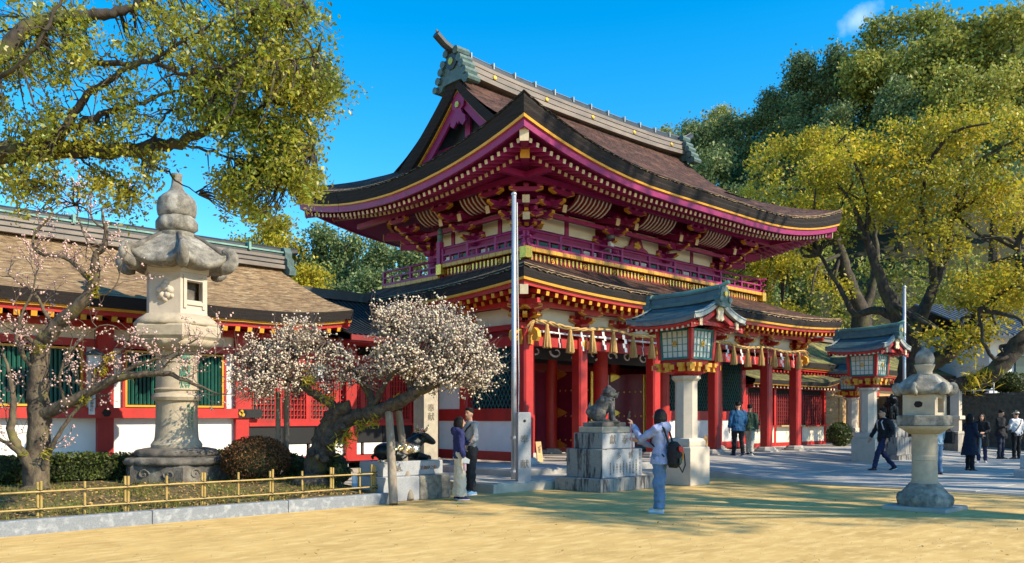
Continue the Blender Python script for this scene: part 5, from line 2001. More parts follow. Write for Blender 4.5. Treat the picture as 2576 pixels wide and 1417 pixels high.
m = MB(); m.lathe([(.33, 5.50), (.375, 5.54), (.395, 5.64), (.395, 5.78), (.365, 5.88), (.29, 5.96), (.19, 6.03), (.135, 6.10), (.11, 6.20), (.10, 6.34), (.115, 6.40), (.11, 6.42), (.0, 6.42)], 32)
m.ob('jewel', 'stone_lichen', fin, auto=45)

# ------------------------------------------------------------------ small stone lantern on the right
sl = thing('stone_lantern', 'weathered grey stone lantern standing on the sand at the right', 'stone lantern', gd(2326, 1278))
sl.scale = (.93, .93, 1.0)
R4 = rad(45)
def sqp(prof, mt, nm, ch=.0, ns=4, rot=R4, k=math.sqrt(2), smooth=None):
    m = MB(); m.lathe([(r * k / 2, z) for r, z in prof], ns, rot=rot)
    return m.ob(nm, mt, sl, auto=smooth)
sqp([(1.06, -.02), (1.06, .035), (1.04, .045)], 'stone_paving', 'ground_slab')
m = MB(); m.lathe([(.46, .04), (.47, .16), (.44, .20), (.41, .25), (.35, .31), (.28, .37), (.25, .41)], 40, fn=lambda t, i: poly_r(8, 0)(t) * .7 + .3 if i < 5 else 1)
for k in range(8):
    t = rad(45 * k)
    m.ball((math.cos(t) * .42, math.sin(t) * .42, .15), (.075, .075, .10), 8, 6)
m.ob('foot', 'stone_lichen', sl, auto=50)
m = MB(); m.lathe([(.225, .38), (.225, .44), (.213, .45), (.205, .78), (.213, .79), (.213, .86), (.205, .87), (.213, 1.20), (.24, 1.26)], 32); m.ob('shaft', 'stone_cream', sl, auto=35)
m = MB(); m.lathe([(.24, 1.22), (.34, 1.29), (.45, 1.35)], 40, fn=lambda t, i: 1 + .05 * abs(math.sin(t * 6)) ** .6); m.ob('lotus_tier', 'stone_cream', sl, True)
m = MB(); m.lathe([(.43, 1.34), (.455, 1.37), (.455, 1.51), (.43, 1.525)], 6, rot=rad(0)); m.ob('platform', 'stone_lichen', sl)
fb2 = part('fire_box', sl)
m = MB(); m.b2(-.27, .27, -.27, .27, 1.52, 1.57); m.b2(-.27, -.14, -.27, .27, 1.57, 1.86); m.b2(.14, .27, -.27, .27, 1.57, 1.86); m.b2(-.14, .14, .1, .27, 1.57, 1.86); m.b2(-.139, .139, -.25, .1, 1.80, 1.86)
m.ob('wall', 'stone_cream', fb2)
m = MB(); m.tube([(-.278, 0, 1.70), (-.262, 0, 1.70)], .115, 24); m.ob('moon_ring', 'stone_cream', fb2)
m = MB(); m.prism([(.075, .0), (.05, .05), (-.02, .055), (-.07, .03), (-.06, -.03), (0, -.05), (.05, -.04)], (-.284, 0, 1.70), (0, 1, 0), (0, 0, 1), .006); m.ob('bird_cutout', 'dark_void', fb2)
m = MB(); scroll_roof(m, 6, rad(0), .46, 1.87, 2.18, .20, .10, .07, under=.26, m=48); rf = m.ob('roof', 'stone_lichen', sl, True)
for k in range(6):
    m = MB(); warate(m, .44, 1.90, rad(60 * k), .085); m.ob('corner_scroll', 'stone_lichen', rf, True)
fin = part('finial', sl)
m = MB(); m.lathe([(.16, 2.15), (.13, 2.20), (.12, 2.24), (.16, 2.33), (.165, 2.36)], 32, fn=lambda t, i: 1 + (.05 * abs(math.sin(t * 5)) if i > 2 else 0)); m.ob('lotus_tier', 'stone_cream', fin, True)
m = MB(); m.lathe([(.13, 2.35), (.155, 2.40), (.16, 2.46), (.14, 2.53), (.09, 2.59), (.03, 2.635), (.0, 2.65)], 24); m.ob('jewel', 'stone_lichen', fin, True)

# ------------------------------------------------------------------ red lanterns on pale posts
def red_lantern(loc, label):
    L = thing('red_lantern', label, 'lantern', loc, group='red roofed lanterns on pale stone posts')
    m = MB(); m.box((0, 0, .41), (.74, .74, .86), ch=.02); m.ob('pedestal', 'stone_pale', L)
    m = MB(); m.lathe([(.36, .84), (.375, .88), (.375, .96), (.34, 1.02), (.26, 1.04)], 4, rot=rad(45), sx=1.15, sy=1.15); m.ob('cushion', 'stone_pale', L)
    m = MB(); m.lathe([(.255, 1.02), (.25, 2.26), (.26, 2.30), (.33, 2.36), (.33, 2.42)], 8, rot=rad(22.5)); m.ob('post', 'stone_pale', L)
    m = MB(); m.lathe([(.26, 2.42), (.44, 2.50), (.44, 2.56)], 4, rot=rad(45)); m.box((0, 0, 2.66), (.84, .84, .10)); m.box((0, 0, 2.745), (.70, .70, .07))
    br = m.ob('bracket_tray', 'vermilion', L)
    for sx, sy in ((-1, 0), (1, 0), (0, -1), (0, 1), (-1, -1), (1, -1), (-1, 1), (1, 1)):
        for o_ in ((-.18, .18) if 0 in (sx, sy) else (0,)):
            x, y = sx * .42 + (o_ if sx == 0 else 0), sy * .42 + (o_ if sy == 0 else 0)
            m = MB(); m.box((x, y, 2.56), (.11, .11, .10)); m.box((x * 1.04, y * 1.04, 2.655), (.14, .14, .09)); m.ob('bracket_block', 'gold_paint', br)
        m = MB(); m.beam((sx * .2, sy * .2, 2.60), (sx * .53, sy * .53, 2.60), .09, .09); o = m.ob('bracket_arm', 'vermilion', br)
        m = MB(); d = Vector((sx, sy, 0)).normalized(); p = Vector((sx * .53, sy * .53, 2.60)); m.beam(p, p + d * .02, .11, .11); m.ob('gilt_end', 'gold_paint', br)
    box = part('lamp_box', L)
    b0, b1 = .40, .44           # walls lean out slightly
    for sx, sy in ((-1, -1), (1, -1), (1, 1), (-1, 1)):
        m = MB(); m.beam((sx * b0, sy * b0, 2.78), (sx * b1, sy * b1, 3.44), .085, .085, up=(0, 1, 0)); m.ob('corner_post', 'vermilion', box)
    for k in range(4):
        a = rad(90 * k)
        d = Vector((math.cos(a), math.sin(a), 0)); e = Vector((-d.y, d.x, 0))
        def P(u, z, off=0.0):
            r = b0 + (b1 - b0) * (z - 2.78) / .66
            return d * (r + off) + e * u * 1.0 + Vector((0, 0, z))
        m = MB(); m.add([P(-.36, 2.82, -.01), P(.36, 2.82, -.01), P(.385, 3.40, -.01), P(-.385, 3.40, -.01)], [(0, 1, 2, 3)]); pn = m.ob('paper_pane', 'lantern_paper', box)
        for z in (2.80, 3.42):
            m = MB(); m.beam(P(-.36, z, .01), P(.36, z, .01), .05, .05); m.ob('frame_rail', 'teal_lattice' , box)
        for u in (-.345, .345):
            m = MB(); m.beam(P(u, 2.80, .012), P(u * 1.06, 3.42, .012), .035, .035, up=d); m.ob('frame_rail', 'teal_lattice', box)
        for u in (-.20, -.067, .067, .20):
            m = MB(); m.beam(P(u, 2.82, .006), P(u, 3.41, .006), .016, .016, up=d); m.ob('muntin', 'copper_green', box)
        for z in (2.95, 3.10, 3.25):
            m = MB(); m.beam(P(-.35, z, .004), P(.35, z, .004), .016, .016); m.ob('muntin', 'copper_green', box)
        m = MB()
        for j in range(5):
            t = j * 1.2566 + .3
            p = P(.045 * math.cos(t), 3.12 + .045 * math.sin(t), .02); m.ball(p, .026, 6, 5)
        m.ob('plum_crest', 'gold_metal', box)
    # roof: gables front and back (ridge along y), flared eaves
    roof = part('roof', L)
    a_, b_ = 1.0, .92
    zt, ze = 4.02, 3.58
    def rp(u, v, sg, dz=0.0):
        """u 0 eave .. 1 ridge, v -1 front .. 1 back"""
        x = sg * a_ * (1 - u)
        lift = .10 * abs(v) ** 3 * (1 - u)
        y = v * b_ * (1 + .0 * (1 - u))
        return Vector((x, y, ze + (zt - ze + .06) * (.42 * u + .58 * u * u) + lift + dz))
    for sg in (-1, 1):
        nr_, nc = 9, 8
        for i in range(nr_):
            for j in range(nc):
                off = .5 if i % 2 else 0
                v0, v1 = max(-1, -1 + 2 * (j - off) / nc), min(1, -1 + 2 * (j + 1 - off) / nc)
                if j == nc - 1 and off:
                    v1 = 1 - 2 * .5 / nc
                u0, u1 = i / nr_, min(1, (i + 1.15) / nr_)
                m = MB()
                q = [rp(u0, v0, sg, .012), rp(u0, v1, sg, .012), rp(u1, v1, sg, .0), rp(u1, v0, sg, .0)]
                lo_ = [p - Vector((0, 0, .022)) for p in q]
                m.add(q + lo_, [(0, 1, 2, 3) if sg < 0 else (3, 2, 1, 0), (0, 4, 5, 1), (1, 5, 6, 2), (3, 7, 4, 0)][:4])
                m.ob('roof_tile', 'blue_tile', roof)
        if True:
            m = MB()
            for v in (-1, 1):
                A = [rp(u, v, sg, .03) for u in np.linspace(0, 1, 10)]
                B = [p + Vector((0, -v * .02, -.14)) for p in A]
                m.strip(A, B); m.strip([p + Vector((0, -v * .10, 0)) for p in B], B); m.strip([p + Vector((0, -v * .10, 0)) for p in A], A)
            m.ob('verge', 'tile_edge', roof)
            m = MB(); A = [rp(0, v, sg, .01) for v in np.linspace(-1, 1, 14)]; B = [p + Vector((-sg * .03, 0, -.10)) for p in A]; C_ = [p + Vector((-sg * .30, 0, .02)) for p in B]
            m.strip(A, B); m.strip(B, C_); m.ob('eave_edge', 'tile_grey', roof)
            m = MB(); A = [rp(0, v, sg, -.10) + Vector((-sg * .06, 0, 0)) for v in np.linspace(-.96, .96, 12)]; B = [p + Vector((-sg * .02, 0, -.06)) for p in A]; C_ = [Vector((sg * .40, p.y, 3.52)) for p in B]
            m.strip(A, B); m.strip(B, C_); m.ob('soffit', 'vermilion', roof)
            for v in np.linspace(-.9, .9, 13):
                p = rp(0, v, sg, -.18) + Vector((-sg * .10, 0, 0))
                m = MB(); m.beam(p, Vector((sg * .42, p.y, 3.50)), .045, .045); m.ob('rafter', 'vermilion', roof)
                m = MB(); m.beam(p + Vector((sg * .012, 0, 0)), p, .05, .05); m.ob('rafter_end', 'cream_paint', roof)
    for v in (-1, 1):
        m = MB()
        A = [rp(u, v * .90, -1, -.16) for u in np.linspace(0, 1, 9)] + [rp(u, v * .90, 1, -.16) for u in np.linspace(1, 0, 9)[1:]]
        B = [p + Vector((0, 0, -.11)) for p in A]
        m.strip(A, B); m.strip([p + Vector((0, -v * .06, 0)) for p in B], B); m.ob('bargeboard', 'vermilion', roof)
        m = MB(); y = v * b_ * .72
        m.add([Vector((-.8, y, 3.50)), Vector((.8, y, 3.50)), Vector((0.12, y, 3.92)), Vector((-.12, y, 3.92))], [(0, 1, 2, 3)]); m.ob('gable_wall', 'dark_red', roof)
        m = MB(); m.b2(-.62, .62, y - .04, y + .04, 3.50, 3.58); m.ob('tie_beam', 'vermilion', roof)
        m = MB(); m.prism([(0, .18), (.12, .05), (.09, -.06), (.14, -.15), (.05, -.2), (0, -.14), (-.05, -.2), (-.14, -.15), (-.09, -.06), (-.12, .05)], (0, v * b_ * .96, 3.78), (1, 0, 0), (0, 0, 1), .04); m.ob('gable_pendant', 'cream_paint', roof)
        for s in (-1, 1):
            m = MB(); p = rp(.30, v * .93, s, -.20); m.box((p.x, p.y, p.z), (.10, .04, .16)); m.ob('gilt_plate', 'cream_paint', roof)
    rd = part('ridge', roof)
    for (w, z0_, z1_, mt) in ((.34, 3.99, 4.07, 'verdigris'), (.22, 4.07, 4.21, 'blue_tile'), (.28, 4.21, 4.25, 'verdigris')):
        m = MB()
        rows = []
        for y in np.linspace(-.95, .90, 9):
            l = .07 * max(0, -y / .95) ** 2
            rows.append([(-w / 2, y, z0_ + l), (w / 2, y, z0_ + l), (w / 2, y, z1_ + l), (-w / 2, y, z1_ + l), (-w / 2, y, z0_ + l)])
        m.rows(rows); m.add(rows[0][:4], [(0, 1, 2, 3)]); m.add(rows[-1][:4], [(3, 2, 1, 0)]); m.ob('ridge_course', mt, rd)
    m = MB(); m.tube([(0, -1.10, 4.41), (0, -.9, 4.34), (0, 0, 4.28), (0, .92, 4.28)], .05, 8); m.ob('ridge_cap', 'copper_green', rd, True)
    half = [(0, .24), (.10, .22), (.16, .10), (.15, .0), (.24, -.08), (.22, -.20), (.1, -.22)]
    for v in (-1, 1):
        m = MB(); m.prism(half + [(-x, y) for x, y in half[::-1][:-1]], (0, v * .96, 4.10), (1, 0, 0), (0, 0, 1), .10)
        for s in (-1, 1):
            m.tube([(s * .17, v * .96 - .08, 4.04), (s * .17, v * .96 + .08, 4.04)], .07, 8)
        m.ob('ridge_end_ornament', 'verdigris', rd)
        m = MB(); m.tube([(0, v * 1.01, 4.16), (0, v * 1.04, 4.16)], .06, 10); m.ob('boss', 'gold_metal', rd)
    return L


P1 = at(1726, 18.5); P2 = at(2184, 25.7)
L1 = red_lantern(P1, 'red roofed lantern on a pale post beside the photographing woman')
L2 = copy_tree(L1); L2.location = P2; L2['label'] = 'red roofed lantern on a pale post behind the walking man'
L3 = copy_tree(L1); L3.location = at(2143, 38.0); L3['label'] = 'red roofed lantern mostly hidden behind the lantern by the walking man'

# ------------------------------------------------------------------ guardian lions on stepped pedestals
def pedestal(loc, label, words):
    t = thing('statue_pedestal', label, 'pedestal', loc, group='stepped stone pedestals of the guardian lions')
    for (sx, sy, z0_, z1_, mt, nm) in ((1.70, 1.26, -.02, .25, 'stone_streak', 'ground_step'), (1.30, .98, .25, .84, 'stone_streak', 'die_block'), (1.06, .78, .84, 1.17, 'stone_streak', 'die_block'),
                                       (.90, .64, 1.17, 1.30, 'stone_cream', 'top_step'), (.76, .54, 1.30, 1.39, 'stone_dark', 'top_step')):
        m = MB(); m.box((0, 0, (z0_ + z1_) / 2), (sx, sy, z1_ - z0_), ch=.012); m.ob(nm, mt, t)
    if words:
        # the front faces are dressed smooth
        for (sx, y, z0_, z1_) in ((1.28, -.492, .262, .828), (1.04, -.392, .852, 1.158)):
            m = MB(); m.box((0, y, (z0_ + z1_) / 2), (sx, .006, z1_ - z0_)); m.ob('dressed_face', 'granite', t)
        for s, x, z, h in (('獻', -.20, 1.02, .21), ('奉', .20, 1.02, .21), ('多', -.13, .69, .16), ('博', .26, .69, .16)):
            text_ob('inscription', s, h, 'engraved', t, (x, (-.395 if z > .9 else -.495) - .002, z), (1, 0, 0), (0, 0, 1), .004)
        cols = ['明治四拾二年三月吉日', '紀伊国屋弥三郎', '乙川卯兵衛', '中村嘉平次', '吉田甚六', '下澤善右衛門', '古賀利平', '大神文七', '三苫清吉', '松尾作次郎']
        for i, s in enumerate(cols):
            x = .55 - i * .105 if i else .57
            text_ob('inscription', '\n'.join(s), .052 if i else .055, 'engraved', t, (x, -.497, .44 if i else .55), (1, 0, 0), (0, 0, 1), .002)
    return t


KC = at(1.0, 1)  # placeholder, replaced below
k1 = at(1288 + 2070 * .1124, 17.44)
ped1 = pedestal(k1, 'stepped stone pedestal carved with characters left of the photographing woman', True)
k2 = Vector((k1.x + 15.0, k1.y + .2, 0))
ped2 = pedestal(k2, 'dark stepped stone pedestal behind the walking man', False)


def lion(loc, label, mir=1, dark=False):
    t = thing('guardian_lion', label, 'statue', loc, group='stone guardian lions')
    m = MB()
    # body faces +x (towards the approach), sits on its haunches
    m.ball((-.14, 0, .20), (.20, .17, .20), 12, 8)                  # haunch mass
    m.tube([(-.14, 0, .22), (.00, 0, .36), (.09, 0, .50)], [.17, .165, .15], 10)      # back
    m.ball((.10, 0, .40), (.13, .15, .17), 12, 8)                   # chest
    for s in (-1, 1):
        m.tube([(.14, s * .09, .40), (.17, s * .10, .20), (.18, s * .10, .04)], [.075, .055, .05], 8)
        m.ball((.21, s * .10, .035), (.075, .055, .04), 8, 6)
        m.ball((-.12, s * .13, .16), (.16, .085, .15), 10, 7)       # thigh
        m.ball((.02, s * .15, .035), (.10, .05, .04), 8, 6)         # hind paw
    m.ball((.13, 0, .62), (.13, .125, .12), 12, 8)                  # head
    m.ball((.235, 0, .585), (.07, .085, .06), 10, 7)                # muzzle
    m.ball((.235, 0, .53), (.05, .07, .028), 8, 6)                  # jaw
    m.ball((.295, 0, .61), (.025, .035, .022), 8, 6)                # nose
    for s in (-1, 1):
        m.ball((.20, s * .07, .665), (.045, .035, .03), 8, 6)       # brow
        m.ball((.06, s * .125, .67), (.04, .03, .055), 8, 6)        # ear
    m.ball((.09, 0, .735), (.06, .05, .06), 8, 6)
    # tail flame
    for dy, h in ((-.05, .34), (0, .44), (.05, .36)):
        m.tube([(-.28, dy * .5, .10), (-.36, dy, .22), (-.30, dy * 1.3, h)], [.06, .055, .015], 7)
    rr = random.Random(5)
    for i in range(46):                                             # mane curls
        a = rr.uniform(0, 6.28); q = rr.random()
        x = .10 - .18 * q + rr.uniform(-.03, .03); z = .70 - .30 * q
        r = .12 + .05 * q
        y = math.cos(a) * r
        xx = x - abs(math.sin(a)) * .07
        m.ball((xx, y, z + .03 * math.sin(a)), rr.uniform(.025, .042), 6, 5)
    for i in range(12):
        a = i * .55
        m.ball((.20 - .02 * (i % 3), -.12 + .24 * (i / 11), .49 - .05 * math.sin(i / 11 * math.pi)), .028, 6, 5)
    me = remesh(m, .014, 1, .006, 26)
    me.materials.append(MATS['bronze_dark' if dark else 'stone_statue'])
    b = link('body', me, t)
    e = MB()
    for s in (-1, 1):
        e.ball((.243, s * .062, .638), .018, 7, 5)
    e.ob('eyes', 'dark_void', t)
    m = MB(); m.b2(-.34, .33, -.21, .21, -.0, .03); m.ob('plinth', 'stone_dark', t)
    return t


l1 = lion((k1.x, k1.y, 1.39), 'grey stone guardian lion seated on the carved pedestal before the gate')
l1.rotation_euler = (0, 0, rad(-48)); l1.scale = (.98, .98, 1.0)
l2 = lion((k2.x, k2.y, 1.39), 'dark guardian lion seated behind the walking man', dark=True)
l2.rotation_euler = (0, 0, rad(-120)); l2.scale = (1.1, 1.1, 1.15)

# ------------------------------------------------------------------ flagpole and inscribed granite post
fp = thing('flagpole', 'tall steel flagpole rising in front of the gate corner', 'flagpole', gd(1293, 1226))
m = MB(); m.tube([(0, 0, -.02), (0, 0, 2.5), (0, 0, 6.24)], [.060, .056, .048], 16); m.ob('pole', 'steel', fp, True)
m = MB(); m.ball((0, 0, 6.27), (.06, .06, .05), 12, 8); m.ob('cap', 'steel', fp, True)
m = MB(); m.tube([(.075, -.02, 6.1), (.09, -.03, 4), (.10, -.05, 2.4), (.08, -.05, 1.2), (.085, -.05, .8)], .009, 5); m.ob('halyard', 'paper_white', fp)
m = MB(); m.lathe([(.08, 0), (.085, .03), (.08, .06)], 12, (0, 0, 1.02)); m.lathe([(.08, 0), (.085, .03), (.08, .06)], 12, (0, 0, .30)); m.ob('clamp', 'steel', fp)
gp = thing('granite_post', 'grey granite post carved with two characters beside the flagpole', 'stone post', gd(1316, 1231))
m = MB(); m.box((0, 0, .79), (.27, .26, 1.62), ch=.02); m.ob('post', 'granite', gp)
gp.rotation_euler = (0, 0, rad(-30))
for s, z in (('奉', 1.03), ('献', .52)):
    text_ob('inscription', s, .19, 'engraved', gp, (0, -.132, z), (1, 0, 0), (0, 0, 1), .004)
m = MB(); m.tube([(0, -.135, 1.42), (0, -.128, 1.42)], .03, 8); m.ob('bolt', 'bronze_dark', gp)
ws = thing('stone_marker', 'pale stone pillar carved with characters behind the ox statue', 'stone post', at(1071, 18.2, .145))
m = MB(); m.lathe([(.27, -.2), (.27, 2.15), (0.0, 2.32)], 4, rot=rad(45)); m.ob('pillar', 'stone_cream', ws)
text_ob('inscription', '奉\n献', .19, 'engraved', ws, (0, -.195, 1.45), (1, 0, 0), (0, 0, 1), .004)
pp = thing('flagpole', 'thin steel pole rising beside the right golden tree', 'flagpole', at(2275, 30.5))
m = MB(); m.tube([(0, 0, 0), (0, 0, 6.3)], [.062, .055], 12); m.ob('pole', 'steel', pp, True)
m = MB(); m.ball((0, 0, 6.33), .07, 10, 6); m.ob('cap', 'steel', pp, True)

# ------------------------------------------------------------------ reclining bronze ox
oxp = thing('ox_pedestal', 'two-tier granite pedestal under the bronze ox', 'pedestal', (-5.60, -2.50, 0))
m = MB(); m.box((-.35, 0, .20), (.78, .96, .45), ch=.02); m.ob('lower_block', 'granite', oxp)
m = MB(); m.box((.40, -.01, .20), (.70, .97, .45), ch=.02); m.ob('lower_block', 'stone_lichen', oxp)
m = MB(); m.box((0, .02, .56), (1.34, .76, .27), ch=.015); m.ob('upper_slab', 'granite', oxp)
text_ob('inscription', '奉納', .12, 'engraved', oxp, (-.40, -.364, .56), (1, 0, 0), (0, 0, 1), .004)
text_ob('inscription', '吉福伊之衛', .075, 'engraved_red', oxp, (.34, -.364, .56), (1, 0, 0), (0, 0, 1), .004)
ox = thing('ox_statue', 'dark bronze reclining ox with worn shining flank', 'statue', (-5.60, -2.48, .697))
m = MB()
m.ball((-.12, 0, .17), (.44, .24, .18), 14, 9)
m.ball((.17, 0, .20), (.24, .21, .19), 12, 8)
m.ball((-.38, 0, .17), (.20, .22, .16), 12, 8)
m.tube([(.22, 0, .26), (.38, 0, .36), (.46, -.02, .42)], [.16, .13, .11], 10)
m.tube([(.44, -.02, .43), (.54, -.06, .40), (.64, -.11, .33)], [.105, .09, .062], 10)
m.ball((.65, -.115, .32), (.055, .06, .05), 9, 7)
for s in (-1, 1):
    m.tube([(.42, s * .09 - .02, .47), (.38, s * .20 - .02, .47)], [.03, .05], 7)
    m.tube([(.20, s * .20, .10), (.40, s * .24, .05), (.52, s * .20, .04), (.40, s * .16, .035)], [.07, .055, .045, .04], 8)
    m.tube([(-.30, s * .20, .12), (-.06, s * .27, .06), (-.22, s * .28, .04)], [.10, .06, .045], 8)
m.tube([(-.56, 0, .16), (-.60, .08, .08), (-.50, .2, .04)], [.03, .025, .03], 6)
m.ball((-.02, 0, .0), (.5, .28, .05), 12, 6)
rm_ob('body', m, 'bronze_dark', ox, .016, 4, .005, 14)
m = MB()
for s in (-1, 1):
    m.tube([(.43, s * .06 - .02, .51), (.44, s * .15 - .02, .56), (.49, s * .17 - .02, .66)], [.032, .026, .006], 8)
m.ob('horns', 'bronze_worn', ox, True)
m = MB()
m.ball((-.10, -.035, .185), (.42, .225, .172), 16, 10); m.ball((.19, -.03, .18), (.19, .205, .165), 14, 9)
me = remesh(m, .016, 3, .02, 9)
# only the polished flank and back stay of this shell
import bmesh
bm_ = bmesh.new(); bm_.from_mesh(me)
dl = [f for f in bm_.faces if (f.calc_center_median().y > .05 or f.calc_center_median().z < .10 + .05 * math.sin(f.calc_center_median().x * 9) or f.calc_center_median().x < -.42 or f.calc_center_median().x > .30)]
bmesh.ops.delete(bm_, geom=dl, context='FACES'); bm_.to_mesh(me); bm_.free()
me.materials.append(MATS['bronze_worn']); link('polished_flank', me, ox)
m = MB()
for i in range(16):
    t = i * .4
    m.ball((.44 + .02 * math.cos(t), -.02 + .10 * math.cos(t), .535 + .03 * math.sin(t)), .024, 6, 5, mi=i % 2)
m.ob('head_cord', ['red', 'paper_white'], ox)
# offerings of small pebbles at its tail
m = MB()
for i in range(22):
    m.ball((-5.60 - .64 + random.uniform(-.06, .2), -2.5 + random.uniform(-.34, -.16), .71), random.uniform(.012, .022), 5, 4, mi=i % 2)
o = m.ob('petals', ['blossom', 'litter']); tag(o, 'fallen petals and leaves on the ox pedestal edge', 'petals', kind='stuff')

# ------------------------------------------------------------------ bamboo fence
bf = thing('bamboo_fence', 'low bamboo fence of tied posts and rails along the kerb', 'fence')
FY = KY + .30


def bamboo(mb, p, q, r, node=.24, rng=random):
    p, q = Vector(p), Vector(q)
    L = (q - p).length
    d = (q - p) / L
    pts, rs = [], []
    s = 0.0
    pts.append(p); rs.append(r)
    k = node * rng.uniform(.3, .9)
    while k < L - .03:
        for o_, f in ((-.012, 1), (0, 1.14), (.012, 1)):
            pts.append(p + d * (k + o_)); rs.append(r * f)
        k += node * rng.uniform(.85, 1.15)
    pts.append(q); rs.append(r)
    mb.tube(pts, rs, 8)


fx = -13.9
i = 0
posts = []
while fx < KX1 - .18:
    posts.append((fx, i % 2 == 0))
    fx += .555
    i += 1
posts.append((KX1 - .20, True))
gz = lambda x: .13
for (x, dbl) in posts:
    for k, dx in enumerate((-.035, .0, .035) if dbl and x > -6.6 else (-.021, .021) if dbl else (0,)):
        m = MB(); bamboo(m, (x + dx, FY, .06), (x + dx + random.uniform(-.004, .004), FY + random.uniform(-.01, .01), .62 + random.uniform(-.02, .02) + (.02 if dbl else 0)), .019); m.ob('post', 'bamboo', bf, auto=50)
    for z in (.26, .50):
        m = MB(); m.lathe([(.052 if dbl else .036, -.016), (.060 if dbl else .042, 0), (.052 if dbl else .036, .016)], 8, (x, FY, z))
        m.beam((x - .05, FY - .05, z - .035), (x + .05, FY - .05, z + .035), .010, .010); m.beam((x - .05, FY - .052, z + .035), (x + .05, FY - .052, z - .035), .010, .010)
        m.ob('cord_knot', 'black_cord', bf)
xs_ = [p[0] for p in posts]
for z in (.26, .50):
    a = xs_[0] - .5
    while a < xs_[-1] - .1:
        b = min(a + random.uniform(1.9, 2.3), xs_[-1])
        m = MB(); bamboo(m, (a, FY - .045, z + random.uniform(-.008, .008)), (b + .06, FY - .045, z + random.uniform(-.008, .008)), .014, .3); m.ob('rail', 'bamboo', bf, auto=50)
        a = b
mk = thing('marker_post', 'small pale blue marker post at the kerb end of the bed', 'post', gd(893, 1238, .13))
m = MB(); m.lathe([(.055, -.02), (.055, .26), (.05, .30), (.03, .33), (0, .335)], 14); m.ob('body', 'white_glass', mk, auto=40)
m = MB(); m.lathe([(.057, .10), (.057, .16)], 14); m.ob('band', 'pale_blue', mk)

# ------------------------------------------------------------------ tree props
def prop(label, pts, r):
    t = thing('tree_prop', label, 'prop', (pts[0][0], pts[0][1], 0), group='wooden props under the plum trees')
    o0 = Vector((pts[0][0], pts[0][1], 0))
    P_ = [Vector(p) - o0 for p in pts]
    m = MB()
    n = 9
    pp = [P_[0].lerp(P_[1], i / (n - 1)) + Vector((random.uniform(-.008, .008), random.uniform(-.008, .008), 0)) for i in range(n)]
    m.tube(pp, [r * (1.06 - .12 * i / n) * random.uniform(.97, 1.03) for i in range(n)], 10)
    m.ob('pole', 'wood_grey', t, auto=60)
    m = MB(); d = (P_[1] - P_[0]).normalized(); q = P_[1] - d * .06; m.tube([q - d * .05, q + d * .03], r * 1.12, 8); m.ob('binding', 'black_cord', t)
    return t


pa = gd(991, 1269); pb = gd(1031, 1258)
prop('grey wooden prop standing before the kerb end, left of a pair', (pa, sp(978, 1025, 14.9)), .075)
prop('brown wooden prop right of a pair, leaning under the plum branch', (pb, sp(1000, 1022, 15.4)), .068)
prop('thin grey prop behind the round rusty shrub', (at(698, 16.6, .15), sp(700, 985, 16.4)), .05)
prop('thin tan prop leaning beside the round rusty shrub', (at(718, 16.8, .15), sp(722, 960, 16.4)), .055)
# ------------------------------------------------------------------ vegetation helpers
def smooth_path(pts, k=4, jit=0.0, rng=random):
    P_ = [Vector(p) for p in pts]
    out = []
    for i in range(len(P_) - 1):
        p0, p1, p2, p3 = P_[max(i - 1, 0)], P_[i], P_[i + 1], P_[min(i + 2, len(P_) - 1)]
        for j in range(k):
            t = j / k
            q = .5 * ((2 * p1) + (p2 - p0) * t + (2 * p0 - 5 * p1 + 4 * p2 - p3) * t * t + (3 * p1 - p0 - 3 * p2 + p3) * t ** 3)
            if jit and (i or j):
                q = q + Vector((rng.uniform(-jit, jit), rng.uniform(-jit, jit), rng.uniform(-jit, jit)))
            out.append(q)
    out.append(P_[-1])
    return out


def limb(mb, pts, r0, r1, n=8, k=4, jit=0.0, bump=.08):
    q = smooth_path(pts, k, jit)
    m_ = len(q)
    mb.tube(q, [r0 + (r1 - r0) * (i / (m_ - 1)) for i in range(m_)], n, jit=bump)
    return q


def shell(lobes, dens, rng, zbias=.15, lo_=.55, hi_=1.22, sub=10):
    cs, ns = [], []
    if sub:
        fine = []
        for c, r in lobes:
            r = np.asarray(r, float)
            for d in unit(rng.normal(size=(sub, 3)) + np.array([0, 0, .25])):
                f = rng.uniform(.30, .50)
                fine.append((np.asarray(c) + d * r * rng.uniform(.45, .85), r * f * np.array([1.05, 1.05, .95])))
        lobes = fine
    for c, r in lobes:
        r = np.asarray(r, float)
        n = int(dens * 4 * math.pi * (r[0] * r[1] * r[2]) ** (2 / 3))
        d = unit(rng.normal(size=(n, 3)) + np.array([0, 0, zbias]))
        # clumps: pull directions towards random sprig directions
        k = max(6, n // 14)
        sd = unit(rng.normal(size=(k, 3)))
        d = unit(d * .45 + sd[rng.integers(0, k, n)] * 1.0 + rng.normal(size=(n, 3)) * .10)
        q = rng.uniform(lo_, hi_, n)[:, None]
        cs.append(np.asarray(c)[None] + d * r[None] * q)
        ns.append(d)
    return np.concatenate(cs), np.concatenate(ns)


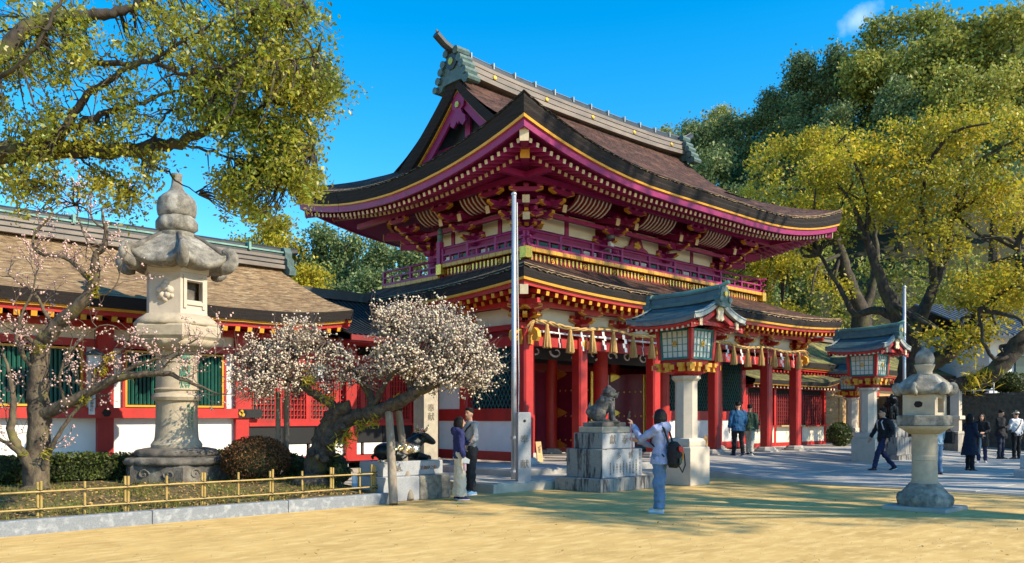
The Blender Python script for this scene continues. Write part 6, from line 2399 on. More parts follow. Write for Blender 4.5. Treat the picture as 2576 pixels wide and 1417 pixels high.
def sprays(lobes, dens, rng, spread=.26, per=13, gap=-.08, nsc=.42):
    """sprigs of leaves through the lobes, thinned by a noise field so that the crown has holes and ragged edges"""
    cs = []
    for c, r in lobes:
        r = np.asarray(r, float)
        n = int(dens * 4 * math.pi * (r[0] * r[1] * r[2]) ** (2 / 3))
        d = unit(rng.normal(size=(n, 3)) + np.array([0, 0, .18]))
        q = 1.0 - .62 * rng.random(n) ** 1.6
        for j in range(n):
            p = np.asarray(c) + d[j] * r * q[j]
            nz = mnoise.noise(Vector(p * nsc)) + .6 * mnoise.noise(Vector(p * nsc * 2.7 + 9.0))
            if nz < gap:
                continue
            p = p * 1.0 + d[j] * r * .22 * nz
            k = rng.integers(int(per * .6), int(per * 1.4) + 1)
            ax = unit(rng.normal(size=(1, 3)) + d[j] * 1.2)[0]
            cs.append(p + ax * rng.uniform(-1.4, 1.4, k)[:, None] * spread + rng.normal(size=(k, 3)) * spread * .55 - np.array([0, 0, .25 * spread]) * rng.random(k)[:, None])
    return np.concatenate(cs)


def local(root, pts):
    return [Vector(p) - Vector(root) for p in pts]


# ------------------------------------------------------------------ overhanging camphor, upper left
KD = .60
croot = at(-640, 15.0 * KD)
cam_t = thing('camphor_tree', 'large camphor tree whose mossy limbs hang over the left corner', 'tree', croot)
LIMBS = [
    ([(-640, 1052, 15), (-620, 800, 15), (-520, 560, 15.2), (-330, 430, 15.6), (-120, 385, 16), (0, 382, 16), (106, 382, 16.1), (204, 375, 16.1), (297, 382, 16.2), (382, 369, 16.3), (450, 361, 16.3), (509, 331, 16.2), (615, 297, 16), (700, 250, 15.8), (806, 237, 15.6)], .62, .02),
    ([(-60, 385, 16), (60, 372, 15.7), (161, 327, 15.6), (182, 293, 15.6), (212, 250, 15.5), (263, 208, 15.4), (322, 170, 15.3), (382, 153, 15.2), (440, 120, 15.2), (520, 70, 15)], .20, .025),
    ([(250, 159, 15.6), (318, 161, 15.4), (390, 155, 15.3), (445, 182, 15.2), (526, 193, 15.2), (594, 161, 15.1), (660, 110, 15)], .11, .02),
    ([(161, 327, 15.6), (237, 297, 15.8), (297, 276, 16), (339, 263, 16.1), (430, 235, 16.4), (520, 210, 16.7)], .15, .02),
    ([(-620, 700, 15), (-500, 400, 15), (-330, 250, 15), (-120, 190, 15), (0, 140, 15.1), (60, 75, 15.2), (120, 50, 15.4), (237, 36, 15.6), (297, 30, 15.7), (339, 13, 15.7), (380, -20, 15.7), (470, -60, 15.6)], .42, .05),
    ([(-200, 230, 15), (0, 191, 14.6), (64, 148, 14.5), (93, 110, 14.4), (131, 42, 14.4), (157, -20, 14.4)], .10, .03),
    ([(339, 376, 16.2), (350, 398, 16.4), (382, 420, 16.5), (424, 432, 16.6), (449, 458, 16.7), (500, 490, 16.8)], .07, .012),
    ([(-10, 395, 16), (21, 407, 16), (55, 441, 16), (106, 462, 16), (148, 496, 16.1), (191, 517, 16.1)], .07, .012),
    ([(450, 361, 16.3), (520, 380, 16.2), (590, 400, 16.1), (660, 430, 16), (730, 450, 15.9)], .06, .012),
    ([(382, 369, 16.3), (390, 335, 16), (410, 300, 15.8), (450, 270, 15.6), (520, 250, 15.4), (600, 215, 15.2)], .05, .012),
    ([(526, 193, 15.2), (600, 190, 15), (680, 160, 14.8), (760, 150, 14.7), (800, 130, 14.7)], .045, .012),
    ([(520, 70, 15), (600, 40, 15), (680, 20, 15), (760, 10, 15)], .04, .012),
    ([(204, 390, 16.1), (225, 420, 16.2), (280, 445, 16.3), (330, 480, 16.4)], .05, .012),
    ([(615, 297, 16), (680, 310, 15.9), (740, 330, 15.8), (790, 370, 15.7)], .04, .01),
]
m = MB()
tips = []
for pts, r0, r1 in LIMBS:
    q = limb(m, local(croot, [sp(p[0], p[1], p[2] * KD) for p in pts]), r0 * KD * .52, r1 * KD * .8, 9, 4, .02, .12)
    tips.append([p + croot for p in q])
m.ob('limbs', 'camphor_bark', cam_t, auto=70)
CL = [(640, 90, 170, 110, 16), (715, 190, 130, 110, 15), (775, 250, 75, 100, 14), (725, 370, 80, 90, 13), (560, 210, 140, 100, 13), (470, 110, 100, 90, 11), (420, 40, 110, 60, 9), (600, 320, 130, 60, 10),
      (500, 280, 110, 55, 8), (765, 455, 40, 45, 8), (680, 430, 75, 60, 8), (80, 80, 150, 100, 13), (185, 55, 55, 80, 8), (50, 165, 90, 55, 8), (195, 140, 45, 50, 6), (120, 290, 70, 40, 5),
      (80, 335, 90, 40, 7), (300, 225, 80, 55, 6), (250, 335, 90, 45, 8), (370, 390, 70, 25, 3), (40, 460, 55, 55, 7), (115, 460, 60, 50, 6), (255, 455, 75, 45, 7), (330, 495, 60, 45, 5), (360, 445, 30, 30, 2),
      (585, 455, 50, 50, 5), (615, 505, 50, 40, 4), (650, 540, 45, 28, 2), (330, 300, 60, 40, 4), (0, 270, 30, 40, 3), (690, 20, 110, 60, 10), (820, 215, 35, 55, 5), (350, 120, 60, 40, 4), (150, 200, 60, 25, 3),
      (-80, 60, 120, 160, 8), (-100, 320, 120, 120, 7), (60, 395, 110, 22, 5), (210, 372, 90, 20, 4)]
cs = []
tw = MB()
rr = np.random.default_rng(21)
limb_pts = [p for l in tips for p in l]
lp = np.array([tuple(p) for p in limb_pts])
for cx_, cy_, rx_, ry_, w_ in CL:
    for _ in range(int(w_ * (14 if cx_ > 550 else 7.5))):
        a = rr.normal(size=2) * .48
        d_ = 9.6 + rr.normal() * .5
        c0 = np.array(sp(cx_ + a[0] * rx_, cy_ + a[1] * ry_, d_))
        nl = rr.integers(12, 24)
        dv = unit(rr.normal(size=(1, 3)))[0] * .11
        ts_ = rr.uniform(-1, 1, nl)[:, None]
        cs.append(c0 + dv * ts_ + rr.normal(size=(nl, 3)) * .046 - np.array([0, 0, .03]) * np.abs(ts_))
        if rr.random() < .55:
            j = np.argmin(((lp - c0) ** 2).sum(1))
            p = Vector(lp[j]); q = Vector(c0)
            if (q - p).length < 1.6:
                mid = p.lerp(q, .5) + Vector((0, 0, -.10 * (q - p).length + random.uniform(-.06, .10)))
                tw.tube(local(croot, [p, p.lerp(mid, .5) + Vector((0, 0, .03)), mid, q]), [.011, .009, .006, .003], 4)
tw.ob('twigs', 'camphor_bark', cam_t)['kind'] = 'stuff'
cs = np.concatenate(cs) - np.array(croot)
link('crown', leaf_mesh('crown', cs, .054, 'leaf_near', .5, .25, rng=rr), cam_t)['kind'] = 'stuff'

# ------------------------------------------------------------------ plum trees
def grow(mb, rng, p, d, L, r, depth, tips_, sag=0.0):
    """short crooked twigs; collects points where flowers sit"""
    n = 3
    pts = [Vector(p)]
    d = Vector(d).normalized()
    for i in range(n):
        d = (d + Vector((rng.gauss(0, .28), rng.gauss(0, .28), rng.gauss(.06 - sag, .24)))).normalized()
        pts.append(pts[-1] + d * (L / n))
    mb.tube(pts, [r * (1 - .7 * i / n) for i in range(n + 1)], 4, cap=False)
    for i in range(1, n + 1):
        tips_.append(pts[i])
        tips_.append(pts[i - 1].lerp(pts[i], .5))
    if depth > 0:
        for _ in range(rng.choice((2, 2, 3))):
            k = rng.randint(1, n)
            dd = (d + Vector((rng.gauss(0, .7), rng.gauss(0, .7), rng.gauss(.1, .6)))).normalized()
            grow(mb, rng, pts[k], dd, L * rng.uniform(.5, .8), r * .55, depth - 1, tips_, sag)


def flowers(tips_, per, spread, rng):
    t = np.array([tuple(p) for p in tips_])
    k = rng.integers(0, len(t), per)
    return t[k] + rng.normal(size=(per, 3)) * spread


# left, sparse
proot = gd(95, 1249, .15)
pl1 = thing('plum_tree', 'gnarled plum tree with sparse pale pink blossom at the left edge', 'tree', proot)
rg = random.Random(33)
PL = [
    ([(95, 1252, 14.0), (91, 1174, 14.0), (98, 1095, 14.0), (97, 1028, 14.0), (95, 977, 14.0), (99, 918, 14.0), (108, 862, 14.0), (123, 846, 13.95), (156, 806, 13.9), (206, 762, 13.8), (233, 723, 13.8), (240, 673, 13.8), (243, 640, 13.8), (266, 610, 13.8), (263, 566, 13.8), (256, 530, 13.8)], .215, .018),
    ([(88, 1215, 13.95), (67, 1158, 13.8), (39, 1115, 13.7), (28, 1079, 13.7), (35, 1024, 13.7), (31, 985, 13.7), (20, 930, 13.7), (5, 880, 13.7)], .10, .015),
    ([(67, 1158, 13.8), (30, 1125, 13.6), (0, 1105, 13.5), (-40, 1090, 13.4)], .05, .015),
    ([(108, 1180, 13.9), (122, 1142, 13.85), (146, 1095, 13.8), (173, 1056, 13.8), (209, 1012, 13.8), (228, 985, 13.8)], .045, .022),
    ([(97, 1050, 14.0), (114, 1040, 13.95), (165, 1016, 13.85), (213, 993, 13.8), (256, 969, 13.75), (307, 949, 13.7), (366, 941, 13.7), (425, 941, 13.7), (461, 957, 13.7), (508, 973, 13.7), (551, 993, 13.7)], .12, .010),
    ([(236, 975, 13.8), (240, 934, 13.8), (272, 906, 13.8), (307, 878, 13.8), (330, 850, 13.8)], .05, .012),
    ([(300, 951, 13.7), (335, 922, 13.7), (398, 902, 13.7), (450, 880, 13.7), (500, 850, 13.7)], .04, .008),
    ([(223, 720, 13.8), (223, 700, 13.8), (186, 663, 13.8), (153, 646, 13.8), (106, 640, 13.8), (83, 616, 13.8), (90, 586, 13.8), (126, 546, 13.8), (130, 520, 13.8)], .045, .007),
    ([(263, 575, 13.8), (233, 553, 13.8), (228, 515, 13.8), (230, 476, 13.8)], .02, .006),
    ([(240, 640, 13.8), (215, 600, 13.8), (200, 560, 13.9), (190, 520, 13.9), (150, 490, 13.9)], .016, .005),
    ([(108, 880, 14), (70, 850, 13.9), (30, 830, 13.8), (-10, 800, 13.7)], .05, .012),
    ([(99, 940, 14), (60, 900, 13.8), (40, 840, 13.8), (60, 780, 13.8), (80, 740, 13.8), (90, 690, 13.8)], .045, .01),
    ([(140, 825, 13.9), (110, 780, 13.9), (90, 740, 13.9), (60, 720, 13.9), (20, 690, 13.9)], .035, .008),
    ([(400, 941, 13.7), (430, 905, 13.7), (470, 890, 13.6), (520, 900, 13.6), (560, 880, 13.6)], .018, .006),
    ([(165, 1016, 13.85), (150, 960, 13.7), (165, 900, 13.6), (210, 850, 13.6), (250, 820, 13.6)], .03, .008),
    ([(230, 740, 13.8), (270, 740, 13.7), (300, 700, 13.7), (290, 660, 13.7)], .018, .005),
]
m = MB(); tw = MB(); tp = []
for i, (pts, r0, r1) in enumerate(PL):
    q = limb(m, local(proot, [sp(*p) for p in pts]), r0, r1, 10, 4, .008 if r0 < .1 else .012, .10)
    st = 2 if r0 < .1 else (24 if i == 0 else 9)
    for j in range(st, len(q)):
        if rg.random() < (.55 if r0 < .1 else .5):
            d = (q[min(j + 1, len(q) - 1)] - q[j - 1]).normalized()
            dd = (d * .6 + Vector((rg.gauss(0, .8), rg.gauss(0, .8), rg.gauss(.35, .6)))).normalized()
            grow(tw, rg, q[j], dd, rg.uniform(.22, .50), .010, 2, tp)
m.ball((-.05, -.1, .05), (.34, .32, .16), 10, 6)
m.ob('trunk', 'plum_bark', pl1, auto=70)
tw.ob('twigs', 'twig', pl1)['kind'] = 'stuff'
rr = np.random.default_rng(5)
f = flowers(tp, 2100, .018, rr)
top = [sp(190 + a, 470 + b, 13.85) - proot for a, b in [(rg.gauss(0, 1) * 18, rg.gauss(0, 1) * 12) for _ in range(90)]] + [sp(250 + a, 458 + b, 13.85) - proot for a, b in [(rg.gauss(0, 1) * 25, rg.gauss(0, 1) * 12) for _ in range(130)]] + [sp(320 + a, 475 + b, 13.85) - proot for a, b in [(rg.gauss(0, 1) * 14, rg.gauss(0, 1) * 12) for _ in range(60)]]
f = np.concatenate([f, np.array([tuple(p) for p in top])])
link('blossoms', octa_mesh('blossoms', f, rr.uniform(.014, .024, len(f)), 'blossom_pink', rr), pl1)['kind'] = 'stuff'
# tufts of fern on the branches
ft = np.concatenate([np.array(tuple(sp(x, y, 13.75) - proot)) + rr.normal(size=(34, 3)) * .045 for x, y in ((236, 720), (243, 740), (60, 1140), (100, 880), (275, 905), (120, 1140), (258, 940), (215, 1005), (320, 945), (232, 690))])
link('fern_tufts', leaf_mesh('fern_tufts', ft, .11, 'leaf_gold', .18, .2, rng=rr), pl1)['kind'] = 'stuff'

# centre, leaning, full bloom
qroot = gd(792, 1214, .28)
pl2 = thing('plum_tree', 'leaning old plum tree in full white blossom on wooden props', 'tree', qroot)
DQ = 15.3
PQ = [
    ([(790, 1222, DQ + .3), (796, 1165, DQ + .2), (822, 1105, DQ + .1), (868, 1062, DQ), (925, 1042, DQ - .2), (985, 1020, DQ - .5), (1035, 995, DQ - .8), (1085, 968, DQ - 1), (1140, 948, DQ - 1.1), (1175, 925, DQ - 1.1)], .225, .03),
    ([(800, 1150, DQ + .2), (818, 1085, DQ + .1), (845, 1040, DQ), (880, 1022, DQ - .1)], .20, .12),
    ([(868, 1050, DQ), (825, 1012, DQ), (780, 985, DQ), (730, 955, DQ), (680, 930, DQ), (630, 905, DQ), (590, 890, DQ)], .10, .012),
    ([(940, 1035, DQ - .2), (930, 990, DQ - .1), (905, 950, DQ), (880, 910, DQ), (850, 880, DQ), (800, 850, DQ)], .09, .012),
    ([(1035, 995, DQ - .8), (1030, 950, DQ - .6), (1010, 900, DQ - .4), (990, 850, DQ - .3), (985, 800, DQ - .3)], .08, .012),
    ([(1060, 980, DQ - .9), (1090, 930, DQ - .8), (1110, 890, DQ - .7), (1120, 850, DQ - .6)], .06, .012),
    ([(1100, 960, DQ - 1), (1150, 920, DQ - .9), (1190, 890, DQ - .9), (1220, 900, DQ - .9)], .05, .01),
    ([(780, 985, DQ), (750, 930, DQ + .2), (740, 890, DQ + .3), (720, 850, DQ + .3)], .05, .01),
    ([(1010, 900, DQ - .4), (1050, 860, DQ - .2), (1090, 820, DQ)], .04, .01),
    ([(940, 1030, DQ - .2), (960, 980, DQ - .6), (1000, 930, DQ - .9), (1060, 900, DQ - 1.2)], .06, .01),
    ([(940, 820, DQ - .2), (935, 790, DQ - .2), (930, 775, DQ - .2)], .012, .006),
]
m = MB(); tw = MB(); tp = []
qs = []
for i, (pts, r0, r1) in enumerate(PQ):
    q = limb(m, local(qroot, [sp(*p) for p in pts]), r0, r1, 14, 5, .028 if r0 > .15 else .012, .17)
    qs += q[(18 if i == 0 else 0):] if i != 1 else []
m.ball((-.05, 0, .0), (.40, .36, .18), 12, 6)
for _ in range(16):
    a = random.uniform(0, 1); c_ = sp(800 + 70 * a, 1150 - 100 * a, DQ) - qroot
    m.ball(c_ + Vector((random.uniform(-.2, .2), random.uniform(-.25, .1), random.uniform(-.1, .1))), random.uniform(.05, .10), 7, 5)
m.ob('trunk', 'plum_bark_dark', pl2, auto=70)
LB = [(1085, 880, 150, 90, 20, -.6), (1000, 800, 70, 42, 7, -.3), (1080, 805, 95, 42, 9, -.3), (1150, 850, 80, 50, 8, -.6), (1205, 925, 62, 65, 9, -.9), (1010, 910, 80, 55, 8, -.7), (1120, 950, 90, 45, 6, -1),
      (850, 905, 60, 38, 4, 0), (905, 945, 50, 28, 2.5, -.1), (750, 845, 70, 38, 7, .2), (735, 900, 75, 48, 7, .2), (650, 905, 75, 50, 7, 0), (700, 960, 80, 40, 6, 0), (620, 960, 50, 45, 4, 0), (640, 990, 50, 30, 3, 0), (830, 960, 60, 30, 3, 0)]
qa = np.array([tuple(p) for p in qs])
fl = []
rr = np.random.default_rng(9)
for cx_, cy_, rx_, ry_, w_, dz_ in LB:
    for _ in range(int(w_ * 10)):
        a = unit(rr.normal(size=(1, 3)))[0] * rr.uniform(.30, 1) ** .6 * (1 + .22 * mnoise.noise(Vector((cx_ * .02 + _ * .35, cy_ * .03, 1))))
        e = np.array(sp(cx_ + a[0] * rx_, cy_ + a[1] * ry_, DQ + dz_ + a[2] * .95)) - np.array(qroot)
        dd_ = ((qa - e) ** 2).sum(1)
        p = Vector(qa[np.argsort(dd_)[rr.integers(0, 4)]])
        e = Vector(e)
        d = (e - p)
        mid = p.lerp(e, .55) + Vector((rg.gauss(0, .06), rg.gauss(0, .06), rg.gauss(-.02, .06)))
        tw.tube([p, p.lerp(mid, .5), mid, e], [.013, .010, .008, .003], 4, cap=False)
        for _k in range(4):
            grow(tw, rg, mid.lerp(e, rg.uniform(.1, .9)), (d.normalized() + Vector((rg.gauss(0, .5), rg.gauss(0, .5), rg.gauss(.5, .5)))), rg.uniform(.14, .42), .005, 0, fl)
        fl += [mid, e, mid.lerp(e, .5), mid.lerp(e, .75)]
tw.ob('twigs', 'twig', pl2)['kind'] = 'stuff'
f = flowers(fl, 10400, .021, rr)
link('blossoms', octa_mesh('blossoms', f, rr.uniform(.013, .027, len(f)), 'blossom', rr), pl2)['kind'] = 'stuff'
f = flowers(fl, 1500, .03, rr)
link('buds', octa_mesh('buds', f, rr.uniform(.012, .022, len(f)), 'blossom_pink', rr), pl2)['kind'] = 'stuff'
ft = np.concatenate([np.array(tuple(sp(x, y, DQ - .4) - qroot)) + rr.normal(size=(46, 3)) * .07 for x, y in ((850, 1120), (880, 1095), (905, 1070), (940, 1060), (1000, 1010), (1050, 985), (1095, 955), (780, 960), (820, 1000), (870, 1110), (1130, 955), (960, 880))])
link('fern_tufts', leaf_mesh('fern_tufts', ft, .13, 'leaf_gold', .18, .1, rng=rr), pl2)['kind'] = 'stuff'

# ------------------------------------------------------------------ shrubs
def shrub(name, label, cat, loc, r, dens, size, mt, flat=0.0, group=None, stem=True):
    t = thing(name, label, cat, loc, group=group)
    rr_ = np.random.default_rng(int(abs(loc[0] * 100)) + 3)
    c, nn_ = shell([((0, 0, r[2] * .95), r)], dens, rr_, .3, .86, 1.03, 0)
    c = c[c[:, 2] > .02]
    o = link('foliage', leaf_mesh('foliage', c, size, mt, .55, .3, rng=rr_), t); o['kind'] = 'stuff'
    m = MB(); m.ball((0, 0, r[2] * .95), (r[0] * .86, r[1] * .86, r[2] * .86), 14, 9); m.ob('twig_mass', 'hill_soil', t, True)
    if stem:
        m = MB()
        for k in range(5):
            a = k * 1.256
            m.tube([(.03 * math.cos(a), .03 * math.sin(a), -.05), (r[0] * .4 * math.cos(a), r[1] * .4 * math.sin(a), r[2] * .8)], .015, 5)
        m.ob('stems', 'twig', t)
    return t


shrub('round_shrub', 'round clipped rusty brown shrub beside the tall stone lantern', 'shrub', at(645, 15.7, .26), (.66, .60, .45), 1500, .045, 'leaf_rust')
for i, (x, d, r, lab) in enumerate(((838, 15.9, (.34, .3, .30), 'low green shrub at the foot of the leaning plum'), (745, 16.4, (.30, .3, .26), 'low green shrub between the rusty shrub and the plum trunk'),
                                    (8, 14.6, (.42, .4, .28), 'low green shrub at the left picture edge'), (858, 15.2, (.22, .2, .2), 'small broad leaved plant under the plum trunk by the fence'), (578, 16.9, (.3, .3, .3), 'dark green shrub behind the tall lantern base'))):
    shrub('low_shrub', lab, 'shrub', at(x, d, .27), r, 420, .07, 'leaf_shrub', group='low shrubs in the planting bed')
hd = thing('clipped_hedge', 'low clipped dark hedge along the foot of the corridor wall', 'hedge', (0, 2.3, .27))
rr = np.random.default_rng(2)
n = 15000
hx = rr.uniform(-17, -6.3, n); hy = rr.uniform(-.55, .15, n); hz = rr.uniform(.03, .52, n)
k = rr.integers(0, 3, n)
hz = np.where(k == 0, rr.uniform(.44, .54, n), hz); hy = np.where(k >= 1, rr.uniform(-.58, -.46, n), hy)
link('foliage', leaf_mesh('foliage', np.column_stack([hx, hy, hz + .02 * np.sin(hx * 3)]), .062, 'leaf_shrub', .55, .3, rng=rr), hd)['kind'] = 'stuff'
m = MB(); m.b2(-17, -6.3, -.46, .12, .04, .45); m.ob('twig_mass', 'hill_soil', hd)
shrub('potted_shrub', 'dark round shrub in a pot by the second red lantern', 'shrub', at(2112, 34.5, .3), (.55, .5, .52), 300, .11, 'leaf_shrub')

# ------------------------------------------------------------------ golden camphors on the right
def big_tree(name, label, root, limbs, lobes, mt, dens, size, seed, group=None, dist=40.0, bark='camphor_bark', core=True):
    t = thing(name, label, 'tree', root, group=group)
    m = MB()
    for pts, r0, r1 in limbs:
        limb(m, local(root, [sp(*p) for p in pts]), r0, r1, 9, 4, .05, .10)
    L3 = []
    for x, y, d, rx_, ry_, rz_ in lobes:
        c = sp(x, y, d) - Vector(root)
        L3.append((tuple(c), (rx_ * d / FPX, rz_, ry_ * d / FPX)))
    rr_ = np.random.default_rng(seed)
    # branches into the lobes
    ends = [sp(*l[0][-1]) - Vector(root) for l in limbs] + [sp(*l[0][len(l[0]) // 2 + 1]) - Vector(root) for l in limbs if len(l[0]) > 3]
    for c, r in L3:
        e = min(ends, key=lambda p: (p - Vector(c)).length)
        for k in range(3):
            tip = Vector(c) + Vector(rr_.normal(size=3) * np.array(r) * .5)
            mid = e.lerp(tip, .5) + Vector(rr_.normal(size=3) * .25)
            m.tube(smooth_path([e, mid, tip], 3), [.11, .10, .09, .08, .06, .045, .03][:7], 6)
    m.ob('trunk', bark, t, auto=70)
    c = sprays(L3, dens, rr_, .27, 15)
    o = link('crown', leaf_mesh('crown', c, size, mt, .6, .55, None, rr_), t)
    o['kind'] = 'stuff'
    return t


ra = at(2285, 38)
big_tree('golden_camphor', 'spreading golden leaved camphor with forked trunk right of the gate', ra,
         [([(2285, 1070, 38), (2288, 980, 38), (2292, 930, 38), (2290, 880, 38), (2275, 830, 38), (2240, 760, 38), (2210, 690, 38), (2180, 600, 38)], .75, .16),
          ([(2292, 930, 38), (2360, 905, 37.5), (2400, 880, 37.3), (2425, 830, 37), (2480, 790, 36.8), (2530, 720, 36.5), (2580, 640, 36)], .42, .10),
          ([(2288, 850, 38), (2320, 790, 38), (2350, 720, 38.2), (2380, 640, 38.5), (2400, 540, 38.5), (2420, 450, 38.5)], .34, .08),
          ([(2260, 800, 38), (2200, 780, 38.5), (2150, 790, 39), (2110, 720, 39), (2060, 640, 39)], .22, .07),
          ([(2350, 720, 38.2), (2340, 620, 38), (2320, 520, 37.8), (2330, 420, 37.6)], .18, .06)],
         [(2130, 420, 38, 110, 55, 2.4), (2010, 470, 39, 90, 55, 2.2), (1960, 560, 39.5, 75, 50, 1.8), (2250, 370, 38, 120, 60, 2.5), (2380, 340, 38, 120, 60, 2.5), (2500, 370, 37.5, 110, 80, 2.5), (2060, 600, 38.5, 70, 50, 1.6), (2180, 530, 37.5, 95, 60, 2),
          (2300, 480, 37, 100, 65, 2), (2430, 480, 37, 110, 70, 2.2), (2540, 520, 36.5, 80, 90, 2), (2350, 610, 37, 90, 55, 1.8), (2470, 620, 36.5, 90, 70, 1.8), (2560, 700, 36, 70, 70, 1.6), (2400, 730, 36.5, 70, 45, 1.3), (2500, 760, 36, 60, 45, 1.3), (2420, 870, 35, 55, 40, .9), (2360, 860, 35, 45, 35, .9), (2460, 840, 35, 40, 30, .8)],
         'leaf_gold', 5.6, .17, 4)
rb_ = at(2165, 47)
big_tree('golden_camphor', 'golden leaved camphor close behind the right end of the gate roof', rb_,
         [([(2165, 1070, 47), (2168, 900, 47), (2165, 790, 47), (2140, 720, 47), (2115, 640, 47), (2090, 560, 47), (2050, 480, 47)], .7, .12), ([(2165, 800, 47), (2195, 720, 47), (2205, 640, 47), (2200, 560, 47)], .3, .1),
          ([(2140, 720, 47), (2070, 690, 47), (2000, 640, 47), (1960, 600, 47)], .22, .07)],
         [(1990, 400, 47, 80, 55, 2.5), (2070, 380, 47, 80, 45, 2.5), (1930, 500, 47.5, 60, 50, 2), (1920, 640, 46, 60, 55, 1.8), (1990, 700, 46, 80, 55, 2), (1940, 730, 46, 55, 40, 1.6), (2060, 740, 46, 80, 45, 1.8), (1880, 690, 46, 45, 40, 1.3), (2000, 560, 47, 80, 60, 2), (2100, 520, 47, 80, 60, 2), (1960, 790, 47, 60, 35, 1.4), (1850, 640, 47, 35, 30, 1)],
         'leaf_gold', 5.0, .19, 6)
rc_ = at(2700, 33)
big_tree('leaning_camphor', 'mossy leaning trunk with golden leaves at the right picture edge', rc_,
         [([(2700, 1120, 33), (2690, 1000, 33), (2680, 900, 33), (2640, 780, 33), (2560, 640, 33)], .5, .12), ([(2390, 972, 34), (2440, 965, 34), (2490, 945, 33.6), (2530, 905, 33.4), (2560, 870, 33.3), (2620, 830, 33.2), (2680, 800, 33)], .30, .40),
          ([(2545, 890, 33.3), (2500, 900, 33), (2470, 840, 33), (2465, 780, 33)], .1, .05), ([(2440, 965, 34), (2400, 975, 34.2), (2370, 980, 34.3)], .26, .20)],
         [(2545, 800, 32.5, 55, 40, .9), (2500, 730, 32.5, 50, 35, .9), (2580, 700, 32, 60, 60, 1), (2610, 560, 32, 60, 80, 1.2), (2570, 880, 32.5, 40, 30, .7)], 'leaf_gold', 8.0, .15, 8)
ps = thing('limb_support', 'pale stone post propping the leaning camphor limb', 'post', at(2405, 34))
m = MB(); m.box((0, 0, 1.35), (.34, .34, 2.7), ch=.03); m.ob('post', 'stone_pale', ps)
m = MB(); m.box((0, 0, 1.5), (.62, .5, .16), ch=.02); m.ob('collar', 'stone_pale', ps)
ft = rr.normal(size=(160, 3)) * np.array([.35, .3, .28]) + np.array(tuple(sp(2460, 950, 33.6)))
o = link('fern_clump', leaf_mesh('fern_clump', ft, .55, 'leaf_gold', .10, .4, rng=rr)); tag(o, 'long leaved fern clump growing on the leaning camphor limb', 'fern')

# ------------------------------------------------------------------ shared crowns for the wooded hill
def crown_mesh(name, seed, mt, W_, H_, dens, size, nl=16):
    rr_ = np.random.default_rng(seed)
    lobes = []
    for i in range(nl):
        a = rr_.uniform(0, 6.28); q = rr_.uniform(.0, 1) ** .6
        zz = rr_.uniform(.12, .98)
        w = math.sin(min(1, .25 + zz * .95) * math.pi) ** .6 if zz > .5 else .75 + .25 * zz
        lobes.append(((math.cos(a) * q * W_ * .40 * w, math.sin(a) * q * W_ * .40 * w, H_ * zz * .86), (W_ * rr_.uniform(.13, .23), W_ * rr_.uniform(.13, .23), H_ * rr_.uniform(.09, .16))))
    c = sprays(lobes, dens, rr_, .42, 13, -.10, .30)
    return leaf_mesh(name, c, size, mt, .62, .55, None, rr_), lobes


def trunk_mesh(seed, H_, lobes, base):
    m = MB()
    m.tube([(0, 0, -base), (.1, .05, -base * .4), (0, 0, .1 * H_), (.1, 0, .5 * H_)], [.36, .30, .24, .12], 8)
    for c, r in lobes:
        m.tube([(0, 0, H_ * .02 + .3 * c[2]), (c[0] * .5, c[1] * .5, c[2] * .7), c], [.13, .09, .04], 5)
    return m.mesh('trunk', 'camphor_bark')


CR = []
for i, (mt, W_, H_, dens, size, nl) in enumerate((('leaf_deep', 9, 9, 3.2, .27, 20), ('leaf_deep', 8, 11, 3.2, .27, 20), ('leaf_olive', 10, 8, 3.2, .27, 22), ('leaf_olive', 9, 10, 3.2, .27, 22), ('leaf_deep', 6.5, 12, 3.2, .27, 20), ('leaf_gold', 8, 7, 3.2, .27, 18))):
    me, lb = crown_mesh('crown', 50 + i, mt, W_, H_, dens, size, nl)
    CR.append((me, trunk_mesh(i, H_, lb, 4.0), H_, W_))


def far_tree(label, xd, ytop, dist, kind, s, group, rz=0.0):
    ztop = CAM.z + (HY - ytop) * dist / FPX
    me, tk, H_, W_ = CR[kind]
    base = at(xd, dist, ztop - H_ * s * .98)
    t = thing('hill_tree', label, 'tree', base, rz, group)
    t.scale = (s, s, s)
    link('crown', me, t)['kind'] = 'stuff'
    link('trunk', tk, t)
    return t


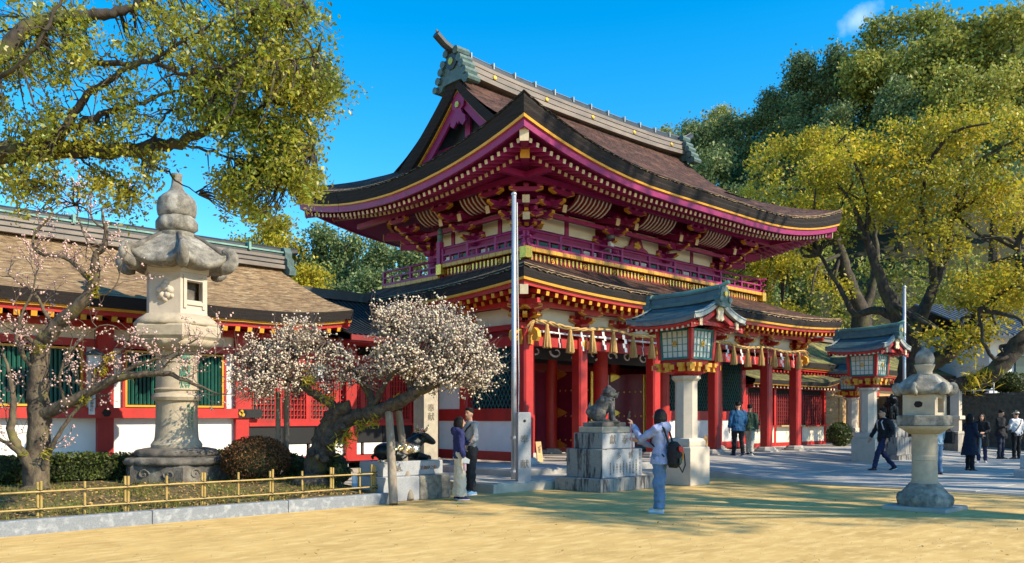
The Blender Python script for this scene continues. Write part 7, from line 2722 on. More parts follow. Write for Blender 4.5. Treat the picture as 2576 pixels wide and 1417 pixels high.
SKY = [
    (1668, 322, 105, 2, .75, 'small olive tree at the left end of the hill skyline'),
    (1740, 290, 105, 0, .85, 'dark tree on the hill skyline just right of the ridge end'),
    (1815, 268, 104, 2, .95, 'olive tree at the top of the low hill skyline'),
    (1885, 285, 102, 0, .9, 'dark tree in the dip of the hill skyline'),
    (1935, 215, 92, 4, .95, 'tall narrow dark tree at the left of the high group'),
    (2015, 128, 90, 1, 1.15, 'tall dark tree with open branches left of the highest crowns'),
    (2105, 105, 88, 4, 1.2, 'dark tree next to the broad high crown'),
    (2215, 40, 84, 3, 1.35, 'broad high olive crown below the thin cloud'),
    (2330, 12, 82, 3, 1.45, 'highest olive crown on the right hill'),
    (2440, 30, 80, 2, 1.45, 'broad olive crown right of the highest one'),
    (2545, 5, 78, 3, 1.5, 'olive crown cut by the upper right picture corner'),
    (2500, 180, 72, 3, 1.2, 'olive tree below the upper right corner crown'),
    (2380, 165, 74, 2, 1.2, 'olive tree below the highest right crown'),
    (2260, 190, 76, 1, 1.1, 'dark tree below the broad high crown'),
    (2130, 245, 80, 0, 1.05, 'dark rounded tree in the middle of the wooded hill'),
    (2000, 275, 85, 0, 1.0, 'dark rounded tree above the golden camphors'),
    (1930, 335, 88, 0, .95, 'dark tree above the right end of the gate roof'),
    (1760, 375, 92, 0, .95, 'shaded tree on the slope right of the ridge end'),
    (1840, 350, 93, 1, .95, 'shaded taller tree on the slope behind the gate roof'),
]
for x, y, d, k, s, lab in SKY:
    far_tree(lab, x, y, d, k, s, 'trees of the wooded hill', random.uniform(0, 6.28))
BACK = [
    (690, 528, 58, 5, .85, 'yellow green tree behind the left end of the gate eave'),
    (610, 590, 60, 2, .7, 'olive tree behind the corridor ridge'),
    (790, 545, 57, 0, .8, 'dark tree behind the left gate eave'),
    (870, 560, 56, 0, .85, 'dark tree left of the gate balcony'),
    (950, 590, 55, 1, .75, 'dark narrow tree close to the gate balcony'),
    (1030, 600, 54, 0, .8, 'dark tree half hidden by the gate balcony'),
    (780, 652, 44, 5, .62, 'bright yellow green bushy tree above the connecting roof'),
    (735, 660, 45, 5, .5, 'small yellow green tree beside the corridor ridge end'),
    (850, 690, 46, 0, .6, 'low dark tree above the connecting roof'),
    (940, 660, 46, 0, .7, 'low dark tree left of the balcony railing'),
    (180, 540, 60, 2, .45, 'olive tree top peeking over the corridor ridge'),
    (1950, 560, 60, 1, .9, 'dark tree behind the right end of the balcony'),
    (1900, 640, 52, 0, .7, 'dark green tree beside the right end of the balcony'),
]
for x, y, d, k, s, lab in BACK:
    far_tree(lab, x, y, d, k, s, 'trees behind the shrine roofs', random.uniform(0, 6.28))


# the rest of the wood reads as one mass
def wood_mass(name, label, spec, seed, mt, size, dens):
    rr_ = np.random.default_rng(seed)
    lobes = []
    for x, y, d, rp_ in spec:
        c = sp(x, y, d)
        r = rp_ * d / FPX
        lobes.append((tuple(c), (r, r, r * .8)))
    c = sprays(lobes, dens, rr_, .5, 12, -.25, .25)
    o = link(name, leaf_mesh(name, c, size, mt, .62, .55, None, rr_))
    return tag(o, label, 'wood', kind='stuff')


rg = random.Random(77)
spec = []
def skyline(x):
    return np.interp(x, [1640, 1720, 1830, 1900, 1960, 2050, 2150, 2250, 2400, 2600], [352, 318, 296, 296, 240, 190, 130, 95, 70, 55])
for i in range(300):
    x = rg.uniform(1640, 2640)
    y = skyline(x) + 24 + rg.random() ** 1.35 * 420
    spec.append((x, y, 100 - (y - skyline(x)) * .10 + rg.uniform(-3, 3), rg.uniform(32, 58)))
wood_mass('hill_wood', 'dense dark evergreen wood covering the right hillside', spec, 3, 'leaf_deep', .36, 1.3)
spec = []
for i in range(60):
    x = rg.uniform(560, 1080)
    y = 640 + rg.random() * 190
    spec.append((x, y, 62 - (y - 600) * .04, rg.uniform(30, 50)))
wood_mass('evergreen_wood', 'dark evergreen wood behind the left corridor and gate', spec, 4, 'leaf_deep', .30, 1.8)
spec = []
for i in range(70):
    x = rg.uniform(1880, 2640)
    y = rg.uniform(640, 960)
    spec.append((x, y, rg.uniform(52, 60), rg.uniform(30, 50)))
wood_mass('undergrowth', 'olive undergrowth between the golden camphor trunks', spec, 5, 'leaf_olive', .28, 1.5)

# hillside
m = MB()
rows = []
for d in np.linspace(50, 170, 26):
    row = []
    for x in np.linspace(-2400, 4600, 60):
        ys_ = np.interp(x, [-2400, -600, 300, 560, 700, 1000, 1500, 1700, 1900, 2100, 2400, 3000, 4600], [900, 820, 800, 760, 700, 690, 620, 480, 460, 420, 340, 250, 300])
        top = CAM.z + (HY - ys_) * 105 / FPX
        q = min(1, max(0, (d - 50) / 55))
        z = -1.0 + (top + 1) * (q ** 1.1) + 1.2 * mnoise.noise(Vector((x * .004, d * .06, 0)))
        p = at(x, d)
        row.append((p.x, p.y, z))
    rows.append(row)
m.rows(rows)
struct('hillside', m, 'hill_soil', True)

# camphors of the forecourt beyond the right picture edge: they shade the sand
rr = np.random.default_rng(91)
lob = []
for i in range(13):
    a = rr.uniform(0, 6.28); q = rr.random() ** .5
    lob.append(((math.cos(a) * q * 5.2, math.sin(a) * q * 5.2, rr.uniform(-1.2, 1.2)), (rr.uniform(.7, 1.5), rr.uniform(.7, 1.5), .55)))
thin = leaf_mesh('crown', sprays(lob, 3.4, rr, .34, 13, -.05, .4), .24, 'leaf_near', .6, .4, None, rr)
for i, (tx_, ty_, zc, rz_) in enumerate(((5.2, 13.9, 13.0, 0.4), (10.2, 14.6, 15.0, 2.0), (10.5, 20.0, 14.0, 4.0), (15.0, 25.5, 14.0, 1.1), (3.4, 20.5, 13.0, 2.9), (9.0, 28.0, 14.0, 5.2), (-2.5, 17.5, 12.0, 3.4), (12.5, 23.0, 15.0, .2), (7.0, 24.0, 13.0, 1.7), (16.0, 29.0, 15.0, 4.4), (4.6, 22.6, 19.0, .9), (8.4, 26.2, 20.0, 2.2))):
    g0 = CAM + RGT * tx_ + FWD * ty_
    z0_ = 7.6 if i >= 10 else 0
    c = Vector((g0.x, g0.y, z0_)) + SUN * ((zc - z0_) / SUN.z)
    lab = ('nearest the sand', 'shading the approach', 'before the second lantern', 'far along the approach', 'dappling the gate columns', 'before the right corridor', 'dappling the ox', 'over the paving', 'before the booth', 'near the stone wall', 'tall enough to shade the gate eave', 'tall enough to shade the upper gate storey')[i]
    t = thing('court_camphor', 'tall camphor outside the right picture edge ' + lab, 'tree', c, rz_, 'camphors of the forecourt')
    link('crown', thin, t)['kind'] = 'stuff'
    mt_ = MB(); mt_.tube([(0, 0, -c.z), (.3, .1, -c.z * .5), (0, 0, -.5)], [.45, .32, .2], 10)
    for c_, r_ in lob:
        mt_.tube([(0, 0, -2.2), (c_[0] * .5, c_[1] * .5, c_[2] - .9), c_], [.13, .08, .03], 6)
    mt_.ob('trunk', 'camphor_bark', t, True)
# ------------------------------------------------------------------ right background: stone wall, storehouse, fences
sw = thing('stone_retaining_wall', 'dark mossy stone retaining wall behind the visitors on the right', 'wall')
wa, wb = at(2130, 45), at(2720, 34.5)
ex = (wb - wa).normalized(); L = (wb - wa).length
ang = math.atan2(ex.y, ex.x)
m = MB(); mid = (wa + wb) / 2; m.box((mid.x - ex.y * -.45, mid.y + ex.x * .45, 1.15), (L, .7, 2.7), ang); m.ob('core', 'stone_wall', sw)
rg = random.Random(8)
for r in range(5):
    x = 0.0
    while x < L:
        w = rg.uniform(.5, 1.1)
        c = wa + ex * (x + w / 2)
        m = MB(); m.box((c.x + ex.y * rg.uniform(-.03, .03), c.y - ex.x * rg.uniform(-.03, .03), .25 + r * .48), (w - .03, .34, .45), ang, ch=.04); m.ob('stone', 'stone_wall', sw)
        x += w
m = MB(); m.box((mid.x, mid.y, 2.56), (L, .5, .12), ang); m.ob('coping', 'stone_lichen', sw)
# white guard rail on the wall
gr = thing('guard_rail', 'white tubular guard rail on top of the stone wall', 'railing')
ra_, rb2 = at(2400, 38.4), at(2500, 37)
for z in (2.75, 3.05):
    m = MB(); m.tube([(ra_.x, ra_.y, z), (rb2.x, rb2.y, z)], .035, 8); m.ob('rail', 'plaster', gr)
for q in (0, .5, 1):
    p = ra_.lerp(rb2, q); m = MB(); m.tube([(p.x, p.y, 2.6), (p.x, p.y, 3.07)], .03, 8); m.ob('post', 'plaster', gr)
# clipped bushes on the wall
for x, d, r, lab in ((2450, 38.5, .7, 'dark clipped bush on the stone wall left of a pair'), (2545, 37.5, .8, 'dark clipped bush on the stone wall at the right edge')):
    shrub('wall_bush', lab, 'shrub', at(x, d, 2.6), (r * 1.3, r, r * .62), 190, .13, 'leaf_shrub', group='bushes on the stone wall')
# white storehouse with grey tiled roof
st = thing('storehouse', 'white walled storehouse with grey tiled roof at the right edge', 'building', at(2620, 47), math.atan2(RGT.y, RGT.x) + rad(14))
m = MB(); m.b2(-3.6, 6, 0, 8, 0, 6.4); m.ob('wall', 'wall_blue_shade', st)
for k in range(5):
    m = MB(); m.b2(-3.62, 6.02, -.02, .02, .6 + k * 1.15, .64 + k * 1.15); m.ob('wall_joint', 'tile_edge', st)
for x in (-1.2, 1.2, 3.6):
    m = MB(); m.b2(x - .02, x + .02, -.022, .02, 0, 6.3); m.ob('wall_joint', 'tile_edge', st)
m = MB(); m.b2(-1.9, -.5, -.12, .05, 3.9, 4.9); o = m.ob('window', 'window_dark', st)
m = MB(); m.b2(-2.1, -.3, -.5, .1, 4.95, 5.05); m.ob('window_hood', 'copper_green', o)
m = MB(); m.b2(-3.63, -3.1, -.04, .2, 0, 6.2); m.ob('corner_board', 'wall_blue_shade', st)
m = MB()
m.rows([[(x, -1.4 + 5.4 * t, 6.0 + 2.3 * t) for x in np.linspace(-5.2, 7, 8)] for t in np.linspace(0, 1, 6)])
m.rows([[(x, 9.4 - 5.4 * t, 6.0 + 2.3 * t) for x in np.linspace(7, -5.2, 8)] for t in np.linspace(0, 1, 6)])
tr2 = m.ob('roof', 'tile_grey', st)
for i in range(34):
    x = -5.1 + i * .36
    m = MB(); m.tube([(x, -1.45, 6.0), (x, 4, 8.33)], .075, 6); m.ob('tile_row', 'tile_grey', tr2)
m = MB(); m.b2(-5.2, 7, -1.42, -1.3, 5.82, 6.0); m.ob('eave_board', 'copper_dark', st)
# dark hall in front of the storehouse
dh = thing('dark_hall', 'dark timber hall with grey roof between the trees on the right', 'building', at(2400, 60), math.atan2(RGT.y, RGT.x) + rad(10))
m = MB(); m.b2(-3, 3.2, 0, 5, 0, 4.2); m.ob('wall', 'wood_grey', dh)
m = MB(); m.rows([[(x, -1.3 + 4 * t, 4.1 + 1.6 * t) for x in np.linspace(-4, 4.4, 6)] for t in np.linspace(0, 1, 5)]); m.ob('roof', 'tile_grey', dh)
# small tiled roof glimpsed over the gate's right eave
sr = thing('tiled_gable', 'pale blue tiled gable glimpsed over the right end of the lower gate roof', 'roof', at(2112, 52, 5.4), math.atan2(RGT.y, RGT.x) + rad(-30))
m = MB(); m.rows([[(x, -2 + 2.4 * t, 0 + 1.7 * t) for x in np.linspace(-1.6, 1.6, 6)] for t in np.linspace(0, 1, 5)]); m.rows([[(x, 2.8 - 2.4 * t, 1.7 * t) for x in np.linspace(1.6, -1.6, 6)] for t in np.linspace(0, 1, 5)]); o = m.ob('roof', 'tile_grey', sr)
for i in range(11):
    m = MB(); m.tube([(-1.55 + i * .31, -2.0, .03), (-1.55 + i * .31, .4, 1.73)], .07, 6); m.ob('tile_row', 'tile_edge', o)
m = MB(); m.b2(-1.5, 1.5, -1.4, 2.2, -5.2, .35); m.ob('wall', 'dark_void', sr)
# pale slatted bin and stone blocks near the visitors
bn = thing('slatted_bin', 'pale slatted wooden bin between the small stone lantern and the visitors', 'bin', at(2408, 33.5))
m = MB(); m.box((0, 0, .45), (1.0, .7, .72)); m.ob('core', 'wood_grey', bn)
bn.rotation_euler = (0, 0, rad(-15))
for i in range(9):
    m = MB(); m.b2(-.53 + i * .118, -.44 + i * .118, -.40, -.36, .16, .86); m.ob('slat', 'stone_pale', bn)
m = MB(); m.box((0, 0, .90), (1.16, .86, .09)); m.ob('lid', 'stone_pale', bn)
m = MB(); m.box((0, 0, .09), (1.12, .82, .14)); m.ob('foot', 'stone_pale', bn)
sb = thing('stone_block', 'low grey stone block on the paving at the right edge', 'stone', gd(2590, 1204))
m = MB(); m.box((0, 0, .11), (.7, .5, .24), ch=.02); m.ob('base', 'granite', sb)
m = MB(); m.box((.05, 0, .40), (.45, .32, .36), ch=.02); m.ob('upper', 'granite', sb)
# ------------------------------------------------------------------ people
# Local frame: +y is where the person faces, +x is the right hand, z up; lengths for a 1.70 m figure, scaled.
def hand(mb, w, d, curl, side, s=1.0, thumb_up=False):
    """palm and five fingers at wrist w, pointing along d"""
    w, d = Vector(w), Vector(d).normalized()
    side = Vector(side); side = (side - d * side.dot(d)).normalized()
    nrm = d.cross(side).normalized()
    mb.tube([w - d * .02, w + d * .03, w + d * .085], [.026, .034, .036], 8, flat=.55, flat_axis=side)
    for k, (o_, L) in enumerate(((-.028, .070), (-.0095, .080), (.0095, .075), (.027, .058))):
        b = w + d * .080 + side * o_
        c1 = b + (d + nrm * curl * .5).normalized() * L * .5
        c2 = c1 + (d + nrm * curl * 1.5).normalized() * L * .5
        mb.tube([b, c1, c2], [.0095, .009, .0075], 6)
    t0 = w + d * .030 - side * .030
    t1 = t0 + (d * .5 - side * .9 + nrm * curl * .5).normalized() * .040
    t2 = t1 + (d * .9 - side * .2 + nrm * curl).normalized() * .032
    mb.tube([t0, t1, t2], [.013, .011, .008], 6)


def person(label, loc, face, H, arms, legs, top, bottom, shoe, hair='short', head_turn=0.0, head_tilt=0.0, lean=0.0, coat=None, vox=.015, wide=1.0, flare=1.0, hood=False, cat='person', curl=(.35, .35), sole='shoe_white', group=None, cap=None, glasses=False, skirt=None):
    k = H / 1.70
    t = thing('person', label, cat, loc, face - math.pi / 2, group)
    t.scale = (k, k, k)
    sh = Vector((0, lean, 0))                      # shift of the shoulders
    hipz, shz = .90, 1.395
    body, shirt, pants = MB(), MB(), MB()
    # torso under the clothes
    body.loft([(0, 0, .86, .13 * wide, .09), (0, lean * .3, 1.05, .12 * wide, .085), (0, lean * .8, 1.28, .15 * wide, .09), (0, lean, 1.40, .12 * wide, .07), (0, lean, 1.44, .055, .055)])
    shirt.loft([(0, -.005, .84, .172 * wide, .125), (0, lean * .2, .95, .170 * wide, .122), (0, lean * .45, 1.10, .165 * wide, .118), (0, lean * .8, 1.28, .190 * wide, .122), (0, lean * .95, 1.38, .175 * wide, .100), (0, lean, 1.435, .095, .078), (0, lean, 1.455, .068, .068)])
    # head
    hc = Vector((0, lean + .02, 1.585))
    Rh = Matrix.Rotation(head_turn, 3, 'Z') @ Matrix.Rotation(head_tilt, 3, 'X')
    def hp(x, y, z):
        return hc + Rh @ Vector((x, y, z))
    body.tube([(0, lean - .005, 1.40), hp(0, -.015, -.05)], [.052, .052], 10)
    body.ball(hp(0, .0, .012), (.074, .092, .105), 14, 10, mtx=Rh)
    body.ball(hp(0, .022, -.055), (.056, .066, .058), 12, 8, mtx=Rh)      # jaw
    body.tube([hp(0, .088, .018), hp(0, .108, -.022), hp(0, .088, -.03)], [.011, .016, .012], 6)
    for s in (-1, 1):
        body.ball(hp(s * .076, -.005, -.005), (.012, .022, .032), 7, 6, mtx=Rh)
    # arms
    for i, (el, wr, hd_, sd_) in enumerate(arms):
        s = -1 if i == 0 else 1
        so = Vector((s * .175 * wide, lean, 1.375))
        el, wr = Vector(el), Vector(wr)
        body.tube([so, el, wr], [.045, .040, .027], 8)
        hand(body, wr, Vector(hd_), curl[i], Vector(sd_))
        dd = (wr - el).normalized()
        shirt.tube([so + Vector((-s * .05, 0, -.005)), so, so.lerp(el, .5), el, el.lerp(wr, .5), wr - dd * .02], [.085, .083, .070, .062, .055, .043], 10)
    # legs
    for i, (kn, an, fdir) in enumerate(legs):
        s = -1 if i == 0 else 1
        hip = Vector((s * .088 * wide, 0, hipz))
        kn, an = Vector(kn), Vector(an)
        body.tube([hip, kn, an, an + Vector((0, 0, -.05))], [.075, .050, .036, .036], 8)
        f = Vector(fdir).normalized()
        body.ball(an + f * .06 + Vector((0, 0, -.055)), (.035, .035, .03), 8, 6)
        pants.tube([hip + Vector((0, 0, .06)), hip, hip.lerp(kn, .5), kn, kn.lerp(an, .5), an + Vector((0, 0, -.02))], [.098 * wide, .100 * wide, .088, .070 * flare, .066 * flare, .062 * flare ** 1.6], 12)
        # shoe
        m = MB()
        up = Vector((0, 0, 1)); sd = f.cross(up).normalized()
        rings = []
        for q, w_, h_ in ((-.075, .034, .050), (-.05, .042, .075), (0, .043, .085), (.06, .046, .070), (.12, .046, .050), (.165, .034, .035), (.185, .012, .018)):
            rings.append((q, w_, h_))
        base = an + Vector((0, 0, -.085))
        rows = []
        for q, w_, h_ in rings:
            c = base + f * q
            rows.append([c + sd * (w_ * math.cos(a)) + up * max(0, (h_ * math.sin(a))) for a in np.linspace(0, math.pi, 9)])
        m.rows(rows)
        m.add(rows[0], [tuple(range(9))]); m.add(rows[-1], [tuple(range(8, -1, -1))])
        so_ = m.ob('shoe', shoe, t, True)
        m = MB(); m.prism([(q, w_ + .003) for q, w_, h_ in rings] + [(q, -w_ - .003) for q, w_, h_ in rings[::-1]], base + up * -.002, f, sd, .022); m.ob('sole', sole, so_)
    pants.loft([(0, 0, .80, .150 * wide, .115), (0, 0, .90, .160 * wide, .120), (0, 0, .99, .150 * wide, .110)])
    b = rm_ob('body', body, 'skin', t, min(vox, .0115), 2)
    rm_ob('trousers', pants, bottom, t, vox, 2, .020, 11, seed=int(abs(loc[0]) * 10))
    if coat:
        lo_z, fl = coat
        shirt.loft([(0, -.01, lo_z, fl * 1.03, fl * .86), (0, 0, lo_z + .12, fl, fl * .82), (0, 0, .86, .195 * wide, .145), (0, 0, 1.0, .185 * wide, .135)])
    if hood:
        shirt.ball((0, lean - .10, 1.40), (.12, .075, .085), 12, 8)
        shirt.tube([(-.10, lean + .02, 1.42), (-.09, lean - .07, 1.45), (0, lean - .12, 1.45), (.09, lean - .07, 1.45), (.10, lean + .02, 1.42)], .045, 8)
    if skirt:
        pants2 = MB(); pants2.loft([(0, 0, skirt, .2, .17), (0, 0, .8, .165, .13), (0, 0, .98, .15, .11)]); rm_ob('skirt', pants2, bottom, t, vox, 3)
    rm_ob('jacket' if coat or hood else 'shirt', shirt, top, t, vox, 2, .020, 10, seed=int(abs(loc[1]) * 10))
    # face
    m = MB()
    for s in (-1, 1):
        m.ball(hp(s * .030, .083, .018), (.012, .006, .006), 7, 5, mtx=Rh)
        m.beam(hp(s * .016, .090, .040), hp(s * .046, .080, .042), .006, .007)
    m.ob('eyes', 'hair', b)
    m = MB(); m.beam(hp(-.020, .082, -.052), hp(.020, .082, -.052), .008, .007); m.ob('mouth', 'engraved_red', b)
    # hair
    m = MB()
    if hair == 'short':
        m.ball(hp(0, -.018, .045), (.083, .092, .088), 14, 10, mtx=Rh)
        for a in range(14):
            t_ = a * .449
            m.ball(hp(.055 * math.cos(t_), -.01 + .065 * math.sin(t_), .088 + .016 * (a % 2)), .030, 6, 5)
        cut = lambda p: p.y > .052 and p.z < .055 or p.z < -.035
    elif hair == 'bob':
        m.ball(hp(0, -.015, .03), (.098, .102, .100), 14, 10, mtx=Rh)
        m.loft([(0, 0, 0, .01, .01)], cap=False) if False else None
        for a in np.linspace(math.pi * .88, math.pi * 2.12, 15):
            m.tube([hp(.075 * math.cos(a), -.010 + .085 * math.sin(a), .05), hp(.092 * math.cos(a), -.012 + .098 * math.sin(a), -.04), hp(.090 * math.cos(a), -.012 + .095 * math.sin(a), -.135)], [.034, .032, .022], 7)
        cut = lambda p: p.y > .060 and p.z < .062
    else:
        m.ball(hp(0, -.015, .03), (.090, .098, .096), 14, 10, mtx=Rh)
        for a in np.linspace(math.pi * .95, math.pi * 2.05, 12):
            m.tube([hp(.072 * math.cos(a), -.010 + .082 * math.sin(a), .04), hp(.082 * math.cos(a), -.02 + .09 * math.sin(a), -.08), hp(.075 * math.cos(a), -.03 + .09 * math.sin(a), -.22)], [.032, .030, .015], 7)
        cut = lambda p: p.y > .060 and p.z < .062
    me = remesh(m, .011, 2, .006, 40)
    bm2 = bmesh.new(); bm2.from_mesh(me)
    inv = Rh.inverted()
    dl = [f for f in bm2.faces if cut(inv @ (f.calc_center_median() - hc))]
    bmesh.ops.delete(bm2, geom=dl, context='FACES'); bm2.to_mesh(me); bm2.free()
    me.materials.append(MATS['hair']); link('hair', me, t)
    if cap:
        m = MB(); m.ball(hp(0, -.01, .065), (.092, .102, .075), 14, 8, mtx=Rh); m.prism([(.06, 0), (.05, .07), (0, .09), (-.05, .07), (-.06, 0)], hp(0, .075, .05), Rh @ Vector((1, 0, 0)), Rh @ Vector((0, 1, -.15)), .012); m.ob('cap', cap, t, True)
    if glasses:
        m = MB()
        for s in (-1, 1):
            m.tube([hp(s * .031 + .021 * math.cos(a), .096, .016 + .016 * math.sin(a)) for a in np.linspace(0, 6.283, 11)], .003, 4)
            m.beam(hp(s * .052, .094, .022), hp(s * .078, -.0, .018), .004, .005)
        m.ob('glasses', 'black', t)
    return t


def yaw(rx, fy):
    """heading from a direction given as (to the right, away) of the picture"""
    d = RGT * rx + FWD * fy
    return math.atan2(d.y, d.x)


DN = (0, .05, -1)
legs_st = (((-.095, .015, .49), (-.105, -.01, .085), (-.25, 1, 0)), ((.095, .015, .49), (.105, -.01, .085), (.25, 1, 0)))
# couple by the ox
man = person('man in a grey sweater and charcoal trousers facing left beside the ox', gd(1182, 1243), yaw(-.75, -.55), 1.67,
             (((-.25, .03, 1.10), (-.20, .20, 1.00), (.2, 1, -.2), (0, 0, 1)), ((.26, -.02, 1.10), (.25, .03, .84), DN, (0, 1, 0))),
             legs_st, 'grey_marl', 'charcoal', 'skyblue', 'short', head_turn=.35, vox=.013, wide=1.06)
sling = thing('shoulder_bag', 'small black sling bag on the grey sweater man', 'bag', man.location, man.rotation_euler[2])
sling.scale = man.scale
m = MB(); m.box((.03, .16, 1.04), (.20, .07, .20), ch=.02); m.ob('pouch', 'black', sling)
m = MB(); m.tube([(-.17, .06, 1.40), (-.10, .135, 1.30), (.02, .165, 1.14)], .014, 5); m.tube([(-.17, .06, 1.40), (-.12, -.10, 1.38), (.06, -.14, 1.15), (.18, -.02, 1.05), (.12, .13, 1.05)], .014, 5); m.ob('strap', 'black', sling)
wom = person('woman in a navy hoodie and wide cream trousers beside the grey sweater man', gd(1155, 1256), yaw(.80, .25), 1.50,
             (((-.22, .10, 1.12), (-.06, .26, 1.20), (.3, .35, .9), (1, 0, 0)), ((.24, -.02, 1.10), (.25, .04, .85), DN, (0, 1, 0))),
             (((-.085, .01, .49), (-.09, -.01, .085), (-.15, 1, 0)), ((.085, .02, .49), (.09, .02, .085), (.15, 1, 0))), 'navy', 'cream', 'navy', 'bob', head_turn=-.15, vox=.013, flare=1.55, hood=True)
wb_ = thing('drink_bottle', 'clear pink drink bottle held by the woman in cream trousers', 'bottle', wom.location, wom.rotation_euler[2])
wb_.scale = wom.scale
m = MB(); m.lathe([(.030, 0), (.033, .02), (.033, .13), (.018, .17), (.016, .19)], 12, (.25, .06, .60)); m.ob('bottle', 'pink', wb_, auto=40)
m = MB(); m.lathe([(.019, .185), (.019, .21)], 10, (.25, .06, .60)); m.ob('lid', 'plaster', wb_)
wp2 = thing('folded_paper', 'white folded paper in the hand of the woman in cream trousers', 'paper', wom.location, wom.rotation_euler[2])
wp2.scale = wom.scale
m = MB(); m.prism([(-.07, -.04), (.07, -.05), (.085, .03), (.0, .075), (-.08, .035)], (.285, .07, .80), (.3, .95, 0), (0, 0, 1), .008); m.ob('sheet', 'paper_white', wp2)

# photographer
pho = person('woman in a lavender jacket and jeans photographing the gate with raised arms', gd(1661, 1288), yaw(-.90, .55), 1.615,
             (((-.17, .27, 1.20), (-.05, .47, 1.44), (.02, .45, .9), (1, 0, 0)), ((.21, .22, 1.08), (.07, .44, 1.17), (-.25, .85, .3), (0, 0, -1))),
             (((-.085, .0, .50), (-.10, -.02, .085), (-.1, 1, 0)), ((.085, .03, .50), (.10, .06, .085), (.1, 1, 0))), 'lavender', 'denim', 'shoe_white', 'bob', head_tilt=.10, vox=.012, flare=1.28, hood=True, curl=(.9, 1.0), sole='pale_blue', coat=(.80, .20))
ph = thing('phone_on_stick', 'phone on a pink selfie stick in the hands of the lavender jacket woman', 'phone', pho.location, pho.rotation_euler[2])
ph.scale = pho.scale
m = MB(); m.box((0, 0, 0), (.078, .010, .155), mtx=Matrix.Translation((-.02, .555, 1.60)) @ Matrix.Rotation(rad(12), 4, 'X')); m.ob('phone', 'black', ph)
m = MB(); m.tube([(0.015, .50, .98), (.01, .515, 1.22), (-.01, .535, 1.52)], [.017, .013, .009], 8); m.ob('stick', 'pink', ph, True)
bp = thing('backpack', 'black backpack with red pocket on the lavender jacket woman', 'backpack', pho.location, pho.rotation_euler[2])
bp.scale = pho.scale
m = MB(); m.loft([(.03, -.22, .74, .10, .07), (.03, -.235, .80, .16, .105), (.03, -.24, .95, .175, .115), (.03, -.235, 1.10, .15, .10), (.03, -.22, 1.17, .09, .06)]); rm_ob('sack', m, 'black', bp, .014, 3, .012, 12)
m = MB(); m.prism([(-.085, .035), (.075, .06), (.09, .0), (.02, -.045), (-.09, -.03)], (.02, -.352, 1.04), (-1, 0, 0), (0, .0, 1), .016); m.ob('pocket', 'red', bp)
m = MB(); m.box((-.02, -.362, .86), (.09, .012, .09), rad(0)); m.ob('badge', 'moss', bp)
m = MB(); m.beam((.13, -.345, .86), (.14, -.345, 1.00), .018, .018); m.ob('tag', 'orange', bp)
for s in (-1, 1):
    m = MB(); m.tube([(s * .09 + .02, -.18, 1.12), (s * .11, -.10, 1.40), (s * .12, .02, 1.44), (s * .13, .12, 1.33), (s * .15, .11, 1.15), (s * .13, -.12, .92)], .017, 6); m.ob('strap', 'black', bp)
m = MB(); m.tube([(.15, -.30, 1.08), (.21, -.34, .95), (.20, -.36, .78), (.12, -.34, .66), (.08, -.30, .76)], .012, 6); m.ob('loose_strap', 'charcoal', bp)

# man in blue jacket and companion near the gate
b1 = person('man in a blue padded jacket seen from behind by the gate columns', gd(1857, 1147, .30), yaw(-.15, 1), 1.68,
            (((-.27, 0, 1.10), (-.27, .06, .86), DN, (0, 1, 0)), ((.27, .04, 1.10), (.22, .18, .92), (0, .6, -.8), (0, 1, 0))),
            (((-.095, .08, .49), (-.10, .12, .085), (-.2, 1, 0)), ((.095, -.02, .49), (.10, -.12, .10), (.2, 1, 0))), 'teal_blue', 'black', 'denim_dark', 'short', vox=.018, wide=1.16, coat=(.78, .22), head_turn=-.4)
b2_ = person('person in a dark green vest and beige trousers walking beside the blue jacket', gd(1886, 1145, .30), yaw(.45, .9), 1.60,
            (((-.25, 0, 1.10), (-.25, .08, .86), DN, (0, 1, 0)), ((.25, -.04, 1.10), (.26, -.02, .86), DN, (0, 1, 0))),
            (((-.09, .14, .50), (-.10, .22, .10), (0, 1, 0)), ((.09, -.08, .48), (.10, -.26, .12), (0, 1, -.3))), 'moss', 'beige', 'black', 'short', vox=.018, coat=(.82, .20), wide=1.05)
# walking man
wk = person('man in a dark jacket and jeans striding left past the second red lantern', gd(2222, 1185), yaw(-1, -.08), 1.74,
            (((-.25, -.12, 1.12), (-.24, .02, .88), (0, .3, -1), (0, 1, 0)), ((.25, .10, 1.12), (.24, .24, .90), (0, .4, -1), (0, 1, 0))),
            (((-.09, .20, .50), (-.095, .32, .095), (0, 1, .05)), ((.09, -.02, .50), (.095, -.36, .13), (0, 1, -.35))), 'black', 'denim_dark', 'black', 'short', vox=.016, glasses=True, coat=(.80, .19), wide=1.05)
bk2 = thing('backpack', 'grey backpack with blue pouch on the striding man', 'backpack', wk.location, wk.rotation_euler[2])
bk2.scale = wk.scale
m = MB(); m.loft([(0, -.20, .98, .11, .07), (0, -.215, 1.05, .14, .10), (0, -.215, 1.25, .14, .09), (0, -.19, 1.38, .09, .05)]); rm_ob('sack', m, 'charcoal', bk2, .016, 2)
m = MB(); m.loft([(.16, -.16, .86, .06, .09), (.17, -.17, .93, .075, .11), (.16, -.16, 1.0, .05, .08)]); rm_ob('pouch', m, 'navy', bk2, .016, 2)
for s in (-1, 1):
    m = MB(); m.tube([(s * .09, -.14, 1.36), (s * .11, .0, 1.455), (s * .12, .12, 1.34), (s * .15, .08, 1.16), (s * .12, -.12, 1.02)], .016, 6); m.ob('strap', 'white_knit', bk2)
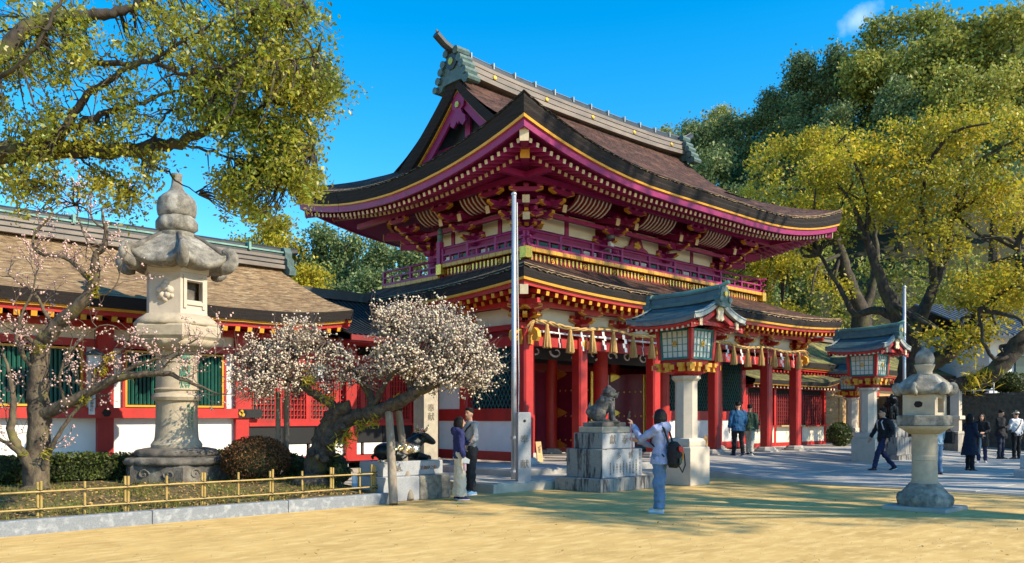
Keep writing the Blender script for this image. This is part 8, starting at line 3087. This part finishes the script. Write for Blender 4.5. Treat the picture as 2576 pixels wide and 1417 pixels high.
# people behind the small stone lantern
hd2 = person('person in a pale blue jacket mostly hidden behind the small stone lantern', gd(2358, 1196), yaw(-.5, 1), 1.62,
             (((-.25, 0, 1.10), (-.25, .06, .86), DN, (0, 1, 0)), ((.25, 0, 1.10), (.26, .06, .86), DN, (0, 1, 0))), legs_st, 'sky_jacket', 'denim', 'black', 'bob', vox=.018)
bag = thing('tote_bag', 'black tote bag on the shoulder of the pale blue jacket person', 'bag', hd2.location, hd2.rotation_euler[2])
m = MB(); m.box((.30, -.08, .98), (.12, .34, .32), ch=.03); m.ob('sack', 'black', bag)
m = MB(); m.tube([(.28, -.2, 1.13), (.20, -.06, 1.36), (.28, .05, 1.13)], .012, 5); m.ob('strap', 'black', bag)
cw = person('woman in a long navy coat looking at her phone on the right', gd(2440, 1186), yaw(.95, .1), 1.60,
            (((-.22, .06, 1.10), (-.10, .28, 1.06), (.4, .9, .1), (0, 0, 1)), ((.22, .06, 1.10), (.10, .30, 1.04), (-.4, .9, .1), (0, 0, 1))),
            legs_st, 'coat_navy', 'black', 'black', 'long', vox=.018, coat=(.48, .255), wide=1.15, sole='black')
sc = thing('white_scarf', 'white scarf hanging from the hands of the navy coat woman', 'scarf', cw.location, cw.rotation_euler[2])
m = MB(); m.tube([(0, .30, 1.0), (.02, .29, .75), (0, .27, .48)], [.03, .045, .04], 7, flat=.5); m.ob('cloth', 'white_knit', sc, True)
dk = person('woman in a dark coat and jeans behind the navy coat woman', gd(2470, 1164), yaw(-.6, -.8), 1.62,
            (((-.22, .06, 1.10), (-.08, .26, 1.04), (.4, .9, 0), (0, 0, 1)), ((.22, .06, 1.10), (.10, .27, 1.06), (-.4, .9, 0), (0, 0, 1))), legs_st, 'black', 'denim_dark', 'shoe_white', 'long', vox=.02, coat=(.56, .23))
d2 = person('man in a black jacket and navy trousers looking down at the right', gd(2517, 1155), yaw(.5, -.8), 1.76,
            (((-.25, 0, 1.10), (-.24, .08, .86), DN, (0, 1, 0)), ((.25, .06, 1.10), (.16, .26, 1.12), (0, .8, .3), (0, 0, 1))), legs_st, 'black', 'coat_navy', 'black', 'short', head_tilt=-.35, vox=.02, coat=(.78, .21), wide=1.1)
d3 = person('person in a white sweater and pale cap seen from behind at the right edge', gd(2557, 1155), yaw(-.25, 1), 1.72,
            (((-.25, .06, 1.10), (-.16, .24, 1.05), (0, .9, 0), (0, 0, 1)), ((.25, 0, 1.10), (.26, .06, .86), DN, (0, 1, 0))), legs_st, 'white_knit', 'black', 'black', 'short', vox=.02, cap='cream', wide=1.08)
sl2 = thing('cross_strap', 'thin black bag strap across the white sweater', 'strap', d3.location, d3.rotation_euler[2])
m = MB(); m.tube([(.13, -.08, 1.43), (.06, -.135, 1.3), (-.08, -.14, 1.1), (-.17, -.06, .98)], .012, 5); m.ob('strap', 'black', sl2)
